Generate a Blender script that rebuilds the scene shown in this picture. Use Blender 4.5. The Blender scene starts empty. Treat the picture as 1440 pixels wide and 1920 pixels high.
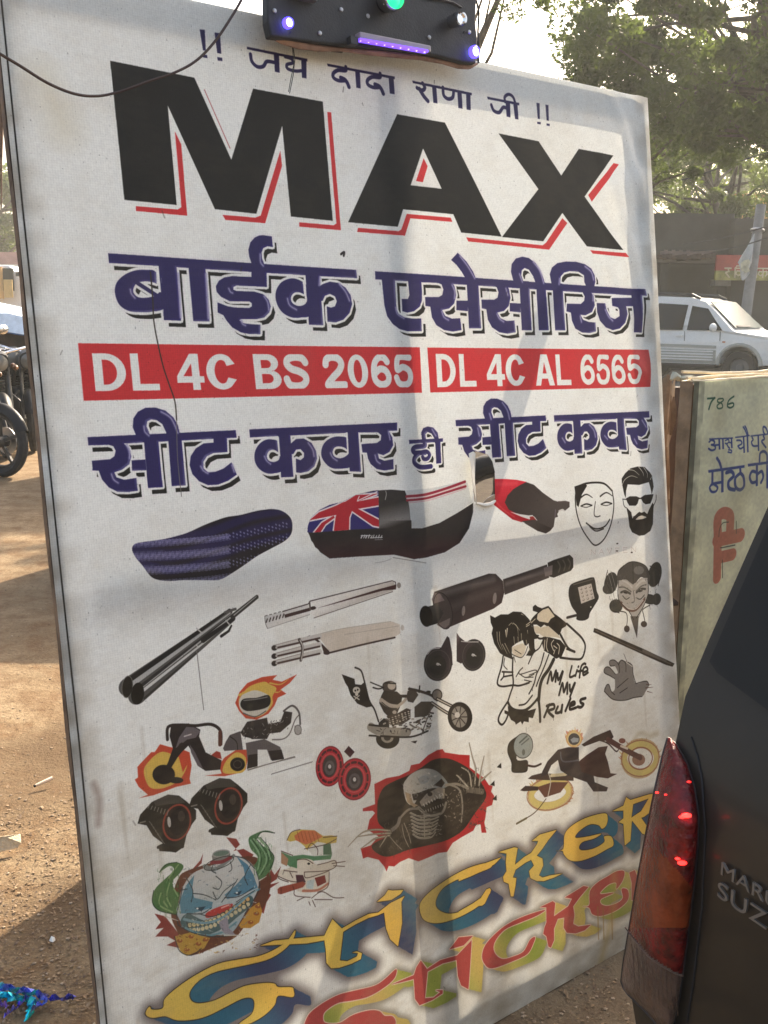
import bpy, bmesh, math, random
import numpy as np
from mathutils import Vector, Matrix
D, R_ = bpy.data, math.radians
scene = bpy.context.scene; col = scene.collection
# ---------------------------------------------------------------- camera, world, sun, exposure
FPX = 1900.0                                     # focal length in photo pixels (1440 x 1920)
BW = 1.40                                        # width of the banner board in metres
CAMH = .977*BW
_g = np.array([-.0068, 1., .1921]); _g /= np.linalg.norm(_g)        # gravity in camera axes (x right, y down, z forward)
_f = np.array([0, 0, 1.])-_g[2]*_g; _f /= np.linalg.norm(_f)
MW = np.array([np.cross(_f, -_g), _f, -_g])                         # camera axes -> world
CAM = np.array([0, 0, CAMH])
cam = D.cameras.new('camera'); co = D.objects.new('camera', cam); col.objects.link(co); scene.camera = co
cam.sensor_fit = 'VERTICAL'; cam.sensor_height = 24; cam.lens = 24*FPX/1920; cam.clip_start = .02; cam.clip_end = 900
_m = MW @ np.array([[1, 0, 0], [0, -1, 0], [0, 0, -1]])             # blender camera axes (x right, y up, -z forward)
co.matrix_world = Matrix([[*_m[0], CAM[0]], [*_m[1], CAM[1]], [*_m[2], CAM[2]], [0, 0, 0, 1]])
def ray(px, py): return MW @ np.array([(px-720)/FPX, (py-960)/FPX, 1.])
def at(px, py, z): return Vector(CAM+ray(px, py)*z)                 # a point z metres down the lens axis
def gnd(px, py, h=0.):
    r = ray(px, py); return Vector(CAM+r*((h-CAMH)/r[2]))
SUN_AZ, SUN_EL = R_(26), R_(37)                  # azimuth right of straight ahead, elevation
w = D.worlds.new('World'); scene.world = w; w.use_nodes = True; nt = w.node_tree
sky = nt.nodes.new('ShaderNodeTexSky'); sky.sky_type = 'NISHITA'; sky.sun_disc = False
sky.sun_elevation = SUN_EL; sky.sun_rotation = SUN_AZ; sky.air_density = 1.2; sky.dust_density = 7.; sky.ozone_density = 1.
bg = nt.nodes['Background']; nt.links.new(sky.outputs[0], bg.inputs[0]); bg.inputs[1].default_value = .125
sd = D.lights.new('sun', 'SUN'); sd.energy = 4.5; sd.angle = R_(.5); sd.color = (1, .86, .68)
so = D.objects.new('sun', sd); col.objects.link(so)
SUNV = Vector((math.sin(SUN_AZ)*math.cos(SUN_EL), math.cos(SUN_AZ)*math.cos(SUN_EL), math.sin(SUN_EL)))
so.rotation_euler = SUNV.to_track_quat('Z', 'Y').to_euler(); so.location = (3, 8, 9)
scene.view_settings.view_transform = 'Standard'; scene.view_settings.look = 'None'
scene.view_settings.exposure = 1.56; scene.view_settings.gamma = 1
scene.render.engine = 'CYCLES'; scene.cycles.max_bounces = 8; scene.cycles.transparent_max_bounces = 16
# ---------------------------------------------------------------- helpers
def lin(c):
    c = [x/255 for x in c]; return tuple(x/12.92 if x <= .04045 else ((x+.055)/1.055)**2.4 for x in c)
def mat(name, c, rough=.6, metal=0., var=.0, scale=12., bump=0., bscale=40., c2=None, spec=.5, trans=0., emit=0., coat=0., alpha=1., detail=6., ecol=None):
    m = D.materials.new(name); m.use_nodes = True; n = m.node_tree; b = n.nodes['Principled BSDF']; L = n.links
    b.inputs['Roughness'].default_value = rough; b.inputs['Metallic'].default_value = metal; b.inputs['Specular IOR Level'].default_value = spec
    b.inputs['Coat Weight'].default_value = coat; b.inputs['Transmission Weight'].default_value = trans; b.inputs['Alpha'].default_value = alpha
    b.inputs['Base Color'].default_value = (*c, 1)
    if emit: b.inputs['Emission Color'].default_value = (*(ecol or c), 1); b.inputs['Emission Strength'].default_value = emit
    if var or c2 or bump:
        tc = n.nodes.new('ShaderNodeTexCoord')
        if var or c2:
            no = n.nodes.new('ShaderNodeTexNoise'); no.inputs['Scale'].default_value = scale; no.inputs['Detail'].default_value = detail; no.inputs['Roughness'].default_value = .62
            L.new(tc.outputs['Object'], no.inputs['Vector']); cr = n.nodes.new('ShaderNodeValToRGB')
            a = c2 or tuple(max(0, x*(1-var)) for x in c); bb = c if c2 else tuple(min(1, x*(1+var)) for x in c)
            cr.color_ramp.elements[0].color = (*a, 1); cr.color_ramp.elements[0].position = .36; cr.color_ramp.elements[1].color = (*bb, 1); cr.color_ramp.elements[1].position = .64
            L.new(no.outputs['Fac'], cr.inputs[0]); L.new(cr.outputs[0], b.inputs['Base Color'])
        if bump:
            n2 = n.nodes.new('ShaderNodeTexNoise'); n2.inputs['Scale'].default_value = bscale; n2.inputs['Detail'].default_value = 8
            L.new(tc.outputs['Object'], n2.inputs['Vector']); bp = n.nodes.new('ShaderNodeBump'); bp.inputs['Strength'].default_value = bump; bp.inputs['Distance'].default_value = .01
            L.new(n2.outputs['Fac'], bp.inputs['Height']); L.new(bp.outputs[0], b.inputs['Normal'])
    return m
def rot_to(d, up=Vector((0, 0, 1))):
    d = Vector(d).normalized()
    if abs(d.dot(up)) > .98: up = Vector((1, 0, 0))
    x = d.cross(up).normalized(); y = x.cross(d)
    return x, y, d
class MB:
    """collects simple solids into one mesh"""
    def __init__(s): s.v, s.f = [], []
    def add(s, v, f):
        o = len(s.v); s.v += [tuple(p) for p in v]; s.f += [tuple(i+o for i in q) for q in f]; return s
    def boxm(s, c, X, Y, Z, taper=1.):
        c, X, Y, Z = Vector(c), Vector(X), Vector(Y), Vector(Z)
        v = [c+X*a*(taper if k > 0 else 1)+Y*b*(taper if k > 0 else 1)+Z*k for k in (-1, 1) for a, b in ((-1, -1), (1, -1), (1, 1), (-1, 1))]
        return s.add(v, [(3, 2, 1, 0), (4, 5, 6, 7), (0, 1, 5, 4), (1, 2, 6, 5), (2, 3, 7, 6), (3, 0, 4, 7)])
    def box(s, c, h): return s.boxm(c, (h[0], 0, 0), (0, h[1], 0), (0, 0, h[2]))
    def beam(s, a, b, w, h, up=Vector((0, 0, 1))):
        a, b = Vector(a), Vector(b); x, y, d = rot_to(b-a, up); return s.boxm((a+b)/2, x*w/2, y*h/2, (b-a)/2)
    def tube(s, pts, r, n=8, cap=True):
        pts = [Vector(p) for p in pts]; N = len(pts); rs = r if hasattr(r, '__len__') else [r]*N; v, f = [], []; px = None
        for i, p in enumerate(pts):
            d = (pts[min(i+1, N-1)]-pts[max(i-1, 0)])
            if d.length < 1e-9: d = Vector((0, 0, 1))
            d.normalize()
            x = px-d*px.dot(d) if px is not None else rot_to(d)[0]
            if x.length < 1e-6: x = rot_to(d)[0]
            x.normalize(); y = d.cross(x); px = x
            for k in range(n): a = 2*math.pi*k/n; v.append(p+(x*math.cos(a)+y*math.sin(a))*rs[i])
        for i in range(N-1):
            for k in range(n): k2 = (k+1) % n; f.append((i*n+k, i*n+k2, (i+1)*n+k2, (i+1)*n+k))
        if cap: f += [tuple(range(n-1, -1, -1)), tuple((N-1)*n+k for k in range(n))]
        return s.add(v, f)
    def lathe(s, c, ax, prof, n=20, close=False):
        """prof: (radius, offset along the axis)"""
        c = Vector(c); x, y, d = rot_to(ax); v, f = [], []; N = len(prof)
        for r, h in prof:
            for k in range(n): a = 2*math.pi*k/n; v.append(c+d*h+(x*math.cos(a)+y*math.sin(a))*r)
        for i in range(N if close else N-1):
            j = (i+1) % N
            for k in range(n): k2 = (k+1) % n; f.append((i*n+k, j*n+k, j*n+k2, i*n+k2))
        return s.add(v, f)
    def torus(s, c, ax, R, r, n=28, m=8): return s.lathe(c, ax, [(R+r*math.cos(2*math.pi*k/m), r*math.sin(2*math.pi*k/m)) for k in range(m)], n, True)
    def prism(s, poly, off):
        """closed polygon (3-D points) thickened by the vector off"""
        n = len(poly); v = [Vector(p) for p in poly]+[Vector(p)+Vector(off) for p in poly]
        return s.add(v, [tuple(range(n-1, -1, -1)), tuple(range(n, 2*n))]+[(i, (i+1) % n, (i+1) % n+n, i+n) for i in range(n)])
    def sphere(s, c, r, n=10, m=6, sc=(1, 1, 1)):
        v, f = [], []
        for i in range(m+1):
            t = math.pi*i/m
            for k in range(n): a = 2*math.pi*k/n; v.append((c[0]+r*sc[0]*math.sin(t)*math.cos(a), c[1]+r*sc[1]*math.sin(t)*math.sin(a), c[2]+r*sc[2]*math.cos(t)))
        for i in range(m):
            for k in range(n): k2 = (k+1) % n; f.append((i*n+k, (i+1)*n+k, (i+1)*n+k2, i*n+k2))
        return s.add(v, f)
    def grid(s, fn, nu, nv):
        v = [fn(i/nu, j/nv) for j in range(nv+1) for i in range(nu+1)]
        return s.add(v, [(j*(nu+1)+i, j*(nu+1)+i+1, (j+1)*(nu+1)+i+1, (j+1)*(nu+1)+i) for j in range(nv) for i in range(nu)])
    def build(s, name, m, parent=None, smooth_=False, bevel=0., ang=40):
        me = D.meshes.new(name); me.from_pydata([tuple(p) for p in s.v], [], s.f)
        bm = bmesh.new(); bm.from_mesh(me); bmesh.ops.recalc_face_normals(bm, faces=bm.faces)
        bm.to_mesh(me); bm.free()
        for q in (m if isinstance(m, (list, tuple)) else [m]): me.materials.append(q)
        if smooth_:
            me.polygons.foreach_set('use_smooth', [True]*len(me.polygons))
            me.set_sharp_from_angle(angle=R_(ang))
        o = D.objects.new(name, me); col.objects.link(o)
        if parent is not None:
            o.parent = parent; pw = WORLD(parent).inverted(); me.transform(pw)
        if bevel:
            b = o.modifiers.new('bevel', 'BEVEL'); b.width = bevel; b.segments = 2; b.limit_method = 'ANGLE'; b.angle_limit = R_(35)
        return o
def WORLD(o):
    M = Matrix.Translation(o.location) @ o.rotation_euler.to_matrix().to_4x4() if o.type == 'EMPTY' else Matrix.Identity(4)
    if o.type == 'EMPTY': return M
    return WORLD(o.parent) @ M if o.parent is not None else M
def tag(o, label=None, cat=None, group=None, kind=None):
    for k, v in (('label', label), ('category', cat), ('group', group), ('kind', kind)):
        if v: o[k] = v
    return o
def thing(name, label, cat, loc, group=None, rz=0.):
    """an Empty at the base of the thing; meshes built with it as parent are given in world space"""
    o = D.objects.new(name, None); col.objects.link(o); o.location = loc; o.rotation_euler = (0, 0, rz); o.empty_display_size = .1
    return tag(o, label, cat, group)
def copy_tree(o, parent=None):
    c = o.copy(); col.objects.link(c); c.parent = parent
    for ch in [q for q in D.objects if q.parent == o]: copy_tree(ch, c)
    return c
# ---------------------------------------------------------------- printed artwork (numpy raster painted onto the flex)
AW, AH = 1712, 2262                       # canvas pixels of the banner print
HB = None                                 # photo trace -> banner homography
def solve_h(src, dst):
    A = []
    for (x, y), (u, v) in zip(src, dst):
        A.append([x, y, 1, 0, 0, 0, -u*x, -u*y, -u]); A.append([0, 0, 0, x, y, 1, -v*x, -v*y, -v])
    return np.linalg.svd(np.array(A, float))[2][-1].reshape(3, 3)
HB = solve_h([(-5, -78), (1214, 183), (1292, 1710), (239, 2312)], [(12, 0), (AW, 0), (AW, AH), (12, AH)])
def hmap(pts, H=None):
    H = HB if H is None else H
    p = np.asarray(pts, float).reshape(-1, 2)
    q = np.c_[p, np.ones(len(p))] @ H.T
    return q[:, :2]/q[:, 2:]
def lscale(p, H=None):
    a = hmap([p, (p[0]+1, p[1]), (p[0], p[1]+1)], H)
    d1, d2 = a[1]-a[0], a[2]-a[0]
    return math.sqrt(abs(d1[0]*d2[1]-d1[1]*d2[0]))
def smooth(pts, closed=True, n=5):
    P = np.asarray(pts, float); N = len(P); out = []
    if N < 3: return P
    rng = range(N) if closed else range(N-1)
    for i in rng:
        p0, p1, p2, p3 = (P[(i-1) % N], P[i], P[(i+1) % N], P[(i+2) % N]) if closed else \
            (P[max(i-1, 0)], P[i], P[i+1], P[min(i+2, N-1)])
        for k in range(n):
            t = k/n
            out.append(.5*((2*p1)+(p2-p0)*t+(2*p0-5*p1+4*p2-p3)*t*t+(3*p1-p0-3*p2+p3)*t**3))
    if not closed: out.append(P[-1])
    return np.array(out)
class Canvas:
    def __init__(s, w, h, bg, H):
        s.w, s.h, s.H = w, h, H
        s.im = np.empty((h, w, 3), np.float32); s.im[:] = np.array(bg, np.float32)/255.
        s.o = (0., 0.); s.k = 1.; s.M = None
    def at(s, ox, oy, k, f=None): s.o = (ox, oy); s.k = float(k); s.f = f
    f = None
    def P(s, pts):
        p = np.asarray(pts, float).reshape(-1, 2)
        if s.f is not None: p = s.f(p)
        return p/s.k+np.array(s.o)
    def fill(s, pts, col=None, sm=False, a=1., op=1):
        p = hmap(s.P(smooth(pts) if sm else pts), s.H)
        x0, y0 = np.floor(p.min(0)).astype(int)-1; x1, y1 = np.ceil(p.max(0)).astype(int)+2
        x0, y0 = max(x0, 0), max(y0, 0); x1, y1 = min(x1, s.w), min(y1, s.h)
        if x1 <= x0 or y1 <= y0: return
        SS = 3; W, Hh = (x1-x0)*SS, (y1-y0)*SS
        t = np.zeros((Hh, W+1), np.int32)
        q = (p-np.array([x0, y0]))*SS; n = len(q)
        for i in range(n):
            (ax, ay), (bx, by) = q[i], q[(i+1) % n]
            if ay > by: ax, ay, bx, by = bx, by, ax, ay
            r0, r1 = max(0, int(math.ceil(ay-.5))), min(Hh, int(math.ceil(by-.5)))
            if r1 <= r0: continue
            r = np.arange(r0, r1); xs = ax+(r+.5-ay)*(bx-ax)/(by-ay)
            np.add.at(t, (r, np.clip(np.ceil(xs-.5).astype(int), 0, W)), 1)
        m = (np.cumsum(t, 1)[:, :W] % 2).astype(np.float32).reshape(y1-y0, SS, x1-x0, SS).mean((1, 3))
        s._put(x0, y0, m, col, a, op)
    def line(s, pts, w, col=None, sm=True, a=1., w2=None, op=1, soft=0.):
        """round-capped stroke, width in trace units, tapering to w2"""
        P = smooth(pts, False) if sm and len(pts) > 2 else np.asarray(pts, float)
        pp = s.P(P); q = hmap(pp, s.H); sc = lscale(pp[len(pp)//2], s.H)/s.k
        r0, r1 = w*.5*sc, (w if w2 is None else w2)*.5*sc
        R = max(r0, r1)+2+soft*sc
        x0, y0 = np.floor(q.min(0)-R).astype(int); x1, y1 = np.ceil(q.max(0)+R).astype(int)
        x0, y0 = max(x0, 0), max(y0, 0); x1, y1 = min(x1, s.w), min(y1, s.h)
        if x1 <= x0 or y1 <= y0: return
        m = np.zeros((y1-y0, x1-x0), np.float32); n = len(q)-1
        for i in range(n):
            a_, b_ = q[i], q[i+1]
            X0, Y0 = np.floor(np.minimum(a_, b_)-R).astype(int); X1, Y1 = np.ceil(np.maximum(a_, b_)+R).astype(int)
            X0, Y0, X1, Y1 = max(X0, x0), max(Y0, y0), min(X1, x1), min(Y1, y1)
            if X1 <= X0 or Y1 <= Y0: continue
            yy, xx = np.mgrid[Y0:Y1, X0:X1].astype(np.float32)+.5
            d = b_-a_; L2 = max(d@d, 1e-9)
            t = np.clip(((xx-a_[0])*d[0]+(yy-a_[1])*d[1])/L2, 0, 1)
            dist = np.hypot(xx-a_[0]-t*d[0], yy-a_[1]-t*d[1])
            r = r0+(r1-r0)*(i+t)/n
            al = np.clip((r-dist+soft*sc*.5)/max(soft*sc, 1.)+.5*(soft == 0), 0, 1)
            al = al*np.minimum(1, r*2/1.0+.15)
            v = m[Y0-y0:Y1-y0, X0-x0:X1-x0]; np.maximum(v, al, out=v)
        s._put(x0, y0, m, col, a, op)
    def lines(s, L, w, col, **kw):
        for l in L: s.line(l, w, col, **kw)
    def disc(s, c, rx, ry=None, col=None, ang=0., a=1., n=28, op=1):
        ry = rx if ry is None else ry; t = np.linspace(0, 2*math.pi, n, endpoint=False)
        ca, sa = math.cos(ang), math.sin(ang); X, Y = rx*np.cos(t), ry*np.sin(t)
        s.fill(np.c_[c[0]+X*ca-Y*sa, c[1]+X*sa+Y*ca], col, a=a, op=op)
    def ring(s, c, rx, ry, w, col, ang=0., t0=0., t1=2*math.pi, a=1.):
        t = np.linspace(t0, t1, 30); ca, sa = math.cos(ang), math.sin(ang); X, Y = rx*np.cos(t), ry*np.sin(t)
        s.line(np.c_[c[0]+X*ca-Y*sa, c[1]+X*sa+Y*ca], w, col, sm=False, a=a)
    def shade(s, pts, c0, c1, p0, p1, sm=False):
        """polygon filled with a two-colour gradient of the print from p0 to p1"""
        s.begin(); s.fill(pts, sm=sm); m = s.end()
        a_, b_ = hmap(s.P([p0, p1]), s.H); d = b_-a_; ys, xs = np.nonzero(m > 0)
        t = np.clip(((xs-a_[0])*d[0]+(ys-a_[1])*d[1])/(d@d), 0, 1)[:, None]
        c = (np.array(c0)*(1-t)+np.array(c1)*t)/255.; al = m[ys, xs][:, None]
        s.im[ys, xs] = s.im[ys, xs]*(1-al)+c*al
    def _put(s, x0, y0, m, col, a, op):
        h, w = m.shape
        if s.M is not None:
            v = s.M[y0:y0+h, x0:x0+w]
            if op > 0: np.maximum(v, m, out=v)
            else: v *= 1-m
            return
        v = s.im[y0:y0+h, x0:x0+w]; al = (m*a)[..., None]
        v *= 1-al; v += al*np.array(col, np.float32)/255.
    def begin(s): s.M = np.zeros((s.h, s.w), np.float32)
    def end(s): m = s.M; s.M = None; return m
    def paint(s, m, col, a=1.):
        c = np.array(col, np.float32)/255.
        if c.ndim == 1: c = c[None, None]
        al = (m*a)[..., None]; s.im *= 1-al; s.im += al*c
def box(m):
    r, c = np.nonzero(m.max(1))[0], np.nonzero(m.max(0))[0]
    return (r[0], r[-1]+1, c[0], c[-1]+1) if len(r) else (0, 1, 0, 1)
def dilate(m, r):
    y0, y1, x0, x1 = box(m); R = int(math.ceil(r)); y0, x0 = max(0, y0-R), max(0, x0-R)
    y1, x1 = min(m.shape[0], y1+R), min(m.shape[1], x1+R); v = m[y0:y1, x0:x1]; out = np.zeros_like(m); o = v.copy()
    pv = np.pad(v, R)
    for dy in range(-R, R+1):
        for dx in range(-R, R+1):
            if dy*dy+dx*dx <= r*r: np.maximum(o, pv[R+dy:R+dy+v.shape[0], R+dx:R+dx+v.shape[1]], out=o)
    out[y0:y1, x0:x1] = o; return out
def shift(m, dx, dy): return np.roll(np.roll(m, int(round(dy)), 0), int(round(dx)), 1)
def blur(m, r, n=3):
    y0, y1, x0, x1 = box(m); p = int(r*n)+2; y0, x0 = max(0, y0-p), max(0, x0-p)
    y1, x1 = min(m.shape[0], y1+p), min(m.shape[1], x1+p); v = m[y0:y1, x0:x1].astype(np.float64); k = max(1, int(r))
    for _ in range(n):
        for ax in (0, 1):
            pad = [(0, 0), (0, 0)]; pad[ax] = (k+1, k)
            c = np.cumsum(np.pad(v, pad), ax)
            v = (c[2*k+1:]-c[:-2*k-1])/(2*k+1) if ax == 0 else (c[:, 2*k+1:]-c[:, :-2*k-1])/(2*k+1)
    o = np.zeros_like(m); o[y0:y1, x0:x1] = v; return o
BLK = (44, 43, 39); NAVY = (54, 49, 94); RED = (206, 60, 62); PAPER = (239, 241, 235); DK = (38, 34, 30)
cv = Canvas(AW, AH, PAPER, HB)
def lettered(shapes_fn, e, off, near):
    """navy letters, white rim, black cast shadow: shapes_fn draws them into a mask"""
    cv.begin(); shapes_fn(); m = cv.end()
    sc = lscale(near); a, b = hmap([near, (near[0]+off[0], near[1]+off[1])])
    sh = shift(m, *(b-a)); wh = dilate(m, e*sc)
    cv.paint(dilate(sh, e*sc*.95), (238, 238, 234)); cv.paint(sh, BLK); cv.paint(wh, (236, 236, 232)); cv.paint(m, NAVY)
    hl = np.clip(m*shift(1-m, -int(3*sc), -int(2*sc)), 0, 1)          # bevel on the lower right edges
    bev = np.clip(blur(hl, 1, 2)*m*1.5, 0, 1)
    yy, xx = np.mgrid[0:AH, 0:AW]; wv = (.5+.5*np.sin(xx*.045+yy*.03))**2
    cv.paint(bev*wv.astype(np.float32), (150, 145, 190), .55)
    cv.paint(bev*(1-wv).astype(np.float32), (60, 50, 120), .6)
def S(*polys, sm=False, op=1):
    for p in polys: cv.fill(p, sm=sm, op=op)
Aff = lambda x0, y0, kx, ky, X, Y, sh=0.: (lambda p: np.c_[X+(p[:, 0]-x0)*kx, Y+(p[:, 1]-y0)*ky+sh*(p[:, 0]-x0)*kx])
# --- top line
def topline():
    cv.at(0, 0, 3)
    S([(1123,165),(1152,168),(1158,285),(1142,283)], [(1135,303),(1165,310),(1168,328),(1140,322)],
      [(1207,183),(1238,187),(1245,302),(1222,298)], [(1222,320),(1250,325),(1252,343),(1225,340)])
    cv.at(480, 0, 3)
    S([(-50,262),(290,330),(290,345),(-50,276)], [(100,298),(130,304),(135,408),(108,402)], [(255,330),(285,335),(286,440),(260,435)],
      [(400,356),(780,430),(780,445),(405,371)], [(558,390),(584,394),(590,497),(565,492)], [(745,426),(773,430),(780,530),(752,525)],
      [(878,453),(1212,522),(1212,537),(882,467)], [(988,477),(1012,481),(1019,582),(996,578)],
      [(1130,505),(1154,510),(1160,612),(1136,607)], [(1180,516),(1204,521),(1206,620),(1182,616)],
      [(1298,543),(1480,578),(1480,592),(1302,557)], [(1403,566),(1428,571),(1430,660),(1408,655)])
    for l, w in (([(-30,304),(-22,345),(8,374),(42,372),(62,345),(104,350)], 19), ([(165,318),(200,330),(208,352),(176,362),(180,385),(222,398),(262,396)], 17),
                 ([(506,375),(504,396),(462,394),(436,412),(438,436),(466,452),(500,452)], 19), ([(478,436),(500,446),(514,464),(524,488)], 21),
                 ([(698,413),(696,434),(654,432),(628,450),(630,474),(658,490),(692,490)], 19), ([(670,474),(692,484),(706,502),(716,526)], 21),
                 ([(936,468),(948,492),(934,508),(905,494)], 19), ([(918,500),(942,540),(965,568)], 21),
                 ([(1050,492),(1054,535),(1078,556),(1104,548),(1110,512)], 18), ([(1322,590),(1336,622),(1366,632),(1388,604),(1405,606)], 17)):
        cv.line(l, w)
    cv.at(960, 0, 3)
    S([(6,583),(30,588),(36,672),(16,668)], [(137,577),(155,580),(157,668),(145,667)], [(142,683),(162,686),(162,698),(142,695)],
      [(188,587),(205,590),(208,678),(195,676)], [(195,692),(213,695),(213,708),(195,705)])
    cv.line([(-40,572),(-42,545),(-20,530),(5,545),(20,588)], 15)
cv.begin(); topline(); cv.paint(cv.end(), (46, 42, 84))
# --- MAX
cv.at(0, 0, 1)
S_ = lambda p, c, **k: cv.fill(p, c, **k)
S_([(206,114.3),(364.3,145.7),(434.3,299),(475,165.7),(606,190),(625,413.3),(546.7,405),(530,235),(481.7,400),(403.3,391.7),(314,197.7),(331,384.3),(232.3,375)], BLK)
cv.at(0, 0, 3); S_([(983,740),(1018,812),(1053,1213),(762,1187),(762,1160),(1000,1178),(1020,1165)], RED)
cv.line([(1150,505),(1295,832)], 6, (190,120,120), sm=False)
cv.at(480, 0, 3)
for p in ([(-187,1207),(-170,1235),(55,1253),(150,930),(140,845),(30,1210),(0,1222)], [(403,628),(425,630),(480,1293),(247,1272),(247,1248),(440,1265),(455,1255)],
          [(575,1280),(800,1300),(815,1290),(845,1203),(1090,1225),(1100,1248),(865,1228),(835,1325),(570,1303)]): S_(p, RED)
S_([(793,642),(1060,690),(1380,1330),(1150,1308),(1105,1205),(825,1177),(795,1275),(520,1248)], BLK)
S_([(937,835),(1040,1062),(867,1042)], (232,232,226)); S_([(940,890),(962,935),(935,1025),(897,1018)], RED)
cv.at(960, 0, 3)
S_([(-78,750),(150,793),(280,985),(378,835),(573,872),(412,1103),(625,1405),(425,1383),(287,1195),(178,1355),(-58,1332),(150,1062)], BLK)
for p in ([(-262,1335),(175,1378),(195,1362),(287,1225),(315,1252),(212,1402),(-250,1358)], [(575,915),(605,922),(452,1132),(432,1095)],
          [(443,1405),(637,1422),(653,1446),(458,1424)]): S_(p, RED)
# --- second line
def line2a():
    cv.at(0, 0, 1); S([(201.5,474.8),(668,505.4),(669.8,521),(203.5,493)])
    cv.at(190, 430, 4.8)
    cv.fill([(490,385),(400,365),(300,370),(205,410),(140,470),(118,540),(130,620),(170,690),(250,735),(360,745),(450,740),(570,705),(570,560)], sm=True)
    cv.fill([(285,535),(310,490),(360,470),(430,470),(500,492),(525,548),(510,575),(470,600),(400,615),(330,610),(290,575)], sm=True, op=-1)
    cv.fill([(488,330),(520,330),(538,565),(500,565)], op=-1)
    cv.line([(325,485),(505,600)], 36, sm=False)
    S([(530,300),(672,305),(718,820),(562,815)], [(512,325),(535,325),(552,705),(560,800)], [(782,310),(935,318),(975,828),(828,824)])
    cv.at(440, 430, 4.8)
    S([(155,390),(155,425),(-20,418),(-90,430),(-140,460),(-168,510),(-160,560),(-120,605),(-40,645),(135,645),(158,662),(158,690),(135,705),(0,700),(-60,690),(-152,655),
       (-152,745),(-100,770),(-70,820),(-20,880),(60,925),(140,940),(235,940),(235,855),(140,850),(80,842),(45,815),(60,805),(200,805),(270,790),(315,745),(330,690),
       (310,630),(260,580),(180,557),(20,552),(-8,540),(-8,515),(20,502),(295,515),(290,310),(155,300)])
    S([(160,315),(135,240),(128,180),(145,115),(185,70),(225,52),(260,48),(340,60),(350,155),(300,148),(262,165),(247,205),(252,260),(275,320)])
    S([(640,380),(765,385),(800,860),(672,855)])
    cv.fill([(630,480),(560,443),(500,440),(430,470),(385,530),(372,600),(390,680),(440,750),(520,790),(600,790),(690,760),(690,560)], sm=True)
    cv.fill([(650,600),(605,570),(560,562),(525,580),(510,620),(525,660),(570,685),(620,680),(652,650)], sm=True, op=-1)
    cv.fill([(612,420),(640,420),(652,610),(630,600)], op=-1)
    S([(765,510),(800,488),(860,468),(930,478),(1000,522),(1045,590),(1058,670),(1035,750),(980,810),(910,835),(838,828),(832,690),(870,702),(905,690),(922,645),(905,600),(860,578),(815,595),(795,640),(770,640)])
SA = [(470,450),(735,455),(772,510),(787,590),(770,665),(725,710),(660,725),(690,778),(750,802),(825,798),(838,905),(760,918),(680,905),(610,860),(570,790),(555,695),(512,688),(508,608),(630,608),(662,590),(672,540),(655,495),(620,480),(480,476)]
def line2b():
    cv.at(0, 0, 1); S([(702.9,508.1),(1207.7,541.9),(1208.8,554.5),(703.5,523.3)])
    cv.at(690, 430, 4.8)
    S([(120,430),(145,680),(170,780),(220,850),(280,895),(350,915),(480,915),(475,800),(400,802),(320,790),(270,760),(253,720),(238,440)],
      [(353,440),(368,590),(355,625),(300,625),(305,735),(350,748),(410,735),(460,695),(480,640),(480,560),(472,440)], SA,
      [(790,640),(895,640),(895,735),(790,725)], [(880,430),(985,440),(1015,890),(905,890)],
      [(800,210),(740,275),(790,320),(835,380),(862,425),(900,470),(975,465),(940,380),(880,290)])
    cv.at(690, 430, 4.8, Aff(480, 476, .95, .985, 990, 501)); S(SA)
    cv.at(940, 430, 4.8)
    S([(75,660),(175,665),(175,745),(75,735)], [(163,460),(252,465),(275,905),(185,905)], [(315,470),(400,475),(430,905),(340,905)],
      [(110,470),(85,380),(92,310),(130,260),(190,243),(250,255),(310,300),(355,370),(385,440),(400,500),(315,490),(290,420),(250,360),(210,345),(185,365),(180,410),(200,470),(195,500),(130,500)],
      [(465,480),(555,485),(580,905),(488,905)],
      [(455,480),(440,400),(460,340),(510,300),(590,285),(680,288),(760,310),(815,350),(845,410),(850,470),(835,540),(760,540),(765,500),(752,470),(750,410),(700,378),(620,372),(570,385),(540,420),(535,470),(545,510),(460,510)],
      [(555,510),(800,540),(835,600),(845,680),(820,740),(760,770),(715,765),(740,810),(790,830),(850,835),(855,915),(800,930),(730,925),(670,890),(640,820),(630,745),(590,735),(595,665),(720,668),(750,640),(755,600),(735,560),(580,550)],
      [(1170,570),(1252,575),(1268,925),(1190,925)],
      [(995,615),(1180,612),(1180,690),(1120,690),(1125,760),(1100,840),(1060,890),(1000,905),(940,880),(890,820),(865,740),(862,660),(940,662),(950,720),(980,790),(1020,805),(1055,780),(1055,720),(1045,700),(1000,685)])
lettered(line2a, 4.6, (9, 12), (430, 540)); lettered(line2b, 3.6, (7, 10), (950, 580))
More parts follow.
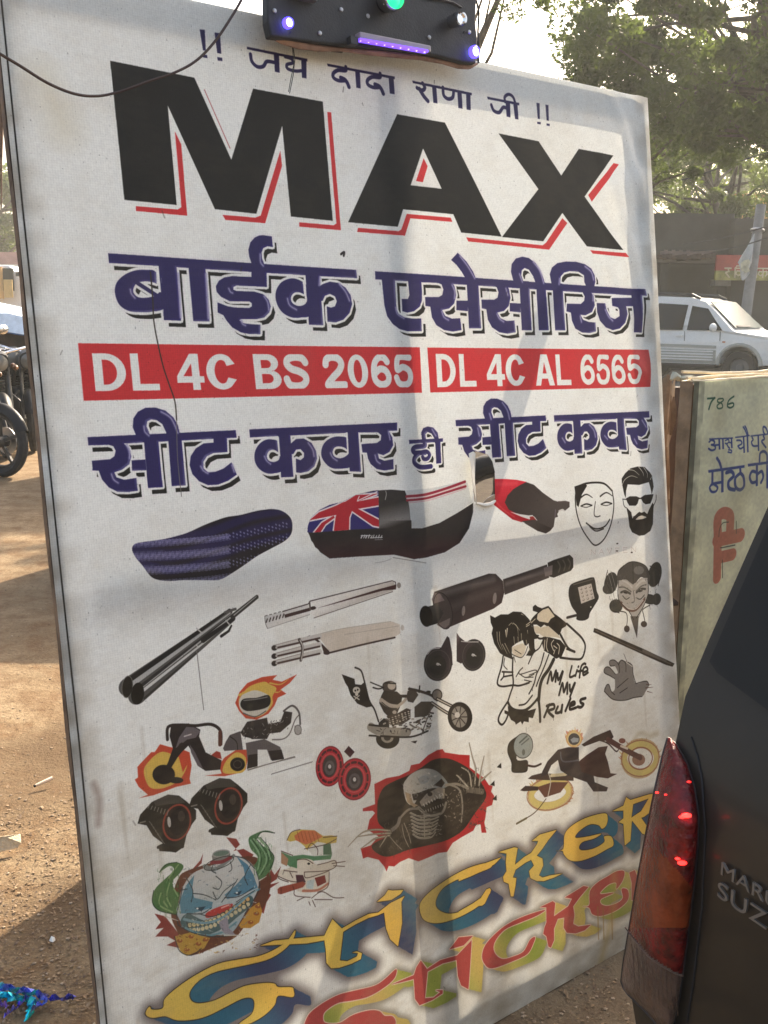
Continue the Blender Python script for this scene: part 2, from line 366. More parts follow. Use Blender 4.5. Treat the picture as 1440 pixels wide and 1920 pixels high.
# --- third line
def seat():
    S([(68,428),(1400,365),(1408,432),(75,502)],
      [(75,490),(385,475),(440,530),(462,600),(445,670),(380,720),(310,745),(330,790),(400,812),(508,795),(520,910),(440,922),(340,920),(260,880),(200,810),(170,730),(115,728),(108,640),(270,628),(310,600),(322,550),(300,510),(260,497),(75,502)],
      [(465,638),(590,628),(600,725),(470,730)], [(575,450),(703,445),(745,878),(612,885)], [(793,440),(913,435),(950,862),(825,868)],
      [(510,425),(475,340),(480,260),(520,200),(590,163),(680,162),(770,190),(840,250),(880,320),(900,400),(890,430),(775,440),(775,385),(740,310),(690,275),(640,268),(605,285),(598,330),(620,380),(635,440),(560,440)],
      [(1200,430),(1320,425),(1325,562),(1200,570),(1140,600),(1108,650),(1110,710),(1150,745),(1220,738),(1290,710),(1360,655),(1408,765),(1330,820),(1240,855),(1150,860),(1070,825),(1010,760),(985,680),(995,600),(1040,530),(1110,485),(1200,478)])
def cover():
    S([(130,358),(1463,296),(1463,368),(135,430)], [(388,405),(498,400),(525,785),(415,790)])
    cv.fill([(395,475),(330,448),(270,455),(215,495),(180,560),(178,640),(210,705),(270,748),(340,755),(440,720),(430,600)], sm=True)
    cv.fill([(402,600),(390,565),(350,542),(310,550),(288,590),(300,635),(345,652),(390,635)], sm=True, op=-1)
    cv.fill([(378,425),(396,425),(408,600),(392,600)], op=-1)
    S([(498,490),(550,445),(620,440),(690,480),(730,550),(740,620),(715,690),(660,735),(590,750),(550,745),(548,620),(590,635),(620,610),(622,570),(590,535),(550,540),(525,580),(500,580)],
      [(1012,370),(1110,365),(1138,740),(1035,735)])
    cv.fill([(1020,445),(950,422),(880,430),(820,465),(785,520),(778,590),(805,650),(860,700),(930,712),(1050,690),(1050,570)], sm=True)
    cv.fill([(1026,570),(1000,530),(950,512),(900,520),(880,560),(895,600),(940,618),(990,605)], sm=True, op=-1)
    cv.fill([(1000,385),(1016,385),(1026,575),(1012,560)], op=-1)
    S([(1110,365),(1375,355),(1420,430),(1428,500),(1395,560),(1340,590),(1290,575),(1300,620),(1350,640),(1430,625),(1433,715),(1350,728),(1280,715),(1225,670),(1200,620),(1190,568),(1150,565),(1140,490),(1280,480),(1315,455),(1320,410),(1290,385),(1115,385)])
def hi():
    cv.at(700, 700, 4.8)
    S([(322,597),(628,582),(628,612),(325,632)], [(558,605),(605,602),(615,805),(570,810)],
      [(440,600),(432,530),(450,490),(490,475),(540,485),(580,530),(592,590),(592,625),(555,625),(550,580),(525,540),(490,525),(470,545),(478,610)])
    for l, w in (([(462,620),(462,650),(385,660),(358,685),(376,712),(420,712)], 40), ([(470,710),(415,715),(375,755),(372,800),(410,835),(460,842),(522,834)], 38),
                 ([(420,712),(480,700),(508,730),(490,765),(458,768),(447,748)], 32)): cv.line(l, w)
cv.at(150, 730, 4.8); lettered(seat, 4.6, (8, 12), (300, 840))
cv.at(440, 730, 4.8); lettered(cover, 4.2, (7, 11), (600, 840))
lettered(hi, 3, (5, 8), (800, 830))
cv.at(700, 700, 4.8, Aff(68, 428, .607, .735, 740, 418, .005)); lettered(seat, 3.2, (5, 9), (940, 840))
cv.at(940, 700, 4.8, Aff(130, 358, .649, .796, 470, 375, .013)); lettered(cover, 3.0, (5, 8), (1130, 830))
cv.f = None
# --- red bands with registration numbers
cv.at(0, 0, 1)
S_([(146,643.3),(786.5,650.8),(791,735.8),(156.7,751)], RED); S_([(800.4,651.2),(1216.5,655),(1219.8,724.8),(806.7,735.4)], RED)
WT = (236, 238, 232)
def arcp(cx, cy, rx, ry, a0, a1, n=14):
    t = np.radians(np.linspace(a0, a1, n)); return [(cx+rx*math.cos(q), cy+ry*math.sin(q)) for q in t]
def G_D(): return [([(0,0),(.38,0)]+arcp(.38,.5,.62,.5,-90,90)+[(0,1)], [(.28,.17),(.38,.17)]+arcp(.38,.5,.34,.33,-90,90)+[(.28,.83)])]
def G_L(): return [([(0,0),(.3,0),(.3,.82),(1,.82),(1,1),(0,1)], None)]
def G_4(): return [([(.52,0),(.84,0),(.84,.62),(1,.62),(1,.8),(.84,.8),(.84,1),(.56,1),(.56,.8),(0,.8),(0,.62)], [(.56,.27),(.56,.62),(.24,.62)])]
def G_C():
    o = arcp(.52,.5,.52,.5,-48,-312,30); i = arcp(.52,.5,.24,.33,-312,-48,24)
    o[0] = (.98,.28); o[-1] = (1,.72); i[0] = (.72,.66); i[-1] = (.70,.34)
    return [(o+i, None)]
def G_B(): return [([(0,0),(.55,0)]+arcp(.55,.255,.38,.255,-90,75,9)+arcp(.58,.73,.42,.27,-75,90,10)+[(0,1)], None), (None, [(.28,.17),(.5,.17)]+arcp(.5,.285,.15,.115,-90,90,8)+[(.28,.4)]), (None, [(.28,.57),(.52,.57)]+arcp(.52,.7,.18,.13,-90,90,8)+[(.28,.83)])]
def G_S(): return ['s', [(.9,.24),(.78,.12),(.5,.08),(.22,.14),(.16,.28),(.32,.42),(.62,.5),(.84,.62),(.86,.78),(.7,.9),(.45,.93),(.2,.88),(.1,.72)], .2]
def G_2(): return ['s', [(.14,.3),(.2,.15),(.42,.08),(.7,.12),(.84,.28),(.72,.48),(.42,.68),(.16,.9),(.5,.905),(.92,.905)], .2]
def G_0(): return [([*arcp(.5,.5,.5,.5,0,350,30)], [*arcp(.5,.5,.2,.34,0,350,24)])]
def G_6(): return ['s', [(.84,.22),(.7,.1),(.46,.09),(.24,.24),(.15,.5),(.2,.78),(.48,.91),(.78,.84),(.86,.66),(.72,.48),(.46,.44),(.22,.56)], .2]
def G_5(): return ['s', [(.88,.09),(.3,.09),(.2,.46),(.5,.38),(.8,.48),(.87,.68),(.74,.87),(.46,.92),(.22,.86),(.12,.7)], .2]
def G_A(): return [([(.32,0),(.66,0),(1,1),(.72,1),(.65,.78),(.34,.78),(.26,1),(0,1)], [(.49,.25),(.6,.61),(.39,.61)])]
GL = {'D':G_D,'L':G_L,'4':G_4,'C':G_C,'B':G_B,'S':G_S,'2':G_2,'0':G_0,'6':G_6,'5':G_5,'A':G_A}
def band(txt, top, bot, sk):
    for ch, x0, x1 in txt:
        tt = lambda x, l: l[0][1]+(x-l[0][0])*(l[1][1]-l[0][1])/(l[1][0]-l[0][0])
        def f(p, x0=x0, x1=x1):
            x = x0+(x1-x0)*p[:, 0]; yt = tt(x, top); yb = tt(x, bot)
            y = yt+(yb-yt)*p[:, 1]; return np.c_[x+(p[:, 1]-.5)*sk*(yb-yt), y]
        g = GL[ch](); cv.at(0, 0, 1, None)
        cv.begin()
        if g[0] == 's':
            q = f(smooth(g[1], False)); hh = tt(x0, bot)-tt(x0, top)
            cv.line(q, min(hh*.2, (x1-x0)*.31), sm=False)
            q2 = f(np.array([(-.03,0),(1.03,0),(1.03,1),(-.03,1)])); mm = cv.M; cv.begin(); cv.fill(q2); cl = cv.end(); cv.M = mm*cl
        else:
            for o, i in g:
                if o is not None: cv.fill(f(np.array(o, float)))
                if i is not None: cv.fill(f(np.array(i, float)), op=-1)
        cv.paint(cv.end(), WT)
band([('D',175.5,236),('L',246,297),('4',331,382),('C',387,443),('B',477,527),('S',532,579),('2',606,648),('0',652,690),('6',695,733),('5',738,773)], [(172,662),(773,664.5)], [(180,733),(773,725.5)], .1)
band([('D',818,854),('L',861,892),('4',912,946),('C',948,984),('A',1003.5,1039),('L',1043,1070),('6',1088,1115),('5',1118,1143),('6',1146,1172),('5',1175.5,1199.5)], [(816,663),(1199,664.5)], [(820,725.5),(1200,719.5)], .06)
# bright bevel glints on the curves of the navy letters
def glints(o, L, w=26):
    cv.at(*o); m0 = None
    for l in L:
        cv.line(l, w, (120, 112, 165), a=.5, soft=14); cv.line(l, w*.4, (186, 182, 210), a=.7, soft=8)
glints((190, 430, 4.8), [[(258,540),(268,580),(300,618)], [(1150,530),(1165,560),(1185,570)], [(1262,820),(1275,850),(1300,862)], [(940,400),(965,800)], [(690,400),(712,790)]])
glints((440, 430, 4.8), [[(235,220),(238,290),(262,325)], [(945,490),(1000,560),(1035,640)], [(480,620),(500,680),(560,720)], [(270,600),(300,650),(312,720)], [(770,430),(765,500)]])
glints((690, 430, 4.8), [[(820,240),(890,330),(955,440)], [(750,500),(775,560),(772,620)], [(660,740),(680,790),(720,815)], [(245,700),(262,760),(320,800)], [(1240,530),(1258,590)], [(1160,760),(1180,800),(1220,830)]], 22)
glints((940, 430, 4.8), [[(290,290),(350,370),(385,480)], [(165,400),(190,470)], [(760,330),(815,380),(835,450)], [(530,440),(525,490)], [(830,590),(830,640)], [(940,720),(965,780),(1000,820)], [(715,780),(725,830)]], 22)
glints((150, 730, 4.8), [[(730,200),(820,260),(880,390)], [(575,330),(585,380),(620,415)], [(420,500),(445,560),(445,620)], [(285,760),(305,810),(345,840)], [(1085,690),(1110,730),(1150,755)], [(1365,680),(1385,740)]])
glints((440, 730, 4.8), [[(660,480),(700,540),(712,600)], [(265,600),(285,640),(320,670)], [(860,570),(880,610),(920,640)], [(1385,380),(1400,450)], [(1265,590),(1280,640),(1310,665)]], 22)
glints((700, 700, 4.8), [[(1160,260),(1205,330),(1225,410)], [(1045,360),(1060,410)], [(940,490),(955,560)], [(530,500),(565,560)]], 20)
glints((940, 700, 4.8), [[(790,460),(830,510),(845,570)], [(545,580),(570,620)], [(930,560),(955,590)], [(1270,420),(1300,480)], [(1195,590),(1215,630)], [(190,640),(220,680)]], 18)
F = cv.fill; L = cv.line
# --- mesh seat cover
cv.at(220, 920, 4)
mesh = [(112,440),(130,400),(190,385),(300,370),(400,350),(520,315),(640,260),(720,228),(820,195),(920,180),(1040,150),(1150,136),(1230,150),(1290,195),(1308,250),(1300,320),(1250,375),(1150,430),(1040,490),(940,560),(840,625),(760,665),(640,668),(500,668),(400,675),(310,668),(250,640),(190,560),(140,500)]
cv.begin(); F(mesh, sm=True); mk = cv.end(); cv.paint(mk, (44, 40, 42))
cv.begin()
for dy, w0, w1 in ((-95, 60, 26), (22, 60, 40), (130, 46, 20)): L([(130,455+dy*.55),(420,460+dy),(700,390+dy*.9),(1000,280+dy*.9),(1290,225+dy*.8)], w0*1.5, w2=w1*2, soft=30)
st = cv.end(); cv.paint(st*mk, (46, 42, 88), .7)
cv.begin(); rr = random.Random(3)
for i in range(26):
    for j in range(44):
        t = j/44; x = 120+t*1170; y = 380+i*13+60*math.sin(t*2.2)-t*190+(-30 if t > .5 else 0)*(t-.5)
        s_ = .5+.5*math.sin(i*.78+1.2-t*.6)
        if s_ < .25: continue
        if t < .6: cv.line([(x,y),(x+9,y+4),(x+20,y+3)], 3.4*s_+.6, sm=False)
        elif (i+j) % 2 == 0: cv.line([(x,y),(x+4,y+5)], 5*s_, sm=False)
dd = cv.end(); cv.paint(dilate(dd, 1)*mk, (150, 148, 190), .75)
# --- twin chrome silencer
for l, w0, w1, c in (([(75,1470),(840,905)], 120, 40, (86,84,80)), ([(70,1438),(835,890)], 46, 16, (40,38,36)), ([(105,1455),(840,915)], 36, 10, (176,176,172)),
                     ([(150,1530),(860,955)], 130, 44, (84,82,78)), ([(150,1490),(850,945)], 30, 10, (178,178,172)), ([(190,1500),(868,960)], 22, 8, (206,206,202)),
                     ([(170,1470),(850,930)], 24, 8, (50,48,46)), ([(640,1120),(865,960)], 36, 26, (44,42,40)), ([(205,1555),(600,1205)], 18, 10, (56,54,50)),
                     ([(860,940),(1040,795)], 36, 30, (60,58,54)), ([(870,930),(1036,792)], 8, 6, (170,168,164)), ([(800,910),(880,885)], 16, 20, (90,88,84)),
                     ([(775,1088),(830,1050),(850,1010)], 22, 14, (44,42,38))): L(l, w0, c, w2=w1, sm=False)
L([(590,1030),(625,1060)], 10, (190,188,184)); L([(810,970),(835,1000)], 10, (180,178,172)); L([(590,1155),(605,1175)], 7, (190,188,184))
cv.disc((75,1470), 40, 82, (44,40,34), .12); cv.disc((152,1520), 46, 80, (40,36,30), .1); cv.ring((75,1470), 40, 82, 5, (120,116,108), .12); cv.ring((152,1520), 46, 80, 5, (30,28,24), .1)
# --- two line-drawn silencers
cv.at(480, 1060, 4.8)
cv.shade([(70,455),(250,410),(460,345),(480,395),(480,440),(100,565),(75,480)], (200,200,196), (226,224,218), (200,400), (240,520))
F([(250,440),(480,378),(490,405),(255,470)], (62,46,44)); L([(235,412),(465,345),(480,330),(480,320),(1230,137),(1262,150),(1265,190)], 9, (66,54,50), sm=False)
for i in range(6): L([(85+i*30,510-i*9),(95+i*30,480-i*9)], 12, (70,62,58))
for i in range(4): L([(75+i*40,452-i*11),(95+i*40,447-i*11)], 6, (70,62,58))
L([(72,455),(80,520),(98,565)], 6, (110,106,100)); L([(98,565),(480,440)], 5, (150,148,142)); cv.disc((510,382), 30, 16, (58,44,42), -.2); L([(478,330),(485,395)], 16, (90,80,76))
cv.shade([(488,325),(1240,140),(1262,185),(1240,225),(530,460),(480,430),(545,385)], (236,234,228), (196,188,178), (850,230), (900,370))
F([(540,385),(1100,215),(1270,170),(1265,215),(1150,225),(700,345)], (66,44,42)); L([(520,470),(900,345),(1235,235)], 7, (110,98,90)); cv.disc((1292,178), 18, 26, (140,134,126))
F([(545,625),(760,570),(1230,505),(1300,530),(1305,610),(1255,640),(660,775),(600,690)], (214,204,190)); L([(545,622),(760,570),(1220,503)], 4, (160,150,138)); L([(800,620),(1290,545)], 4, (170,160,148))
L([(660,785),(950,715),(1255,648)], 15, (60,46,42)); F([(450,640),(480,628),(540,650),(660,770),(655,800),(610,790),(585,710),(520,665)], (62,48,44))
for y0 in (740, 815, 880):
    L([(150,y0),(400,y0-65),(570,y0-105)], 44, (206,202,196)); L([(150,y0+6),(400,y0-50),(570,y0-88)], 16, (70,54,50)); L([(150,y0-22),(400,y0-88)], 4, (120,110,104)); cv.disc((160,y0), 26, 24, (52,44,40)); cv.disc((178,y0-4), 10, 12, (170,164,158))
L([(385,665),(415,740),(400,850)], 26, (70,60,56)); L([(392,670),(420,740),(404,850)], 8, (220,216,208)); cv.disc((635,785), 30, 18, (58,46,44)); cv.disc((1322,560), 16, 26, (182,172,160), a=.7)
# --- flag seat
cv.at(560, 840, 4)
body = [(62,600),(80,540),(150,465),(230,425),(330,400),(430,350),(560,318),(700,310),(800,318),(830,400),(850,600),(930,600),(1060,560),(1200,480),(1310,410),(1310,480),(1280,600),(1210,710),(1100,780),(960,820),(870,832),(800,815),(720,798),(560,795),(400,815),(230,826),(160,780),(90,690)]
F(body, (46, 42, 41), sm=False); cv.shade([(62,620),(500,600),(900,640),(1280,600),(1210,710),(1100,780),(960,820),(870,832),(720,798),(400,815),(230,826),(120,740)], (44,41,40), (66,44,46), (600,640), (600,820))
cv.shade([(605,320),(800,318),(830,400),(850,575),(608,590)], (52,50,49), (128,126,124), (680,420), (700,545)); cv.shade([(606,545),(852,540),(852,600),(606,602)], (110,108,106), (46,42,41), (700,540), (710,590))
fl = [(62,630),(66,580),(90,520),(150,465),(230,425),(330,400),(430,350),(600,315),(606,600),(400,610),(100,632)]
cv.begin(); F(fl); fm = cv.end(); cv.paint(fm, (50, 46, 108))
def flagstroke(polys, w):
    cv.begin()
    for p in polys: F(p)
    m = cv.end(); cv.paint(dilate(m, w)*fm, (232,224,226)); cv.paint(m*fm, (178, 40, 52))
flagstroke([[(262,620),(275,520),(300,440),(280,430),(330,405),(350,400),(430,350),(470,350),(400,470),(380,520),(378,620)], [(70,545),(150,480),(280,430),(620,365),(620,425),(440,455),(280,500),(80,540)],
            [(400,430),(620,545),(610,590),(560,580),(400,470)], [(110,635),(170,560),(260,505),(270,520),(200,570),(155,640)], [(430,395),(450,350),(540,345),(600,340),(440,400)]], 3.6)
L([(455,360),(440,395),(590,325)], 7, (232,224,226), sm=False)
cv.shade([(803,318),(1000,300),(1240,245),(1270,260),(1300,405),(1200,480),(1060,560),(930,598),(855,600),(845,500),(825,390)], (212,216,214), (196,200,198), (1000,350), (1000,560))
L([(812,362),(950,348),(1100,305),(1250,250)], 18, (150,46,62)); L([(816,390),(960,375),(1110,330),(1255,285)], 16, (150,46,62)); L([(815,376),(955,362),(1105,318),(1252,268)], 9, (222,206,204)); L([(830,408),(970,392),(1120,348),(1258,300)], 5, (206,150,152), a=.7)
for i, (x, w) in enumerate(((470,14),(490,10),(505,14),(525,12),(545,10),(560,9),(580,9),(600,10),(620,9))): L([(x+8,655-(i%2)*4),(x,672)], w*.7, (200,200,200)); 
L([(470,655),(540,655)], 6, (206,206,206)); L([(540,672),(630,668)], 6, (200,200,200)); L([(575,686),(632,684)], 4, (150,150,150))
L([(655,320),(660,345),(652,385)], 5, (170,172,168)); L([(700,828),(640,850),(575,860)], 4, (150,146,140), a=.6)
# --- red and black sport seat
cv.at(860, 840, 6)
cv.shade([(405,345),(520,345),(650,355),(760,378),(640,460),(560,560),(560,650),(650,720),(880,810),(700,830),(600,800),(500,720),(400,640),(380,600)], (214,52,66), (166,34,44), (560,400), (560,760))
F([(700,820),(560,740),(400,640),(560,740),(760,850),(960,950),(880,930)], (200,170,170), a=.5)
cv.shade([(755,380),(840,410),(940,500),(1060,585),(1110,600),(1190,590),(1240,602),(1240,660),(1190,700),(1130,690),(1100,740),(1110,770),(1075,780),(1060,880),(1020,930),(970,958),(880,930),(760,850),(700,820),(860,800),(780,780),(640,730),(560,690),(515,610),(545,530),(610,460),(690,410)], (62,54,50), (78,70,66), (700,500), (1000,760))
L([(1110,600),(1190,600),(1235,610)], 8, (90,74,70)); F([(570,712),(680,740),(780,755),(820,750),(850,775),(880,815),(850,800),(820,765),(790,800),(700,770)], (216,214,210)); F([(790,770),(830,765),(865,808),(800,800)], (150,50,46)); L([(1120,705),(1160,690),(1180,705)], 14, (220,216,210)); cv.shade([(730,840),(860,820),(1040,900),(975,955),(880,930)], (78,70,66), (60,52,48), (800,830), (950,950))
L([(1080,690),(1075,780)], 8, (120,110,118)); L([(420,600),(500,690),(620,770)], 14, (220,90,90), a=.5, soft=12); L([(430,400),(560,400),(650,390)], 30, (236,110,110), a=.35, soft=30)
# --- plain carnival face (generic stand-in) and bearded man
cv.at(1040, 840, 6)
L([(240,440),(225,560),(240,720),(290,880),(370,1010),(450,1090),(540,1040),(610,920),(650,780),(668,620),(650,480)], 14, DK); L([(240,445),(330,400),(450,385),(560,400),(650,480)], 18, DK)
F([(215,430),(330,390),(360,420),(300,520),(262,660),(240,640)], DK)
for s_ in ((300,560), (530,540)):
    L([(s_[0]-20,s_[1]),(s_[0]+50,s_[1]-42),(s_[0]+120,s_[1]-6)], 16, DK, w2=8); L([(s_[0]-10,s_[1]+90),(s_[0]+50,s_[1]+66),(s_[0]+115,s_[1]+82)], 14, DK); L([(s_[0]-10,s_[1]+92),(s_[0]+50,s_[1]+104),(s_[0]+110,s_[1]+86)], 7, DK)
L([(455,600),(440,740),(470,770),(510,760)], 10, DK); L([(350,840),(450,905),(560,880),(620,800)], 14, DK); L([(390,880),(460,930),(550,905)], 12, DK)
F([(765,400),(760,340),(800,280),(860,225),(940,205),(1020,210),(1080,270),(1105,310),(1110,430),(1085,520),(1065,380),(960,412),(830,405),(812,480),(805,560),(790,520),(775,440)], DK)
for l in ([(765,415),(800,350),(870,310),(940,330)], [(830,240),(900,250),(960,300)], [(955,210),(1000,270),(1010,310)], [(1010,215),(1050,280),(1050,330)], [(1085,350),(1105,310)]): L(l, 7, (212,208,196), w2=3)
F([(805,565),(850,540),(920,540),(960,558),(1010,525),(1105,515),(1095,560),(1075,620),(1020,630),(990,610),(970,570),(945,572),(930,620),(910,645),(840,645),(820,610)], DK)
L([(772,570),(780,640),(802,670)], 8, DK); L([(1135,525),(1138,580),(1120,635)], 9, DK); L([(770,572),(810,575)], 8, DK)
F([(805,660),(860,720),(875,790),(920,740),(950,715),(980,725),(1010,712),(1050,740),(1065,690),(1100,610),(1120,640),(1115,850),(1085,930),(1020,975),(960,985),(880,945),(845,880),(825,760)], DK)
F([(912,800),(950,765),(985,755),(1035,770),(1040,780),(1000,795),(930,805)], (218,212,200)); F([(880,770),(950,735),(900,800)], (60,54,48))
for i, ch in enumerate('NAVEEN'):                      # faint name scratched in pale letters
    x = 400+i*93; y = 1135-i*6
    st = {'N': [[(0,55),(0,0),(48,55),(48,0)]], 'A': [[(0,55),(26,0),(52,55)], [(12,36),(40,36)]], 'V': [[(0,0),(26,55),(52,0)]], 'E': [[(46,0),(0,0),(0,55),(46,55)], [(0,28),(38,28)]]}[ch]
    for l in st: L([(x+a, y+b) for a, b in l], 13, (250,248,242), sm=False, a=.95); L([(x+a+7, y+b+5) for a, b in l], 5, (170,160,148), sm=False, a=.6)
for p in ((708,1072),(705,1155),(875,1172)): cv.disc(p, 13, 8, (60,48,40))
# --- grey jester cap (generic)
cv.at(1050, 1040, 6.26)
for c, r, g in (((600,330),(80,130),52), ((560,400),(60,60),60), ((1120,230),(80,150),48), ((1060,520),(90,60),50), ((660,600),(80,80),56), ((1140,520),(50,70),54)): cv.disc(c, r[0], r[1], (g,g-1,g-5), .2)
F([(680,300),(690,180),(800,95),(900,82),(1010,130),(1060,230),(1050,320),(960,260),(865,350),(780,290)], (66,63,60), sm=True); L([(860,90),(865,340)], 8, (40,38,36)); cv.disc((930,180), 60, 50, (124,122,120), a=.6)
F([(690,300),(780,290),(865,350),(960,270),(1040,270),(1045,450),(990,600),(930,740),(870,760),(800,640),(690,520)], (166,162,156))
for l in ([(720,440),(770,425),(830,455)], [(905,440),(960,400),(1010,400)]): L(l, 22, (60,58,54))
L([(700,380),(760,380),(840,430)], 14, (90,88,84)); L([(900,430),(960,370),(1020,350)], 14, (90,88,84)); L([(870,430),(880,540),(850,560)], 12, (100,96,92))
L([(720,560),(800,640),(900,640),(1000,520)], 28, (96,70,60)); L([(740,570),(810,630),(900,630),(985,530)], 8, (206,200,190)); F([(830,720),(930,720),(905,980)], (84,78,72))
for l in ([(690,300),(690,520),(800,640),(870,760)], [(1040,270),(1045,450),(990,600),(900,740)], [(690,190),(800,95),(900,82),(1010,130),(1060,230)], [(740,480),(780,520),(820,500)], [(900,500),(950,520),(1000,470)], [(560,180),(540,300),(600,440)], [(1060,130),(1190,200),(1160,360)], [(600,560),(600,640),(700,680)]): L(l, 9, (40,37,34))
L([(740,300),(800,330),(850,380)], 18, (190,186,180)); L([(1020,300),(960,310),(900,370)], 18, (190,186,180)); cv.disc((775,445), 26, 10, (36,32,30), .2); cv.disc((955,425), 26, 10, (36,32,30), -.3)
for l in ([(700,660),(780,680),(795,760),(785,840)], [(1060,590),(980,640),(985,700),(1000,780)]): L(l, 10, (50,46,42))
cv.disc((788,868), 34, 40, (70,60,54)); cv.disc((988,812), 36, 36, (70,60,54)); L([(560,200),(600,330),(640,500)], 6, (130,128,124)); L([(600,190),(640,330),(660,420)], 6, (120,118,114))
_q = random.Random(51)
for _ in range(120):
    x, y = _q.uniform(540,1180), _q.uniform(120,640); r_ = _q.uniform(14,60)
    if 690 < x < 1040 and y > 290: L([(x,y),(x+_q.uniform(-26,26),y+_q.uniform(-10,24))], 6, _q.choice([(110,106,100),(196,190,184),(70,66,62)]), w2=2, a=.8)
    elif (x < 690 and 170 < y < 600) or (x > 1040 and 100 < y < 600) or y < 290 and x > 690 and x < 1040: L([(x,y),(x+_q.uniform(-14,14),y+r_)], 7, _q.choice([(56,54,50),(96,93,88),(44,42,38)]), w2=2, a=.7)
# --- bar, spotlight
F([(390,905),(400,858),(440,868),(1000,1110),(1345,1275),(1320,1312),(1240,1290),(900,1135)], (48,42,36)); L([(420,885),(900,1110),(1300,1280)], 8, (92,84,76))
L([(980,1120),(1240,1245)], 26, (96,88,80))
F([(95,480),(105,370),(160,325),(300,280),(370,262),(405,280),(430,420),(455,500),(400,600),(350,680),(330,745),(260,772),(190,755),(190,690),(130,600)], (44,42,38), sm=True)
F([(205,380),(365,335),(405,510),(245,572)], (198,190,180)); rr = random.Random(5)
for i in range(4):
    for j in range(3): cv.disc((245+j*52+i*9, 400+i*42-j*14), 14, 14, (130,122,116)); cv.disc((241+j*52+i*9, 396+i*42-j*14), 6, 6, (232,226,216))
L([(78,735),(185,708)], 26, (50,44,40)); L([(150,350),(380,285)], 8, (90,86,80)); cv.disc((360,610), 8, 8, (220,214,204))
# --- plain grey hand (generic)
F([(520,1600),(545,1530),(575,1525),(600,1600),(640,1580),(640,1450),(590,1420),(520,1380),(530,1325),(580,1320),(640,1390),(680,1380),(640,1300),(590,1300),(585,1245),(640,1235),(680,1260),(720,1235),(800,1260),(850,1300),(860,1400),(890,1510),(1010,1480),(1040,1530),(1000,1600),(960,1660),(860,1670),(760,1700),(620,1695)], (128,124,120), sm=True)
for l in ([(520,1600),(545,1530),(575,1525),(600,1600),(640,1640)], [(640,1450),(590,1420),(520,1380),(530,1325),(580,1320),(650,1400)], [(640,1300),(590,1300),(585,1245),(640,1235),(690,1290),(700,1380)], [(690,1290),(720,1235),(770,1270),(775,1370)], [(800,1260),(850,1300),(860,1400),(890,1510)], [(890,1510),(1010,1480),(1040,1530)], [(520,1600),(620,1695),(760,1705),(860,1675),(960,1660)], [(670,1560),(740,1500),(800,1450)], [(700,1620),(790,1560)]): L(l, 9, (46,42,40))
for l in ([(1000,1560),(1090,1550)], [(1020,1600),(1085,1620)], [(1010,1520),(1070,1520)]): L(l, 8, (90,60,54), w2=2)
L([(750,1160),(790,1260)], 5, DK); L([(780,1260),(850,1310)], 8, (226,220,210))
# --- black silencer can
cv.at(770, 1020, 4.645)
cv.shade([(800,305),(1180,175),(1200,290),(815,440)], (54,48,46), (70,62,60), (1000,230), (1030,370)); L([(830,345),(1180,225)], 26, (112,104,102), a=.6, soft=24)
F([(1185,160),(1240,135),(1380,90),(1410,120),(1412,200),(1390,230),(1240,290),(1200,280)], (46,43,38)); F([(1150,205),(1230,180),(1225,265),(1165,280)], (110,100,98))
for x in (1275,1320,1365): L([(x,150-(x-1275)*.25),(x+20,190-(x-1275)*.25),(x+8,240-(x-1275)*.3)], 12, (78,74,66))
cv.shade([(210,415),(680,255),(740,258),(800,320),(812,420),(790,510),(720,560),(300,740),(240,700),(220,560)], (50,44,42), (66,54,52), (470,330), (560,660))
L([(270,430),(500,365),(720,300)], 50, (124,116,112), a=.5, soft=44); L([(330,560),(520,480),(760,390)], 60, (84,74,72), a=.5, soft=50)
cv.disc((285,580), 78, 165, (66,58,56), -.2); F([(210,420),(260,430),(300,490),(200,520),(190,480)], (110,98,96)); F([(230,700),(350,640),(340,700),(295,742)], (108,98,94)); cv.ring((285,580), 78, 160, 6, (36,32,30), -.2)
cv.shade([(100,560),(240,520),(290,600),(240,690),(140,720)], (60,58,56), (36,34,32), (230,540), (240,690)); cv.disc((140,628), 56, 92, (36,32,28), -.1)
cv.disc((730,470), 16, 50, (150,142,136), .1, a=.7); cv.disc((462,580), 14, 44, (150,142,136), .1, a=.7)
# --- pair of horns
for c, r, p in (((240,1045), (122,148), [(265,905),(320,800),(340,815),(362,940),(368,1050),(300,1120)]), ((545,965), (106,140), [(402,770),(430,810),(480,850),(545,850),(480,1000),(440,1040),(402,1020)])):
    cv.disc(c, r[0], r[1], (52,48,46), .12); F(p, (60,52,52)); cv.ring((c[0],c[1]+4), r[0]*.86, r[1]*.86, 5, (84,78,74), .12); cv.disc((c[0],c[1]+10), r[0]*.6, r[1]*.6, (46,44,40)); cv.disc(c, 16, 12, (170,168,164)); L([(c[0]-8,c[1]-10),(c[0]+24,c[1]+8)], 6, (206,204,200))
L([(150,960),(190,915),(255,905)], 7, (190,186,182)); L([(440,845),(500,850),(590,850)], 7, (180,176,172)); cv.shade([(404,780),(440,830),(440,1030),(406,1010)], (110,94,94), (60,52,52), (404,800), (440,830))
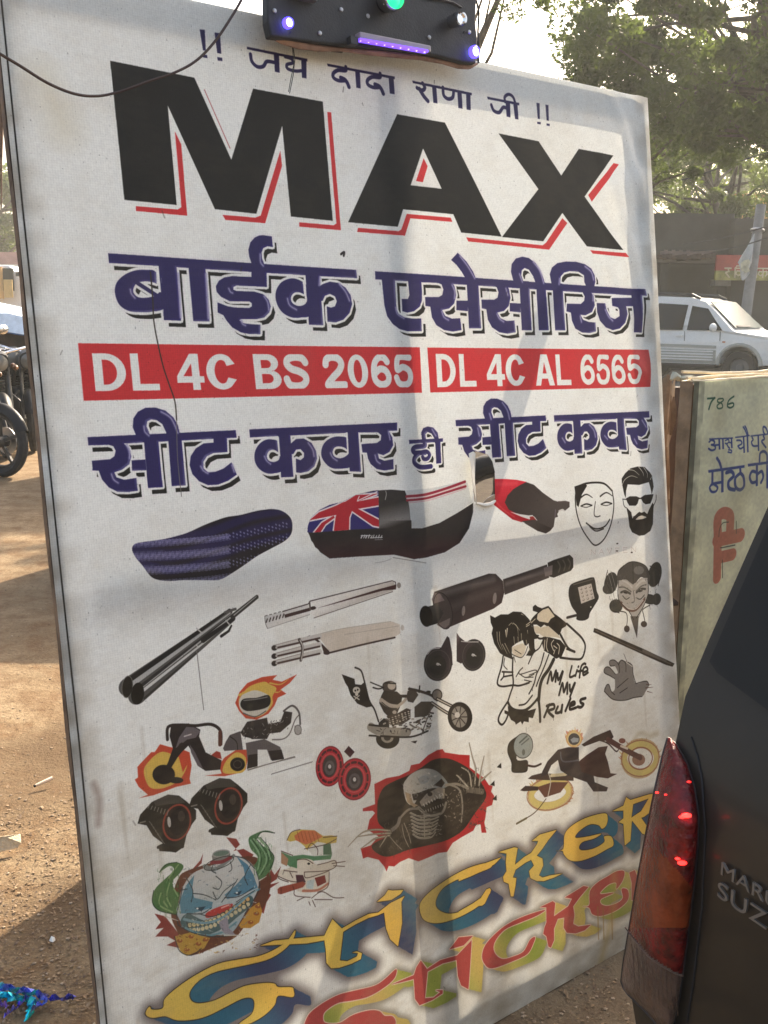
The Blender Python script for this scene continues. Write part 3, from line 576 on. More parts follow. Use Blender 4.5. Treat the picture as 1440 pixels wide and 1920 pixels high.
# --- boy figure
cv.at(900, 1120, 6.545)
F([(120,215),(180,245),(250,205),(340,205),(400,170),(500,175),(545,210),(600,270),(640,380),(680,450),(720,460),(700,500),(660,510),(665,620),(680,650),(620,715),(560,710),(600,640),(590,560),(560,590),(540,580),(520,520),(480,540),(440,560),(390,600),(385,690),(400,760),(300,720),(240,680),(170,560),(140,440),(155,370),(130,310)], DK)
for i, l in enumerate([[(205,420),(215,540),(260,640)], [(235,420),(240,530),(280,640)], [(310,400),(318,490)], [(330,380),(322,480)], [(350,340),(380,310),(400,330)], [(400,310),(450,360),(465,470)], [(430,330),(480,400)], [(410,480),(420,590)], [(460,480),(465,560)], [(500,440),(505,540)], [(575,400),(580,440)], [(300,560),(360,680)], [(270,570),(330,690)], [(500,200),(530,215)], [(600,620),(610,650)], [(560,520),(575,590)]]): L(l, 14 if i in (2,3) else 6, (214,204,180), w2=3)
F([(385,610),(450,580),(520,560),(560,600),(540,680),(500,735),(440,720),(395,680)], (214,204,182)); L([(385,690),(430,715),(500,735),(545,690),(580,600)], 9, DK); L([(420,640),(460,665),(500,690)], 8, DK)
F([(640,110),(670,85),(700,110),(750,130),(830,100),(860,130),(900,190),(970,240),(1060,315),(1050,350),(1000,380),(975,450),(930,445),(850,370),(780,330),(740,365),(690,330),(650,330),(600,360),(560,360),(640,240),(700,180),(640,160)], DK)
F([(760,150),(830,125),(880,190),(910,230),(860,260),(830,310),(780,300),(720,290),(690,260),(700,200)], (212,200,176)); F([(640,350),(700,350),(740,370),(830,345),(940,440),(990,500),(900,480),(780,480),(720,440),(680,440)], (206,196,174))
for l in ([(560,335),(620,290)], [(620,310),(670,260)], [(560,355),(600,330)]): L(l, 8, (214,204,180))
F([(765,480),(850,485),(980,520),(1050,600),(1000,720),(930,750),(850,690),(780,650),(755,560)], DK)
for l in ([(790,520),(780,640)], [(820,500),(810,600),(830,660)], [(900,520),(870,570),(900,650)], [(940,560),(970,600),(960,690)], [(900,590),(940,620)], [(915,640),(900,690)]): L(l, 10, (206,198,180))
for l, w in (([(1060,320),(1160,410),(1250,500),(1290,600),(1250,740),(1150,755),(980,735)], 18), ([(980,450),(1040,560),(1090,630),(1160,665)], 20), ([(980,380),(960,450)], 12), ([(1060,630),(1110,650)], 14),
             ([(640,340),(660,430),(720,500),(800,490)], 16), ([(760,540),(720,620),(650,680),(590,810)], 12), ([(780,680),(740,830),(690,940),(660,1060),(600,1180)], 14), ([(900,760),(840,880),(770,980),(735,1090),(720,1260)], 34),
             ([(840,700),(780,860),(720,1000),(690,1085)], 14), ([(280,720),(260,850),(215,1010),(220,1070),(280,1090),(400,1075),(480,1080),(600,1045)], 16), ([(400,740),(395,900),(405,1060),(370,1180),(340,1280)], 16),
             ([(300,740),(290,830),(330,880)], 8), ([(270,910),(400,915)], 14), ([(290,970),(400,950)], 14), ([(290,920),(285,970),(255,1010)], 14), ([(440,970),(480,900),(520,860)], 10), ([(480,900),(490,940),(660,890),(690,910),(600,950)], 8),
             ([(490,940),(560,980),(660,940)], 8), ([(560,980),(650,975)], 8), ([(540,1010),(630,1030)], 8), ([(560,1050),(620,1030)], 8), ([(340,1280),(380,1350),(460,1385),(580,1370),(700,1250)], 22), ([(480,1320),(560,1300),(640,1200)], 14),
             ([(560,1370),(640,1310),(710,1220)], 10), ([(720,1260),(735,1400),(740,1520)], 26), ([(330,1290),(250,1420),(225,1510),(270,1560),(320,1500),(360,1390)], 18), ([(640,1140),(650,1060)], 6), ([(410,720),(430,790)], 6)): L(l, w*1.3, DK)
F([(340,1330),(470,1385),(600,1385),(690,1360),(650,1480),(600,1470),(600,1530),(540,1520),(520,1560),(500,1520),(440,1560),(430,1530),(380,1500),(350,1440)], DK); F([(300,1380),(350,1400),(340,1440),(300,1420)], DK)
def word(strokes, w=13):
    for l in strokes: L(l, w*1.55, DK)
word([[(825,1050),(865,910),(885,1020),(930,895),(925,1030)], [(950,930),(960,1010),(1010,905)], [(1015,910),(975,1060)]], 18)                     # My
word([[(1125,840),(1100,970),(1160,955)], [(1190,890),(1170,960)], [(1205,850),(1208,845)], [(1220,980),(1240,850),(1275,810),(1295,815)], [(1205,905),(1265,895)], [(1265,920),(1320,890),(1300,850),(1265,880),(1270,950),(1325,920)]], 16)   # Life
word([[(970,1195),(1010,1050),(1030,1160),(1070,1045),(1070,1180)], [(1100,1070),(1110,1150),(1160,1050)], [(1165,1050),(1105,1215)]], 18)             # My
word([[(790,1465),(850,1315)], [(820,1330),(900,1310),(910,1360),(840,1395),(900,1460)], [(955,1340),(930,1410),(990,1400),(1010,1320)], [(1010,1320),(1000,1410)], [(1110,1240),(1050,1390)], [(1105,1330),(1160,1310),(1155,1280),(1115,1300),(1105,1370),(1180,1350)],
      [(1295,1235),(1235,1255),(1240,1290),(1270,1310),(1240,1345),(1200,1340)]], 20)                                                              # Rules
# --- motorbike with burning wheels and a helmeted rider (generic)
cv.at(230, 1250, 4)
FR, FY = (196,78,54), (214,178,84)
F([(120,985),(190,960),(120,900),(90,845),(115,830),(110,750),(215,640),(240,640),(280,580),(350,600),(450,620),(500,640),(515,740),(500,840),(510,875),(400,900),(300,940),(230,965)], FR)
F([(200,900),(160,800),(180,730),(280,640),(380,660),(480,720),(440,830),(380,880),(280,915)], FY, sm=True); F([(420,680),(470,650),(500,700),(450,790)], FR)
F([(615,815),(740,800),(720,740),(760,680),(850,620),(930,620),(935,700),(920,770),(850,800),(760,820)], FR); F([(750,790),(770,710),(850,640),(920,680),(910,780),(830,800)], FY, sm=True); F([(650,670),(700,630),(730,640),(740,690)], (150,50,40))
F([(375,610),(350,520),(360,440),(450,430),(490,422),(580,470),(570,520),(620,640),(700,680),(740,700),(730,770),(620,780),(560,740),(520,640),(490,590),(440,640),(360,740),(335,730)], (46,40,38))
F([(490,425),(580,480),(545,530),(480,545),(395,610),(420,530)], (104,96,98)); F([(500,580),(540,640),(600,760),(560,740),(510,640)], (100,92,94))
L([(335,545),(340,450),(430,435),(540,440),(660,430),(730,480),(735,580)], 22, (50,42,38)); L([(728,490),(728,580)], 30, (90,54,44)); L([(460,520),(510,505)], 8, (206,200,196))
cv.disc((308,808), 84, 74, (44,38,34)); cv.disc((400,850), 54, 24, (44,40,36)); L([(350,740),(440,590)], 44, (48,42,38)); cv.disc((860,730), 56, 52, (40,36,32)); cv.ring((860,730), 30, 28, 5, (90,80,70))
F([(930,770),(1290,668),(1295,680),(1100,730),(940,778)], (120,114,106))
F([(750,610),(770,560),(800,510),(880,480),(900,620),(760,630)], (84,78,78)); L([(800,520),(850,560),(860,620)], 7, (40,36,34))
F([(880,490),(930,410),(1080,380),(1100,500),(1080,540),(980,540),(900,520)], (52,48,46)); F([(1080,430),(1180,410),(1210,330),(1270,340),(1260,420),(1180,490),(1090,500)], (56,50,46))
F([(920,570),(1060,540),(1180,600),(1210,690),(1110,700),(1080,620),(1010,620),(1010,740),(940,750)], (92,86,86)); F([(1090,630),(1190,620),(1210,690),(1120,705)], (44,38,36)); F([(940,660),(1010,650),(1010,745),(930,765)], (44,38,36))
rr = random.Random(9)
for i in range(60): x = rr.uniform(900,1260); y = 520-(x-900)*.3+rr.uniform(-50,40); L([(x,y),(x+rr.uniform(-14,14),y+rr.uniform(-14,14))], 4, (150,146,142) if i % 2 else (30,28,26))
L([(1120,545),(1200,540),(1250,500),(1290,400),(1320,360)], 9, (110,106,102)); L([(1205,330),(1270,290),(1320,340),(1330,430)], 14, (84,80,76)); F([(1285,440),(1335,435),(1340,505),(1290,505)], (170,166,160)); cv.ring((1313,472), 26, 36, 5, (90,84,80))
F([(870,330),(840,270),(870,190),(930,120),(1040,75),(1155,60),(1120,95),(1190,110),(1305,55),(1250,120),(1180,170),(1225,200),(1160,230),(1135,290),(1090,350),(1000,395),(920,385)], FR); F([(890,320),(880,230),(940,150),(1050,110),(1100,130),(1150,160),(1120,220),(1120,280),(1060,350),(980,375)], FY, sm=True)
for l in ([(1100,120),(1180,130),(1240,90)], [(1120,180),(1160,190),(1190,170)], [(880,300),(870,240),(900,180)]): L(l, 12, FY, w2=3)
cv.disc((985,265), 112, 100, (150,74,44), -.15); cv.disc((985,268), 118, 104, (206,202,188), -.15); F([(880,290),(900,240),(1000,230),(1090,210),(1105,270),(1060,310),(930,330)], (40,38,36), sm=True); L([(905,250),(1000,240),(1080,225)], 8, (120,118,116)); L([(870,210),(985,165),(1095,200)], 16, FY); L([(900,345),(990,372),(1070,330)], 8, (90,84,80))
for i in range(26): x = 1115+i*12; L([(x,806-i*3.6),(x+7,800-i*3.6)], 5, (84,78,72))
# --- two spotlights with red rims
for ox, oy in ((0, 0), (385, -125)):
    q = lambda *p: [(a+ox, b+oy) for a, b in p]
    F(q((110,1175),(130,1110),(220,1015),(340,958),(420,965),(480,1010),(550,1075),(550,1140),(520,1180),(480,1260),(460,1350),(400,1395),(370,1390),(280,1385),(270,1355),(310,1330),(230,1270),(180,1190)), (40,37,32))
    F(q((230,1010),(340,960),(430,970),(470,1020),(350,1030),(250,1045)), (66,62,56)); cv.disc(q((408,1168))[0], 104, 140, (46,36,32), .25); cv.ring(q((408,1168))[0], 98, 136, 13, (142,60,48), .25); cv.disc(q((420,1160))[0], 70, 104, (34,30,28), .2)
    cv.disc(q((350,1165))[0], 13, 40, (190,186,178), -.1); cv.disc(q((440,1120))[0], 26, 40, (58,50,46)); L(q((270,1355),(340,1330),(450,1350)), 24, (44,42,38)); L(q((130,1170),(170,1160)), 10, (120,116,108))
    for i in range(7): L(q((190+i*24,1060+i*9),(200+i*24,1040+i*6)), 6, (130,126,118)); L(q((200+i*16,1160+i*24),(222+i*16,1185+i*24)), 5, (110,106,98))
# --- rider with a ragged flag
cv.at(570, 1230, 4)
L([(385,85),(430,110),(455,190),(490,330),(530,400),(560,490)], 12, DK); F([(283,135),(380,170),(385,210),(430,215),(460,190),(490,330),(520,375),(470,385),(400,355),(350,290),(330,230),(310,200)], DK)
cv.disc((395,255), 28, 26, (206,200,186)); cv.disc((386,258), 7, 8, DK); cv.disc((404,252), 7, 8, DK); L([(375,300),(415,325)], 8, (206,200,186)); L([(415,295),(380,325)], 7, (206,200,186)); cv.disc((396,285), 12, 14, (206,200,186))
F([(590,230),(600,200),(650,185),(690,205),(692,255),(640,270),(600,260)], (70,62,56), sm=True); cv.disc((660,222), 30, 30, (190,178,162)); L([(610,200),(690,205)], 10, DK); L([(500,195),(560,220),(600,235)], 8, DK); L([(520,235),(560,245),(600,235)], 10, DK)
F([(580,300),(600,260),(700,265),(740,300),(730,360),(700,430),(640,460),(600,420),(565,350)], (56,50,44)); L([(580,330),(640,370),(700,380)], 30, (180,168,152)); L([(700,380),(750,340),(775,310)], 22, (180,168,152)); L([(585,345),(640,385),(700,392)], 5, DK); L([(700,300),(770,300)], 20, (54,48,44)); cv.disc((680,420), 16, 14, (180,170,156))
F([(620,450),(700,430),(770,390),(800,400),(800,470),(740,510),(660,520)], (60,52,46))
for i in range(7):
    for j in range(4): cv.disc((640+i*24+j*3, 470-i*9+j*15), 7, 5, (200,192,176))
cv.disc((628,620), 88, 74, (44,40,36)); cv.disc((625,612), 46, 38, (150,144,132)); cv.disc((625,612), 26, 22, (54,50,46)); F([(560,500),(600,465),(640,480),(640,540),(560,540)], (46,42,38))
L([(500,530),(560,560),(650,565),(780,570)], 56, (150,144,132)); L([(490,515),(580,525)], 12, DK); L([(490,595),(600,600),(800,605),(930,560)], 12, DK)
rr = random.Random(2)
for i in range(90):
    x = rr.uniform(560,960); y = rr.uniform(470,600)-(x-560)*.12; L([(x,y),(x+rr.uniform(-26,26),y+rr.uniform(-16,16))], rr.choice([5,8,11]), rr.choice([(52,46,42),(52,46,42),(172,164,150),(98,90,82)]))
F([(830,380),(880,340),(950,340),(980,370),(920,450),(830,460)], (66,60,54)); F([(780,260),(830,245),(860,290),(820,350),(780,340),(770,300)], (62,56,52)); L([(790,245),(860,260),(950,290),(1000,330)], 18, (52,46,42)); L([(870,225),(865,270)], 12, DK)
cv.disc((1000,290), 36, 40, (110,104,98)); cv.ring((1000,290), 36, 40, 8, DK); cv.disc((935,268), 18, 10, DK)
for l in ([(1000,320),(1110,375)], [(960,350),(1050,410),(1140,460)]): L(l, 22, DK); L(l, 8, (190,184,172))
L([(960,380),(920,480),(880,590)], 9, (90,82,76)); cv.disc((1170,455), 92, 112, (42,38,34), -.1); cv.disc((1165,455), 62, 84, (140,134,124), -.1)
for k in range(9): a_ = k*.7; L([(1165,455),(1165+56*math.cos(a_),455+76*math.sin(a_))], 7, (54,48,44))
cv.disc((1150,440), 20, 22, (206,200,190)); cv.ring((1165,455), 62, 84, 7, (50,46,42), -.1); F([(800,640),(850,632),(835,655)], DK)
# --- red speakers
F([(300,715),(335,672),(380,718),(345,760)], (64,38,42))
for c in ((192,825), (378,922)):
    r = (104,152) if c[0] < 300 else (122,158)
    cv.disc(c, r[0], r[1], (186,40,52), .1); cv.ring(c, r[0]*.98, r[1]*.98, 7, (120,26,36), .1)
    for k in range(12): a_ = k*math.pi/6+.2; cv.ring(c, r[0]*.8, r[1]*.8, 17, (66,30,34), .1, a_, a_+.3)
    cv.ring(c, r[0]*.62, r[1]*.62, 9, (208,74,80), .1); cv.disc(c, r[0]*.52, r[1]*.55, (52,44,46), .1); cv.disc((c[0],c[1]+12), r[0]*.36, r[1]*.36, (84,78,80), .1); cv.disc((c[0]-2,c[1]+8), r[0]*.2, r[1]*.2, (56,50,52)); cv.disc((c[0],c[1]+2), 12, 16, (206,204,200))
# --- skeleton bursting through
cv.at(640, 1380, 4.8)
F([(295,430),(400,378),(520,355),(610,310),(625,260),(700,245),(780,170),(860,125),(910,115),(930,145),(1060,165),(1155,170),(1155,280),(1290,380),(1330,440),(1365,450),(1350,500),(1380,540),(1360,620),(1310,640),(1300,730),(1290,780),(1310,870),(1265,870),(1255,790),(1215,800),(1190,850),(1080,910),(1000,960),(950,1040),(870,1050),(780,1090),(690,1125),(600,1095),(520,1130),(470,1170),(420,1165),(400,1215),(380,1170),(330,1110),(230,1085),(190,1100),(170,1010),(260,980),(330,900),(230,840),(250,750),(300,690),(280,670),(190,675),(190,650),(300,610)], (176,40,42))
F([(330,560),(380,460),(480,400),(600,350),(720,280),(830,210),(960,200),(1100,260),(1200,340),(1290,470),(1300,560),(1200,700),(1100,840),(960,930),(780,980),(600,1020),(430,1080),(330,1060),(270,980),(420,880),(330,780),(320,660)], (44,38,32), sm=True)
cv.shade([(555,450),(580,390),(640,330),(740,292),(840,305),(920,370),(960,440),(900,470),(800,470),(700,540),(640,620),(580,580)], (196,190,176), (120,126,126), (620,500), (900,340), sm=True)
cv.disc((740,390), 50, 36, (112,124,132), -.4, a=.5); F([(632,520),(700,505),(790,470),(770,530),(700,575),(645,575)], (40,34,30)); F([(830,440),(900,380),(930,420),(900,460)], (40,34,30))
F([(700,590),(760,520),(870,460),(930,470),(925,560),(860,560),(800,590),(720,630)], (140,130,116)); cv.disc((795,520), 22, 20, (44,38,34)); F([(570,500),(620,520),(640,600),(690,620),(650,640),(590,590)], (160,136,106))
for i in range(8): L([(735+i*24,610-i*14),(745+i*24,628-i*14)], 8, (206,198,180)); L([(760+i*22,680-i*8),(756+i*22,664-i*8)], 7, (170,160,144))
L([(690,640),(780,710),(900,690),(940,600)], 24, (124,118,106)); L([(700,650),(780,700),(900,680)], 5, (60,54,48))
for i in range(7): y = 690+i*32; L([(615+i*4,y),(700,y+34),(800,y+28),(880-i*6,y+6-i*4)], 13, (142,134,118)); 
for i in range(7): y = 683+i*32; L([(620+i*4,y),(700,y+32),(795,y+26)], 4, (196,188,170))
L([(740,680),(745,900)], 12, (150,142,126)); L([(520,740),(600,660),(690,650)], 20, (120,112,100)); L([(520,740),(500,800),(440,850)], 34, (116,108,98)); 
for l in ([(540,790),(560,900),(600,990)], [(560,780),(600,880),(620,960)], [(430,900),(480,960),(540,1020)]): L(l, 7, (134,126,112))
for l in ([(440,850),(300,840),(180,870),(55,995)], [(440,870),(290,880),(130,905)], [(430,890),(300,920),(240,960),(170,1010)], [(400,900),(370,950),(340,995)]): L(l, 22, (112,102,86), w2=6); L(l, 7, (196,186,160), w2=3)
for l in ([(1150,470),(1060,370),(1035,350)], [(1170,450),(1150,330),(1080,280)], [(1200,440),(1210,300),(1180,190),(1150,60)], [(1240,440),(1260,300),(1285,180)], [(1260,400),(1350,320)]): L(l, 22, (120,112,98), w2=9); L(l, 8, (190,182,164), w2=3)
L([(1140,480),(1270,500)], 44, (100,92,80)); L([(940,440),(1040,430),(1140,470)], 20, (132,124,110)); L([(960,430),(1060,480),(1090,620),(1080,770)], 16, (130,124,112))
rr = random.Random(7)
for i in range(60): x = rr.uniform(940,1085); y = rr.uniform(470,770); L([(x,y),(x+rr.uniform(-22,22),y+rr.uniform(-18,18))], 6, rr.choice([(150,142,126),(110,104,94),(50,44,38)]))
for p in ((1360,430),(1380,560),(1420,270)): F([(p[0]-20,p[1]+10),(p[0]+20,p[1]-30),(p[0]+24,p[1]+20)], DK)
hatch = lambda n, x0, x1, y0, y1, cols, w, dx, dy, sd: [L([(q.uniform(x0,x1),)*1+(0,)] if False else (lambda x, y: [(x,y),(x+q.uniform(-dx,dx)*.5,y+q.uniform(-dy,dy)*.5),(x+q.uniform(-dx,dx),y+q.uniform(-dy,dy))])(q.uniform(x0,x1), q.uniform(y0,y1)), q.uniform(w*.5,w), q.choice(cols), w2=2, a=.8) for q in [random.Random(sd)] for _ in range(n)]
hatch(90, 600, 900, 670, 900, [(60,54,48),(120,112,98),(190,182,164)], 7, 40, 16, 31); hatch(60, 1050, 1290, 300, 520, [(50,44,38),(150,142,126),(100,92,80)], 8, 14, 50, 32); hatch(60, 560, 900, 320, 560, [(100,98,92),(150,146,136),(206,200,186)], 9, 30, 24, 33)
hatch(50, 340, 620, 780, 1040, [(60,54,46),(96,88,76)], 6, 30, 60, 34); hatch(50, 1000, 1300, 560, 840, [(60,52,46),(76,64,56)], 10, 40, 40, 35)
# --- round headlamp, second burning-wheel bike (generic rider)
cv.at(930, 1330, 4.114)
F([(90,330),(100,260),(150,215),(200,200),(160,380),(240,390),(250,430),(240,480),(180,490),(125,480),(120,410)], (50,46,40), sm=True); cv.disc((212,280), 74, 96, (150,160,158), .1); cv.ring((212,280), 74, 96, 6, (60,60,56), .1)
L([(185,255),(240,205)], 12, (80,88,88)); L([(200,270),(255,225)], 10, (90,98,98)); cv.disc((215,330), 12, 24, (90,96,92)); L([(240,430),(300,440),(350,420)], 14, (60,44,38))
FC, FB = (214,196,118), (150,96,70)
L([(1060,230),(1110,180),(1180,200),(1240,180)], 30, (190,180,150), a=.5, soft=26)
rq = random.Random(15)
for cx0, cy0, ra, rb in ((1110,375,140,130), (420,650,165,112)):
    for k in range(64): a_ = k/64*6.283; x, y = cx0+ra*math.cos(a_), cy0+rb*math.sin(a_); L([(x,y),(x+rq.uniform(-14,14)+math.cos(a_)*16,y+rq.uniform(-26,4)+math.sin(a_)*14)], 14, rq.choice([(190,120,70),(206,176,100),(150,96,66)]), w2=3, a=.75)
cv.ring((1110,375), 128, 118, 60, (186,150,96), -.3, a=.7); cv.ring((1110,375), 122, 112, 42, FC, -.3); cv.ring((1110,375), 92, 84, 10, FB, -.3); cv.ring((1110,375), 148, 138, 8, FB, -.3, a=.8); cv.disc((1095,385), 50, 46, (142,104,88))
cv.ring((420,650), 150, 96, 60, (186,150,96), -.25, a=.7); cv.ring((420,650), 145, 90, 44, FC, -.25); cv.ring((420,650), 180, 124, 7, FB, -.25, a=.8); F([(320,600),(440,560),(560,560),(500,640),(380,680)], (100,66,54))
F([(190,625),(230,590),(330,595),(330,625),(220,632)], (64,50,46)); F([(250,535),(280,510),(360,490),(600,510),(600,550),(380,545),(280,540)], (70,56,50)); L([(430,510),(540,500)], 20, (214,200,160))
F([(360,480),(400,400),(480,310),(560,290),(640,290),(640,400),(740,440),(760,560),(860,600),(850,630),(750,632),(700,560),(560,510),(500,470),(480,390),(430,430),(400,500),(350,520)], (58,50,50)); L([(500,330),(520,400),(640,390)], 10, (90,90,98))
F([(640,400),(700,350),(790,290),(860,280),(840,340),(860,400),(880,490),(930,495),(860,530),(780,520),(660,480)], (66,46,42)); F([(660,270),(750,210),(880,155),(905,210),(880,240),(800,240),(680,285)], (60,46,42)); L([(780,230),(860,260),(920,320),(940,310)], 9, (60,46,42))
L([(860,230),(960,290),(1060,345),(1110,370)], 34, (86,56,52)); L([(960,280),(1010,300)], 14, (220,206,190)); cv.disc((970,240), 26, 20, (120,70,60))
for k in range(40): a_ = k/40*6.283; x, y = 603+56*math.cos(a_), 225+60*math.sin(a_); L([(x,y),(x+math.cos(a_)*12+rq.uniform(-6,6),y-rq.uniform(4,34))], 13, rq.choice([(204,110,66),(214,170,90),(176,80,60)]), w2=3, a=.7)
cv.disc((600,225), 60, 64, (214,184,120), a=.8); cv.disc((603,228), 44, 46, (72,70,70)); F([(575,232),(600,215),(640,222),(635,250),(590,256)], (150,156,160)); L([(410,495),(425,560),(405,670)], 8, (190,184,170)); L([(390,690),(300,800),(165,880)], 7, (80,66,50)); L([(240,840),(165,882)], 14, (100,90,60))
# --- green-haired clown head (generic)
cv.at(270, 1540, 3.692)
for p in ([(570,110),(640,120),(665,160),(620,205),(690,190),(760,230),(720,290)], [(880,330),(905,370),(950,310),(920,400),(860,440),(940,420),(850,480),(880,510),(850,560),(830,640),(780,600)], [(75,640),(120,700),(80,750),(140,740),(80,800),(170,800),(220,830),(160,860),(250,880),(260,800),(150,660)], [(320,350),(390,270),(410,220),(400,290),(260,420)]): F(p, (132,58,52))
F([(240,780),(190,640),(230,420),(330,330),(720,240),(870,340),(850,560),(720,700),(640,800),(500,870),(300,930)], (96,56,42), sm=True)
F([(215,800),(330,770),(460,810),(420,880),(300,935),(255,900)], (182,142,60)); F([(660,720),(740,600),(800,560),(820,620),(800,700),(740,740),(670,740)], (190,138,56))
for c in ((330,800),(300,890),(380,850),(250,830),(430,820),(740,700),(780,640),(790,590)): cv.disc(c, 20, 13, (146,82,46)); cv.disc((c[0]+4,c[1]-6), 6, 4, (214,180,90))
F([(110,355),(150,300),(230,285),(275,310),(250,360),(200,420),(220,480),(250,500),(240,560),(250,640),(180,640),(80,600),(60,550),(80,470),(150,400),(210,340),(180,310)], (70,110,62), sm=True)
F([(905,80),(820,75),(780,120),(800,160),(860,190),(900,250),(880,330),(800,410),(760,330),(790,250),(740,190),(725,120),(760,90),(840,62)], (70,112,70), sm=True)
for l in ([(120,500),(110,580),(200,630)], [(180,430),(160,520),(190,590)], [(140,560),(170,600)], [(240,300),(170,400)], [(210,470),(240,520)]): L(l, 10, (128,160,104)); 
for l in ([(760,120),(820,190),(850,270),(800,370)], [(790,110),(850,180),(875,260)], [(740,130),(800,230),(790,330)]): L(l, 10, (130,170,128)); L([(a+14,b) for a, b in l], 5, (34,56,40))
for l in ([(70,480),(60,560),(110,620),(240,650)], [(110,355),(160,300),(230,285)], [(905,80),(820,72),(780,120)], [(860,190),(902,250),(870,340)]): L(l, 6, (34,52,38))
cv.shade([(245,560),(270,460),(340,360),(480,300),(620,240),(720,270),(780,350),(790,470),(700,640),(600,780),(460,780),(300,740),(230,640)], (196,198,194), (150,170,176), (500,400), (450,760), sm=True)
F([(250,560),(290,450),(350,370),(335,470),(350,530),(480,560),(470,600),(330,640),(260,640)], (82,130,150)); F([(640,240),(720,300),(760,370),(790,460),(720,490),(580,540),(560,510),(640,440),(700,370),(690,320)], (80,126,150))
F([(350,600),(430,590),(400,625)], (40,60,76)); F([(620,500),(680,480),(660,515)], (40,60,76)); cv.disc((645,495), 8, 6, (230,236,230)); cv.disc((372,605), 8, 6, (230,236,230))
F([(430,640),(500,600),(610,570),(600,610),(520,650),(440,670)], (176,58,54), sm=True); L([(540,600),(590,580)], 10, (222,160,150))
L([(300,690),(420,740),(540,700),(640,620),(720,560)], 88, (66,92,96)); 
for i in range(15):
    t = i/14; x = 320+t*400; y = 715+38*math.sin(t*3.1+.3)-t*150+(10 if t < .5 else 0); cv.disc((x,y-16), 15, 17, (208,194,140) if i < 9 else (206,170,110)); cv.disc((x+2,y+20), 14, 15, (200,190,150)); cv.ring((x,y-16), 15, 17, 3, (44,44,40))
L([(280,680),(420,705),(540,670),(640,590),(740,500),(800,470)], 16, (110,150,162)); L([(290,740),(420,790),(540,770),(640,700)], 14, (96,140,152)); F([(520,700),(580,660),(590,740),(640,790),(580,790),(540,760)], (140,136,150))
for l in ([(340,500),(420,510),(500,545)], [(500,380),(540,420),(520,470),(480,460)], [(480,490),(510,540),(560,480),(640,420)], [(270,460),(250,560),(230,640),(240,720)], [(780,350),(800,470),(700,640)], [(620,240),(700,260),(770,330)], [(540,560),(600,480),(650,400)], [(300,640),(400,640),(470,600)], [(560,530),(660,520),(760,460)], [(240,720),(330,770),(480,800),(620,790)]): L(l, 6, (46,54,58))
F([(470,240),(500,205),(580,200),(600,225),(590,270),(480,290)], (120,120,116)); cv.disc((535,222), 56, 20, (96,118,106), -.15); cv.ring((535,222), 58, 22, 8, (150,150,146), -.15); L([(420,310),(500,330),(620,240)], 26, (120,126,122)); L([(470,285),(540,280),(600,250)], 24, (124,52,56)); cv.ring((520,290), 108, 36, 5, (44,44,42), -.35)
for l in ([(150,660),(240,690)], [(560,790),(700,790)], [(800,410),(850,380)]): L(l, 9, (206,206,196), w2=3)
hatch(110, 270, 780, 300, 780, [(96,110,116),(150,170,176),(60,84,98),(214,216,210)], 6, 26, 20, 41); hatch(60, 90, 260, 330, 630, [(44,70,40),(120,152,98),(84,120,72)], 6, 10, 50, 42); hatch(60, 760, 890, 120, 380, [(44,70,44),(130,170,120),(84,124,80)], 6, 12, 50, 43); hatch(60, 230, 800, 780, 920, [(110,70,44),(84,50,38),(196,160,80)], 8, 24, 14, 44)
for l in ([(300,400),(340,480),(330,560)], [(740,300),(700,380),(720,440)], [(480,300),(470,340),(500,360)], [(600,280),(610,330),(590,350)], [(380,640),(470,660),(560,630)], [(250,480),(300,470)], [(640,560),(700,520),(770,480)], [(300,700),(310,740)], [(700,560),(720,600)], [(400,880),(330,930),(250,900),(215,800)]): L(l, 5, (40,44,46))
# --- cartoon cat with an orange cap (generic)
F([(990,130),(1010,80),(1080,55),(1180,60),(1240,100),(1300,95),(1335,105),(1330,145),(1250,160),(1130,200),(1110,170),(1060,130),(1010,140)], (206,178,84)); F([(1040,100),(1090,62),(1180,62),(1235,105),(1150,150),(1120,160),(1050,130)], (204,110,70))
for i in range(6): L([(1060+i*26,70),(1080+i*26,140)], 4, (150,74,50))
F([(1130,190),(1200,140),(1260,150),(1240,240),(1180,250)], (220,220,210)); F([(1240,160),(1290,150),(1300,230),(1240,230)], (74,104,78)); F([(950,210),(1020,240),(1100,230),(1180,240),(1300,230),(1290,260),(1180,270),(1080,300),(1020,320),(980,290)], (80,130,90)); F([(950,210),(1000,260),(990,310),(950,290)], (170,130,100))
F([(1010,320),(1080,260),(1160,265),(1200,300),(1320,270),(1325,310),(1280,350),(1280,440),(1220,480),(1120,490),(1060,480),(1010,420),(930,380),(940,340)], (222,214,196), sm=True); F([(1010,310),(1060,265),(1060,325)], (76,124,84))
F([(1050,370),(1100,370),(1120,420),(1060,440)], (80,50,56)); F([(1180,390),(1250,370),(1260,420),(1200,450)], (120,48,44)); L([(1100,480),(1200,475),(1270,430)], 16, (186,120,96)); F([(1130,410),(1180,400),(1170,470),(1120,460)], (190,206,206))
F([(925,470),(940,455),(1100,415),(1120,430),(1100,455),(950,505),(928,500)], (150,72,56)); L([(950,460),(950,500)], 5, (90,40,34)); L([(1030,445),(1040,475)], 5, (90,40,34)); cv.disc((1140,292), 10, 8, DK)
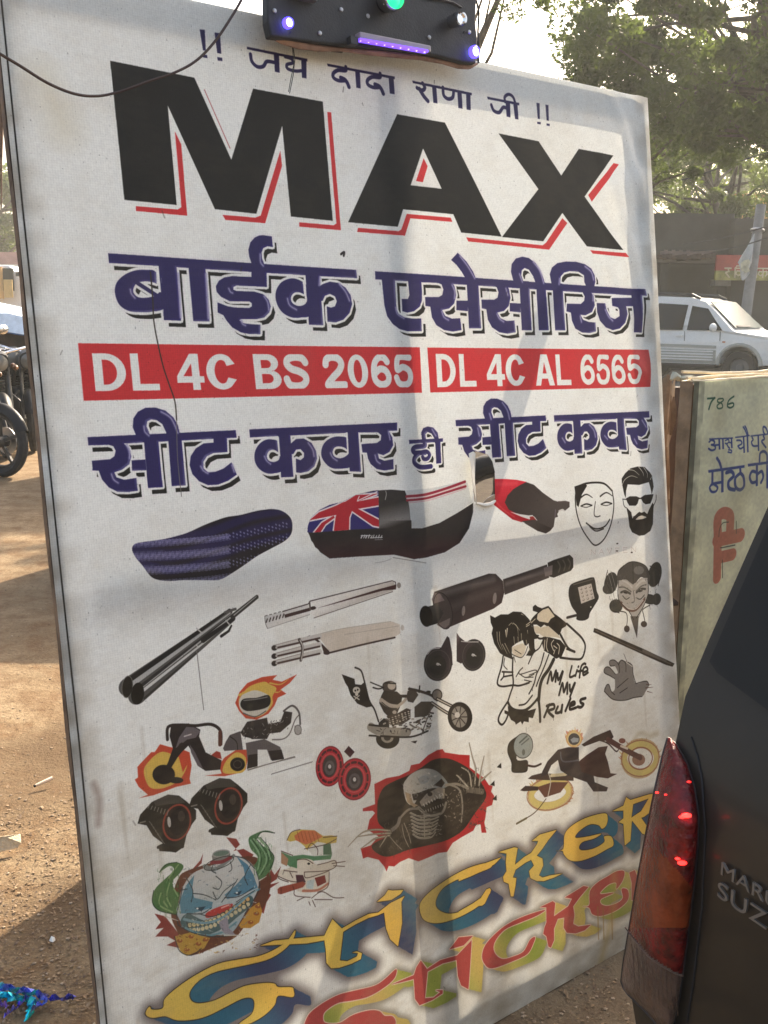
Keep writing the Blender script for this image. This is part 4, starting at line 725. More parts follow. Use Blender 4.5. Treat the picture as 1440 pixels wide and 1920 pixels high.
for l in ([(1130,190),(1160,150),(1200,190),(1200,230)], [(1110,190),(1250,160),(1330,120)], [(990,130),(1020,75),(1080,55)], [(1240,110),(1335,100)], [(1200,300),(1260,285),(1320,270),(1325,310),(1260,340),(1110,350)], [(1110,350),(1120,390),(1200,370),(1280,340)], [(1280,350),(1270,450),(1200,490)],
          [(930,380),(1000,410),(1060,420)], [(970,340),(1060,350)], [(1010,350),(1030,390)], [(1300,290),(1390,275)], [(1310,305),(1385,310)], [(1040,480),(1050,515),(1150,525)], [(1160,530),(1230,485),(1310,525),(1380,525)], [(1180,540),(1300,540)], [(1060,548),(1110,525)], [(1140,555),(1150,580)], [(1165,545),(1185,590)], [(950,205),(1030,235)], [(1060,265),(1120,262),(1170,290)], [(940,330),(930,390),(1000,420)]): L(l, 5, (74,52,44))
# --- airbrushed words along the foot
U, YE, BL, RD, YG = (0, 0, 0), (220, 188, 84), (48, 86, 116), (176, 66, 64), (186, 180, 90)
def at2(ox, oy, k): cv.at(ox, oy, k)
def word1():
    cv.at(250, 1640, 3.512)
    F([(1065,365),(1055,420),(1000,490),(900,555),(780,590),(640,620),(540,645),(450,690),(390,750),(372,800),(395,840),(450,850),(540,830),(640,780),(740,735),(860,715),(930,718),(955,740),(1040,740),(1055,760),(1050,805),(955,798),(930,860),(860,930),(760,985),(700,983),(780,920),(800,850),(780,815),(720,820),(620,870),(500,930),(400,958),(290,962),(210,935),(120,940),(80,920),(85,885),(105,865),(120,885),(195,880),(210,820),(300,740),(420,660),(560,590),(700,560),(820,540),(920,500),(1010,440)], sm=True)
    F([(700,983),(760,985),(700,1060),(560,1100),(500,1100),(640,1040)])
    cv.at(560, 1580, 4)
    F([(-290,775),(-180,735),(190,695),(215,640),(250,570),(320,640),(420,580),(520,530),(590,520),(680,450),(790,395),(765,440),(770,600),(740,775),(680,720),(650,640),(635,520),(590,540),(520,560),(420,610),(330,665),(305,880),(360,885),(430,850),(440,825),(395,820),(430,810),(470,825),(460,870),(390,905),(300,935),(240,940),(205,900),(200,800),(190,730),(60,755)])
    F([(580,440),(640,390),(665,350),(700,355),(780,350),(760,380),(690,425)])
    F([(1440,150),(1300,180),(1150,250),(1000,350),(920,430),(903,490),(930,570),(1000,600),(1090,595),(1200,560),(1300,510),(1370,465),(1395,460),(1412,410),(1440,380),(1440,345),(1410,370),(1380,420),(1330,455),(1250,505),(1150,530),(1080,520),(1030,480),(1030,420),(1080,340),(1180,280),(1300,240),(1440,190)], sm=True)
    cv.at(860, 1470, 3.789)
    F([(0,630),(100,600),(200,560),(310,520),(260,570),(170,620),(90,655),(0,690)]); F([(0,905),(100,850),(160,810),(200,750),(225,740),(235,755),(190,850),(170,865),(120,870),(0,945)])
    F([(285,485),(400,450),(425,455),(405,575),(470,520),(520,490),(560,430),(570,405),(525,405),(580,360),(700,325),(640,400),(600,460),(560,510),(600,530),(605,580),(575,650),(600,665),(650,650),(740,635),(680,665),(610,690),(560,690),(515,670),(505,620),(540,580),(520,540),(480,560),(410,610),(390,665),(415,670),(410,720),(395,800),(375,800),(360,710),(325,695),(320,660),(345,620),(340,560),(345,495)])
    F([(695,475),(745,460),(755,360),(800,300),(900,240),(1030,205),(1055,235),(1045,290),(1015,315),(990,290),(930,285),(860,330),(830,380),(920,370),(1010,350),(960,385),(880,410),(855,450),(880,470),(960,455),(1030,410),(1030,370),(1080,370),(1095,430),(1050,460),(960,510),(860,545),(790,540),(750,500),(740,475)], sm=True)
    F([(1085,190),(1165,150),(1185,90),(1215,110),(1350,70),(1420,60),(1420,150),(1310,230),(1225,260),(1215,400),(1175,435),(1165,280),(1130,268),(1165,240),(1165,185)]); F([(1222,235),(1290,190),(1345,100),(1235,140)], op=-1); F([(1225,255),(1290,235),(1350,320),(1440,340),(1380,380),(1300,350)])
cv.begin(); word1(); m1 = cv.end()
def extrude(m, near, dx, dy, n):
    a, b = hmap([near, (near[0]+dx, near[1]+dy)]); d = b-a; o = m.copy()
    for i in range(1, n+1): np.maximum(o, shift(m, *(d*i/n)), out=o)
    return o
near = (800, 1700); sc = lscale(near)
ex = extrude(m1, near, 26, 16, 16); gl = blur(dilate(ex, 8*sc), 8, 3)
cv.paint(np.clip(gl*1.15, 0, 1), (70, 60, 62), .72); cv.paint(ex, BL); yy, xx = np.mgrid[0:AH, 0:AW]; wv = (.5+.5*np.sin(xx*.021-yy*.013)).astype(np.float32)
cv.paint(ex*wv**3, (52, 44, 78), .65); cv.paint(ex*(1-wv)**3, (36, 104, 128), .6); cv.paint(dilate(m1, 2.1), (44, 36, 26)); cv.paint(m1, YE); cv.paint(m1*wv**2, (232, 158, 60), .3)
def word2():
    cv.at(560, 1580, 4)
    F([(725,945),(715,1010),(640,1080),(520,1150),(400,1180),(290,1200),(200,1260),(180,1310),(200,1350),(300,1350),(400,1290),(520,1255),(600,1260),(640,1295),(700,1300),(725,1350),(690,1420),(560,1470),(380,1500),(200,1520),(40,1460),(60,1310),(150,1220),(290,1140),(420,1105),(560,1070),(640,1020)], sm=True)
    F([(690,1060),(860,990),(880,930),(912,880),(960,945),(1060,880),(1190,845),(1300,730),(1290,900),(1275,1100),(1220,1070),(1195,1000),(1185,880),(1080,905),(965,965),(945,1165),(1010,1160),(1060,1120),(1025,1105),(1080,1105),(1080,1130),(1000,1180),(905,1218),(870,1170),(860,1020),(760,1045)])
    F([(1130,800),(1170,750),(1200,710),(1310,700),(1240,770)])
    cv.at(900, 1640, 4.235)
    F([(520,280),(450,330),(330,380),(200,440),(120,540),(120,620),(180,670),(270,650),(350,610),(400,520),(440,495),(430,540),(380,630),(260,690),(100,745),(40,710),(20,640),(60,540),(200,410),(360,330)], sm=True)
    F([(480,260),(580,210),(600,225),(590,330),(700,250),(730,190),(675,180),(740,140),(820,88),(860,95),(790,180),(740,250),(750,320),(740,390),(780,410),(880,395),(830,440),(760,465),(690,460),(665,420),(670,340),(620,350),(590,430),(590,520),(565,580),(545,570),(530,490),(505,470),(515,420),(530,380),(530,260)])
    F([(815,250),(865,240),(870,130),(930,60),(1010,10),(1080,-30),(1140,-30),(1130,40),(1080,110),(1075,60),(1010,80),(950,150),(1060,140),(960,190),(960,230),(1010,245),(1090,220),(1130,180),(1120,110),(1170,120),(1170,200),(1080,280),(960,325),(890,310),(865,260)], sm=True); F([(1180,-20),(1225,-40),(1240,0),(1330,-60),(1400,-60),(1400,-10),(1300,50),(1400,110),(1480,110),(1400,150),(1330,140),(1250,70),(1250,190),(1200,200),(1200,60)])
cv.begin(); word2(); m2 = cv.end(); near = (900, 1850); sc = lscale(near)
ex2 = extrude(m2, near, 24, 6, 14); gl = blur(dilate(ex2, 5*sc), 5, 3)
cv.paint(np.clip(gl, 0, 1), (84, 76, 62), .62); cv.paint(ex2, YG); cv.paint(ex2*wv**2, (112, 138, 44), .7); cv.paint(ex2*(1-wv)**3, (222, 176, 96), .6); cv.paint(dilate(m2, 2.6), (226, 196, 180)); cv.paint(m2, RD)
# --- wear on the print: specks, cracks, creases, damp stains and the rule along the left edge
cv.at(0, 0, 1)
L([(-4,-78),(2.7,0),(43,400),(94,880),(147.6,1380),(199.7,1920),(239,2300)], 3.2, (34,34,32), sm=False)
rg = np.random.RandomState(4); n = 5200
px = rg.randint(2, AW-4, n); py = rg.randint(2, AH-4, n); dk = rg.uniform(.06, .4, n)**1.4
for x, y, d in zip(px, py, dk): cv.im[y:y+rg.randint(1, 4), x:x+rg.randint(1, 3)] *= 1-d
for i in range(34): x, y = rg.randint(30, AW-30), rg.randint(30, AH-30); cv.H, h0 = np.eye(3), cv.H; L([(x,y),(x+rg.randint(-4,5),y+rg.randint(2,14))], rg.uniform(1.2,3), (58,52,44), a=rg.uniform(.2,.6)); cv.H = h0
L([(281.7,510),(286,560),(288,600),(295,640),(306,687),(317,720),(328,753),(331,787)], 2.6, (60,54,46)); L([(331,787),(333,860),(340,930)], 1.4, (120,116,108)); L([(368,1220),(375,1280),(381,1330)], 1.5, (120,116,108))
L([(640,476),(646,472),(645,479)], 4, (50,44,40)); L([(738,1045),(800,1055)], 1.2, (150,146,140))
lo = rg.rand(48, 36); 
def up(a, h, w):
    yi = np.linspace(0, a.shape[0]-1.001, h); xi = np.linspace(0, a.shape[1]-1.001, w); y0 = yi.astype(int); x0 = xi.astype(int); fy = (yi-y0)[:, None]; fx = (xi-x0)[None]
    fy = fy*fy*(3-2*fy); fx = fx*fx*(3-2*fx)
    A = a[y0][:, x0]; B = a[y0][:, x0+1]; C_ = a[y0+1][:, x0]; D = a[y0+1][:, x0+1]
    return ((A*(1-fx)+B*fx)*(1-fy)+(C_*(1-fx)+D*fx)*fy).astype(np.float32)
st = up(rg.rand(14, 10), AH, AW)*.5+up(rg.rand(60, 44), AH, AW)*.3+up(rg.rand(300, 90), AH, AW)*.2
vv = np.linspace(0, 1, AH, dtype=np.float32)[:, None]
dirt = np.clip((st-.42)*2.2, 0, 1)*(.18+.5*np.clip((vv-.45)*1.8, 0, 1)); cv.paint(dirt, (150, 132, 102), .62); cv.paint(np.clip((vv-.42)*1.6, 0, 1)*(.75+.5*(st-.5))*np.ones((1, AW), np.float32), (182, 170, 142), .26)
fine = up(rg.rand(900, 700), AH, AW); cv.im *= (.97+.06*fine)[..., None]
ed = np.minimum(np.minimum(np.arange(AW)[None]/60., (AW-np.arange(AW))[None]/70.), (AH-np.arange(AH))[:, None]/150.); eg = np.clip(1-ed, 0, 1).astype(np.float32)*up(rg.rand(80, 40), AH, AW); cv.paint(eg, (120, 104, 80), .5)
for i in range(26):
    x, y = rg.uniform(20, AW-20), rg.uniform(AH*.5, AH*.95); cv.H, h0 = np.eye(3), cv.H; L([(x,y),(x+rg.uniform(-4,4),y+rg.uniform(60,190))], rg.uniform(5,14), (150,136,110), w2=3, a=rg.uniform(.08,.2), soft=6); cv.H = h0
wv2 = (.985+.015*np.sin(np.arange(AW)*1.35)[None]*np.ones((AH, 1))+.012*np.sin(np.arange(AH)*1.5)[:, None]).astype(np.float32); cv.im *= wv2[..., None]
for x, y, w, h in ((250,190,60,40), (110,1760,40,90), (75,1520,20,90)): pass
cv.at(0, 0, 1)
L([(176,1470),(186,1500),(184,1545)], 12, (130,108,96), a=.45, soft=10); L([(80,150),(100,190),(120,240)], 60, (206,194,160), a=.35, soft=60); L([(1120,1830),(1150,1700),(1150,1640)], 14, (176,150,90), a=.4, soft=12)
for x in (1120,1130,1146): L([(x,1700),(x+2,1760)], 3, (150,118,70), a=.5)
np.clip(cv.im, 0, 1, out=cv.im)
alpha = np.ones((AH, AW), np.float32)
cv.begin(); cv.at(860, 840, 6); F([(165,40),(200,35),(330,70),(380,150),(405,260),(408,560),(390,600),(300,620),(180,600),(168,480),(160,300)]); hole = cv.end(); alpha -= hole
# ---------------------------------------------------------------- materials
M = {}
M['soil'] = None
M['wood'] = mat('weathered_wood', (.16, .1, .06), .8, var=.4, scale=9, bump=.5, bscale=30)
M['darkwood'] = mat('dark_wood', (.05, .03, .02), .8, var=.4, scale=9, bump=.5, bscale=30)
M['ply'] = mat('plywood', (.24, .14, .075), .75, var=.25, scale=5, bump=.3, bscale=60)
M['tape'] = mat('brown_tape', (.21, .155, .10), .45, var=.35, scale=14, bump=.6, bscale=24)
M['black'] = mat('matt_black_rexine', (.022, .022, .024), .6, var=.2, scale=30, bump=.15, bscale=300)
M['rubber'] = mat('tyre_rubber', (.02, .02, .021), .8, var=.35, scale=20)
M['chrome'] = mat('chrome', (.75, .75, .76), .14, 1.)
M['steel'] = mat('brushed_steel', (.42, .42, .43), .38, 1., var=.15)
M['alu'] = mat('dull_cast_metal', (.25, .24, .23), .5, .8, var=.2)
M['glass'] = mat('dark_window_glass', (.012, .014, .015), .08, spec=.25)
M['paint_w'] = mat('white_car_paint', (.84, .85, .84), .3, coat=.6, var=.03)
M['paint_s'] = mat('silver_cladding', (.42, .42, .38), .45, var=.06)
M['paint_d'] = mat('dark_grey_car_paint', (.026, .022, .017), .4, coat=.16, var=.15, scale=4, spec=.25)
M['plastic'] = mat('black_plastic', (.025, .025, .027), .5, var=.15)
M['greyp'] = mat('grey_plastic', (.12, .12, .12), .55)
# ---------------------------------------------------------------- ground
def soil():
    m = D.materials.new('dusty_earth'); m.use_nodes = True; n = m.node_tree; L = n.links; b = n.nodes['Principled BSDF']; b.inputs['Roughness'].default_value = .92; b.inputs['Specular IOR Level'].default_value = .15
    g = n.nodes.new('ShaderNodeNewGeometry'); P = g.outputs['Position']
    def noise(sc, d=6, r=.6):
        o = n.nodes.new('ShaderNodeTexNoise'); o.inputs['Scale'].default_value = sc; o.inputs['Detail'].default_value = d; o.inputs['Roughness'].default_value = r; L.new(P, o.inputs['Vector']); return o.outputs['Fac']
    def ramp(f, *st):
        o = n.nodes.new('ShaderNodeValToRGB'); e = o.color_ramp.elements
        while len(e) < len(st): e.new(.5)
        for q, (p, c) in zip(e, st): q.position = p; q.color = (*c, 1)
        L.new(f, o.inputs[0]); return o.outputs[0]
    def mix(f, a, c, mode='MIX'):
        o = n.nodes.new('ShaderNodeMix'); o.data_type = 'RGBA'; o.blend_type = mode
        if isinstance(f, float): o.inputs[0].default_value = f
        else: L.new(f, o.inputs[0])
        for s, v in ((6, a), (7, c)):
            if isinstance(v, tuple): o.inputs[s].default_value = (*v, 1)
            else: L.new(v, o.inputs[s])
        return o.outputs[2]
    c = ramp(noise(1.1), (.3, (.19, .135, .078)), (.55, (.27, .198, .118)), (.75, (.33, .25, .155)))
    c = mix(ramp(noise(7, 8, .7), (.42, (0, 0, 0)), (.62, (1, 1, 1))), c, (.17, .105, .055))
    c = mix(ramp(noise(60, 8, .75), (.5, (0, 0, 0)), (.68, (.8, .8, .8))), c, (.10, .065, .04))
    c = mix(ramp(noise(140, 4, .6), (.62, (0, 0, 0)), (.7, (.6, .6, .6))), c, (.46, .36, .24))
    # greyer hard standing at the right, past the foot of the banner
    sx = n.nodes.new('ShaderNodeSeparateXYZ'); L.new(P, sx.inputs[0]); mr = n.nodes.new('ShaderNodeMapRange'); mr.inputs[1].default_value = -.1; mr.inputs[2].default_value = .5; L.new(sx.outputs[0], mr.inputs[0])
    c = mix(mr.outputs[0], c, mix(.5, c, (.15, .13, .10)))
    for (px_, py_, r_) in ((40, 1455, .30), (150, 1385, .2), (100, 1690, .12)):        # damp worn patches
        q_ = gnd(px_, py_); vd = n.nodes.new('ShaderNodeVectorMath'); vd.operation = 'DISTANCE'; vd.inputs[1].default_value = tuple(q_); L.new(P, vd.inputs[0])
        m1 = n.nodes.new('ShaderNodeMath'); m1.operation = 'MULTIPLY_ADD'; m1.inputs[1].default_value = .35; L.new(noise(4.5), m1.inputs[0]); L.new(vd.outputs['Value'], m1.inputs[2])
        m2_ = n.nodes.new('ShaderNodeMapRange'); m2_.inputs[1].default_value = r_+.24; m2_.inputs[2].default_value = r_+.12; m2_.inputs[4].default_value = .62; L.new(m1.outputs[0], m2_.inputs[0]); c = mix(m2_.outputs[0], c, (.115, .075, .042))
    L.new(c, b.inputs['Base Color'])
    bp = n.nodes.new('ShaderNodeBump'); bp.inputs['Strength'].default_value = .75; bp.inputs['Distance'].default_value = .012
    ad = n.nodes.new('ShaderNodeMath'); ad.operation = 'ADD'; L.new(noise(26, 9, .7), ad.inputs[0]); L.new(noise(90, 6, .7), ad.inputs[1]); L.new(ad.outputs[0], bp.inputs['Height']); L.new(bp.outputs[0], b.inputs['Normal'])
    return m
M['soil'] = soil()
rg2 = np.random.RandomState(11); _n = rg2.rand(64, 64)
def vnoise(x, y):
    xi, yi = int(math.floor(x)), int(math.floor(y)); fx, fy = x-xi, y-yi; fx = fx*fx*(3-2*fx); fy = fy*fy*(3-2*fy)
    q = lambda i, j: _n[(xi+i) % 64, (yi+j) % 64]
    return (q(0, 0)*(1-fx)+q(1, 0)*fx)*(1-fy)+(q(0, 1)*(1-fx)+q(1, 1)*fx)*fy
def gh(x, y):
    """height of the trodden earth"""
    a = min(1, max(0, (30-math.hypot(x, y))/20))
    return a*((vnoise(x*2.1, y*2.1)-.6)*.014+(vnoise(x*7, y*7)-.6)*.010+(vnoise(x*19+5, y*19)-.6)*.006)-.004
xs = sorted(set([round(-1.9+i*.035, 4) for i in range(110)]+[-90, -50, -25, -14, -9, -6, -4.5, -3.5, -2.7, -2.2, 2.3, 2.8, 3.6, 5, 8, 14, 25, 60, 90]))
ys = sorted(set([round(.9+i*.035, 4) for i in range(110)]+[-20, -6, -2, 0, .5, 5.1, 5.5, 6, 6.6, 7.4, 8.4, 10, 12, 15, 20, 28, 40, 70, 95]))
g = MB(); g.v = [(x, y, gh(x, y)) for y in ys for x in xs]; nx = len(xs)
g.f = [(j*nx+i, j*nx+i+1, (j+1)*nx+i+1, (j+1)*nx+i) for j in range(len(ys)-1) for i in range(nx-1)]
tag(g.build('ground', M['soil'], smooth_=True, ang=180), kind='structure')
road = MB(); road.grid(lambda u, v: (-85+170*u, 14+11*v+(u-.3)*0, .012), 12, 4)
M['asphalt'] = mat('dusty_asphalt', (.075, .068, .06), .85, var=.3, scale=1.5, bump=.4, bscale=20)
tag(road.build('road', M['asphalt']), kind='structure')
# ---------------------------------------------------------------- banner board
RB = np.array([[.790508, .074247, -.607935], [-.110265, .993658, -.022025], [.602444, .084445, .793682]])
BO = Vector(CAM+MW @ np.array([-.376975, -.53956, .987423])*BW)
BX, BY, BF = Vector(MW @ RB[:, 0]), Vector(MW @ RB[:, 1]), -Vector(MW @ RB[:, 2])
BHT = BW*1.330445
def bp(u, v, d=0.): return BO+BX*u+BY*v+BF*d
def uvof(px, py): c = hmap([(px, py)], HB)[0]; return (c[0]-12)/(AW-12)*BW, c[1]/AH*BHT
img = D.images.new('banner_print', AW, AH, alpha=True)
buf = np.ones((AH, AW, 4), np.float32); buf[..., :3] = cv.im; buf[..., 3] = alpha; img.pixels.foreach_set(buf[::-1].ravel()); img.update()
def flexmat(name, image=None, c=(.7, .7, .68), tl=.3, hole_=False):
    m = D.materials.new(name); m.use_nodes = True; n = m.node_tree; L = n.links; b = n.nodes['Principled BSDF']; out = n.nodes['Material Output']
    b.inputs['Roughness'].default_value = .5; b.inputs['Specular IOR Level'].default_value = .22; b.inputs['Base Color'].default_value = (*c, 1)
    tr = n.nodes.new('ShaderNodeBsdfTranslucent'); tr.inputs[0].default_value = (*c, 1); mx = n.nodes.new('ShaderNodeMixShader'); mx.inputs[0].default_value = tl
    L.new(b.outputs[0], mx.inputs[1]); L.new(tr.outputs[0], mx.inputs[2]); last = mx.outputs[0]
    if image:
        t = n.nodes.new('ShaderNodeTexImage'); t.image = image; t.extension = 'EXTEND'; L.new(t.outputs[0], b.inputs['Base Color']); L.new(t.outputs[0], tr.inputs[0])
        if hole_:
            tp = n.nodes.new('ShaderNodeBsdfTransparent'); m2 = n.nodes.new('ShaderNodeMixShader'); L.new(t.outputs[1], m2.inputs[0]); L.new(tp.outputs[0], m2.inputs[1]); L.new(last, m2.inputs[2]); last = m2.outputs[0]
    tc = n.nodes.new('ShaderNodeTexCoord'); no = n.nodes.new('ShaderNodeTexNoise'); no.inputs['Scale'].default_value = 5; no.inputs['Detail'].default_value = 5; L.new(tc.outputs['Object'], no.inputs['Vector'])
    bpn = n.nodes.new('ShaderNodeBump'); bpn.inputs['Strength'].default_value = .35; bpn.inputs['Distance'].default_value = .02; L.new(no.outputs[0], bpn.inputs['Height']); L.new(bpn.outputs[0], b.inputs['Normal']); L.new(bpn.outputs[0], tr.inputs['Normal'])
    L.new(last, out.inputs[0]); return m
def uvgrid(name, fn, nu, nv, uvf, m, parent):
    mb = MB(); mb.grid(fn, nu, nv); o = mb.build(name, m, parent, True, ang=80)
    lay = o.data.uv_layers.new(name='UVMap'); co_ = np.array([uvf(i/nu, j/nv) for j in range(nv+1) for i in range(nu+1)], np.float32)
    vi = np.empty(len(o.data.loops), np.int32); o.data.loops.foreach_get('vertex_index', vi); lay.data.foreach_set('uv', co_[vi].ravel()); return o
board = thing('banner_board', 'tall white printed banner board with big black capitals above pictures of bike accessories', 'sign', bp(BW/2, BHT, -.03))
M['flex'] = flexmat('printed_flex', img, tl=.28, hole_=True); M['flexw'] = flexmat('bare_flex', None, (.6, .6, .57), .3)
def wr(u, v):
    """shallow creases of the stretched sheet"""
    d = .0022*math.sin(u*9+v*2)*math.sin(v*5)
    d += .0035*math.exp(-((u-.075-.01*math.sin(v*9))/.022)**2)*max(0, min(1, (v-.95)*2))      # long pleat low on the left
    d -= .0030*math.exp(-((u-.12)/.03)**2)*max(0, min(1, (v-1.0)*2))
    e = max(0, (u-1.2)/.12)*max(0, min(1, (1.398-u)/.03)) if u < 1.398 else 0; e = min(e, 1.2); d += .0035*e*math.sin(v*46+u*18)*(.3+.7*vnoise(v*6, 3))*(1 if .15 < v < .95 else .4)
    d += .003*e*max(0, math.sin((v*1.0-u*2.4)*26))*(1 if v < .6 else 0)
    d += .0025*math.sin((v+u*.3)*30)*math.exp(-((u-.12)/.16)**2)*max(0, v-1.35)*1.5
    return max(d, -.0022)
EX = .009
uvgrid('banner_sheet', lambda a, b: bp(-EX+(BW+EX)*a, BHT*b, wr((BW+EX)*a, BHT*b)), 150, 190, lambda a, b: ((12+(-EX+(BW+EX)*a)/BW*(AW-12))/AW, 1-b), M['flex'], board)
wrap = MB(); wrap.grid(lambda a, b: bp(-EX-.001+.003*math.sin(b*40)*.3, BHT*b, -.001-.012*a-.004*a*vnoise(b*30, 7)), 3, 90); wrap.build('folded_edge', mat('stained_edge', (.13, .09, .06), .75, var=.5, scale=18, bump=.5), board, True)
fr = .011
for (u0, v0, u1, v1, wd) in ((-EX+.010, 0, -EX+.010, BHT, .016), (BW-.0285, 0, BW-.0285, BHT, .055), (.008, .028, BW-.057, .028, .055), (.008, BHT-.028, BW-.057, BHT-.028, .055)):
    b_ = MB(); a_, c_ = bp(u0, v0, -.0035-fr/2), bp(u1, v1, -.0035-fr/2); b_.beam(a_, c_, fr, wd, up=BF) if False else b_.boxm((a_+c_)/2, (BX if abs(u1-u0) < .01 else BY)*wd/2, BF*fr/2, (c_-a_)/2); b_.build('batten', M['darkwood'], board, bevel=.002)
for (pa, pb) in (((738, 190), (790, 880)), ((60, 1100), (1240, 985))):
    (u0, v0), (u1, v1) = uvof(*pa), uvof(*pb)
    if abs(u1-u0) < .3: u0 = u1 = (u0+u1)/2-.012; v0, v1 = .057, BHT-.057
    else: u0, u1 = .05, BW-.06; v0 = v1 = uvof(1000, 1010)[1]-.03
    a_, c_ = bp(u0, v0, -.011 if u0 == u1 else -.024), bp(u1, v1, -.011 if u0 == u1 else -.024)
    b_ = MB(); b_.boxm((a_+c_)/2, (BX if u0 == u1 else BY)*.026, BF*.006, (c_-a_)/2); b_.build('batten', M['wood'], board, bevel=.002)
# torn flap folded back beside the hole
fl_ = [(872, 868), (876, 850), (884, 846), (888, 850), (887, 900), (889, 945), (884, 943), (876, 905)]
mb = MB(); P_ = [bp(*uvof(*p), .004+.010*(i in (0, 7, 6))) for i, p in enumerate(fl_)]; mb.prism(P_, BF*.0012); 
M['flap'] = mat('torn_white_flex', (.78, .74, .64), .5, bump=.3); mb.build('torn_flap', M['flap'], board)
mb = MB(); mb.tube([bp(*uvof(*p), .004) for p in ((890, 943), (905, 947), (918, 945), (926, 938))], [.002, .0045, .0045, .002], 6); mb.build('torn_flap', M['flap'], board, True)
# prop legs behind
for q, dx in ((.34, .12), (1.16, -.2)):
    b_ = MB(); t_ = bp(q, .35, -.05); f_ = bp(q+dx, BHT, -.05)+Vector((-.608, .793, 0))*.42; f_.z = .005; b_.beam(t_, f_, .045, .03); b_.build('prop_leg', M['darkwood'], board, bevel=.002)
# ---------------------------------------------------------------- black panel with lamps across the top
def pl(px, py, d=.05):
    u, v = uvof(px, py); return bp(u, v, d)
def plf(px, py, d):
    """point where the photo ray meets the plane d in front of the banner"""
    r = Vector(ray(px, py)); o = BO+BF*d; c = Vector(CAM); return c+r*((o-c).dot(BF)/r.dot(BF))
panel = thing('lamp_display_panel', 'black rexine panel of lit bike lamps fixed across the top of the banner', 'display panel', plf(690, 100, .05))
out = [plf(*p, .05) for p in ((498, -260), (899, -110), (892, 40), (896, 75), (893, 119), (870, 117), (820, 104), (760, 95), (680, 88), (600, 80), (540, 72), (508, 68), (502, 40))]
mb = MB(); mb.prism(out, -BF*.018); mb.build('panel_board', M['black'], panel, bevel=.003)
edge = MB(); rr = random.Random(6)
e_ = [plf(*p, .035) for p in ((506, 68), (530, 76), (560, 84), (600, 90), (640, 92), (690, 97), (740, 103), (790, 108), (830, 116), (860, 124), (880, 125), (895, 119))]
edge.tube(e_, [.003, .006, .007, .006, .004, .006, .005, .005, .004, .005, .005, .002], 6); M['cardb'] = mat('frayed_cardboard', (.32, .2, .15), .8, var=.35, scale=25, bump=.6, bscale=50); edge.build('frayed_edge', M['cardb'], panel, True)
mb = MB(); mb.tube([plf(893, 0, .045), plf(898, 25, .045), plf(896, 60, .045), plf(897, 118, .045)], .002, 5); mb.build('edge_wire', M['rubber'], panel, True)
def lamp(px, py, R, kind, d=.055):
    c = plf(px, py, d); ax = (BF+Vector((0, -.1, -.15))).normalized()
    if kind == 'led':
        o = MB().lathe(c, ax, [(R*1.25, 0), (R*1.3, .006), (R, .01), (R*.9, .008)], 20).build('lamp_bezel', mat('blue_bezel', (.01, .008, .2), .3, emit=2.2, ecol=(.05, .03, 1.)), panel, True)
        MB().lathe(c, ax, [(0, .009), (R*.5, .0085), (R*.95, .006)], 20).build('lamp_lens', mat('blue_led', (.6, .7, 1.), .3, emit=2.6, ecol=(.45, .55, 1.)), o, True)
    else:
        o = MB().lathe(c, ax, [(R*.6, -.005), (R*.9, .0), (R*1.02, .012), (R, .026), (R*.88, .03), (R*.8, .024)], 24).build('lamp_bezel', M['chrome'], panel, True)
        if kind == 'green':
            MB().lathe(c, ax, [(0, .03), (R*.5, .028), (R*.82, .022)], 20).build('lamp_lens', mat('green_lens', (.02, .5, .15), .1, emit=.9, ecol=(.01, .8, .2), coat=1), o, True)
            MB().sphere(c+ax*.028+BX*R*.25-BY*R*.2, R*.2, 8, 6).build('lamp_glow', mat('green_led', (.4, 1, .6), .3, emit=5, ecol=(.3, 1, .6)), o, True)
        else:
            m_ = MB(); m_.lathe(c, ax, [(0, .012), (R*.3, .02), (R*.8, .027)], 9); m_.build('lamp_reflector', M['chrome'], o)
            MB().sphere(c+ax*.02, R*.55, 10, 7).build('lamp_lens', mat('clear_lens', (.9, .92, .95), .04, trans=.7, emit=.25, ecol=(.9, .95, 1)), o, True)
lamp(538, 44, .0068, 'led'); lamp(887, 98, .0085, 'led'); lamp(722, 2, .021, 'green'); lamp(847, 41, .0125, 'clear')
mb = MB(); mb.beam(plf(670, 68, .058), plf(803, 94, .058), .011, .016, up=BF); o = mb.build('led_strip', mat('clear_tube', (.35, .3, .32), .15, var=.1), panel, bevel=.002)
mb = MB(); mb.beam(plf(672, 75, .066), plf(800, 97, .066), .004, .009, up=BF); mb.build('led_strip_light', mat('violet_led', (.25, .1, .9), .4, emit=.55, ecol=(.16, .06, 1.), var=.0), o)
for k in range(9): MB().sphere(plf(676+k*15, 76+k*2.7, .0685), .0016, 6, 4).build('diode', mat('violet_diode', (.6, .5, 1), .3, emit=1.3, ecol=(.4, .3, 1)), o)
for p in ((515, 20), (600, 62), (690, 30), (805, 70), (880, 60), (640, 18)): MB().lathe(plf(*p, .0515), BF, [(0, .002), (.003, .0015), (.004, 0)], 8).build('screw', M['steel'], panel)
mb = MB(); mb.beam(plf(654, 76, .06), plf(668, 79, .06), .012, .012, up=BF); mb.build('clip', M['plastic'], panel)
mb = MB(); mb.boxm(plf(569, -8, .06), BX*.022, BF*.006, BY*.006); mb.build('grey_bracket', M['greyp'], panel)
for pts, r in (([(800, -3), (830, 0), (850, 5), (865, 14)], .002), ([(870, 60), (872, 72), (884, 80), (892, 84)], .0015), ([(612, 84), (622, 96), (640, 98), (652, 88), (655, 78)], .0016), ([(545, 60), (548, 85), (551, 120), (545, 150), (541, 172)], .0007), ([(548, 80), (553, 110), (550, 140), (543, 175)], .0007)):
    MB().tube([plf(x, y, .052 if y < 70 else .02) for x, y in pts], r, 5).build('wire', M['plastic'], panel, True)
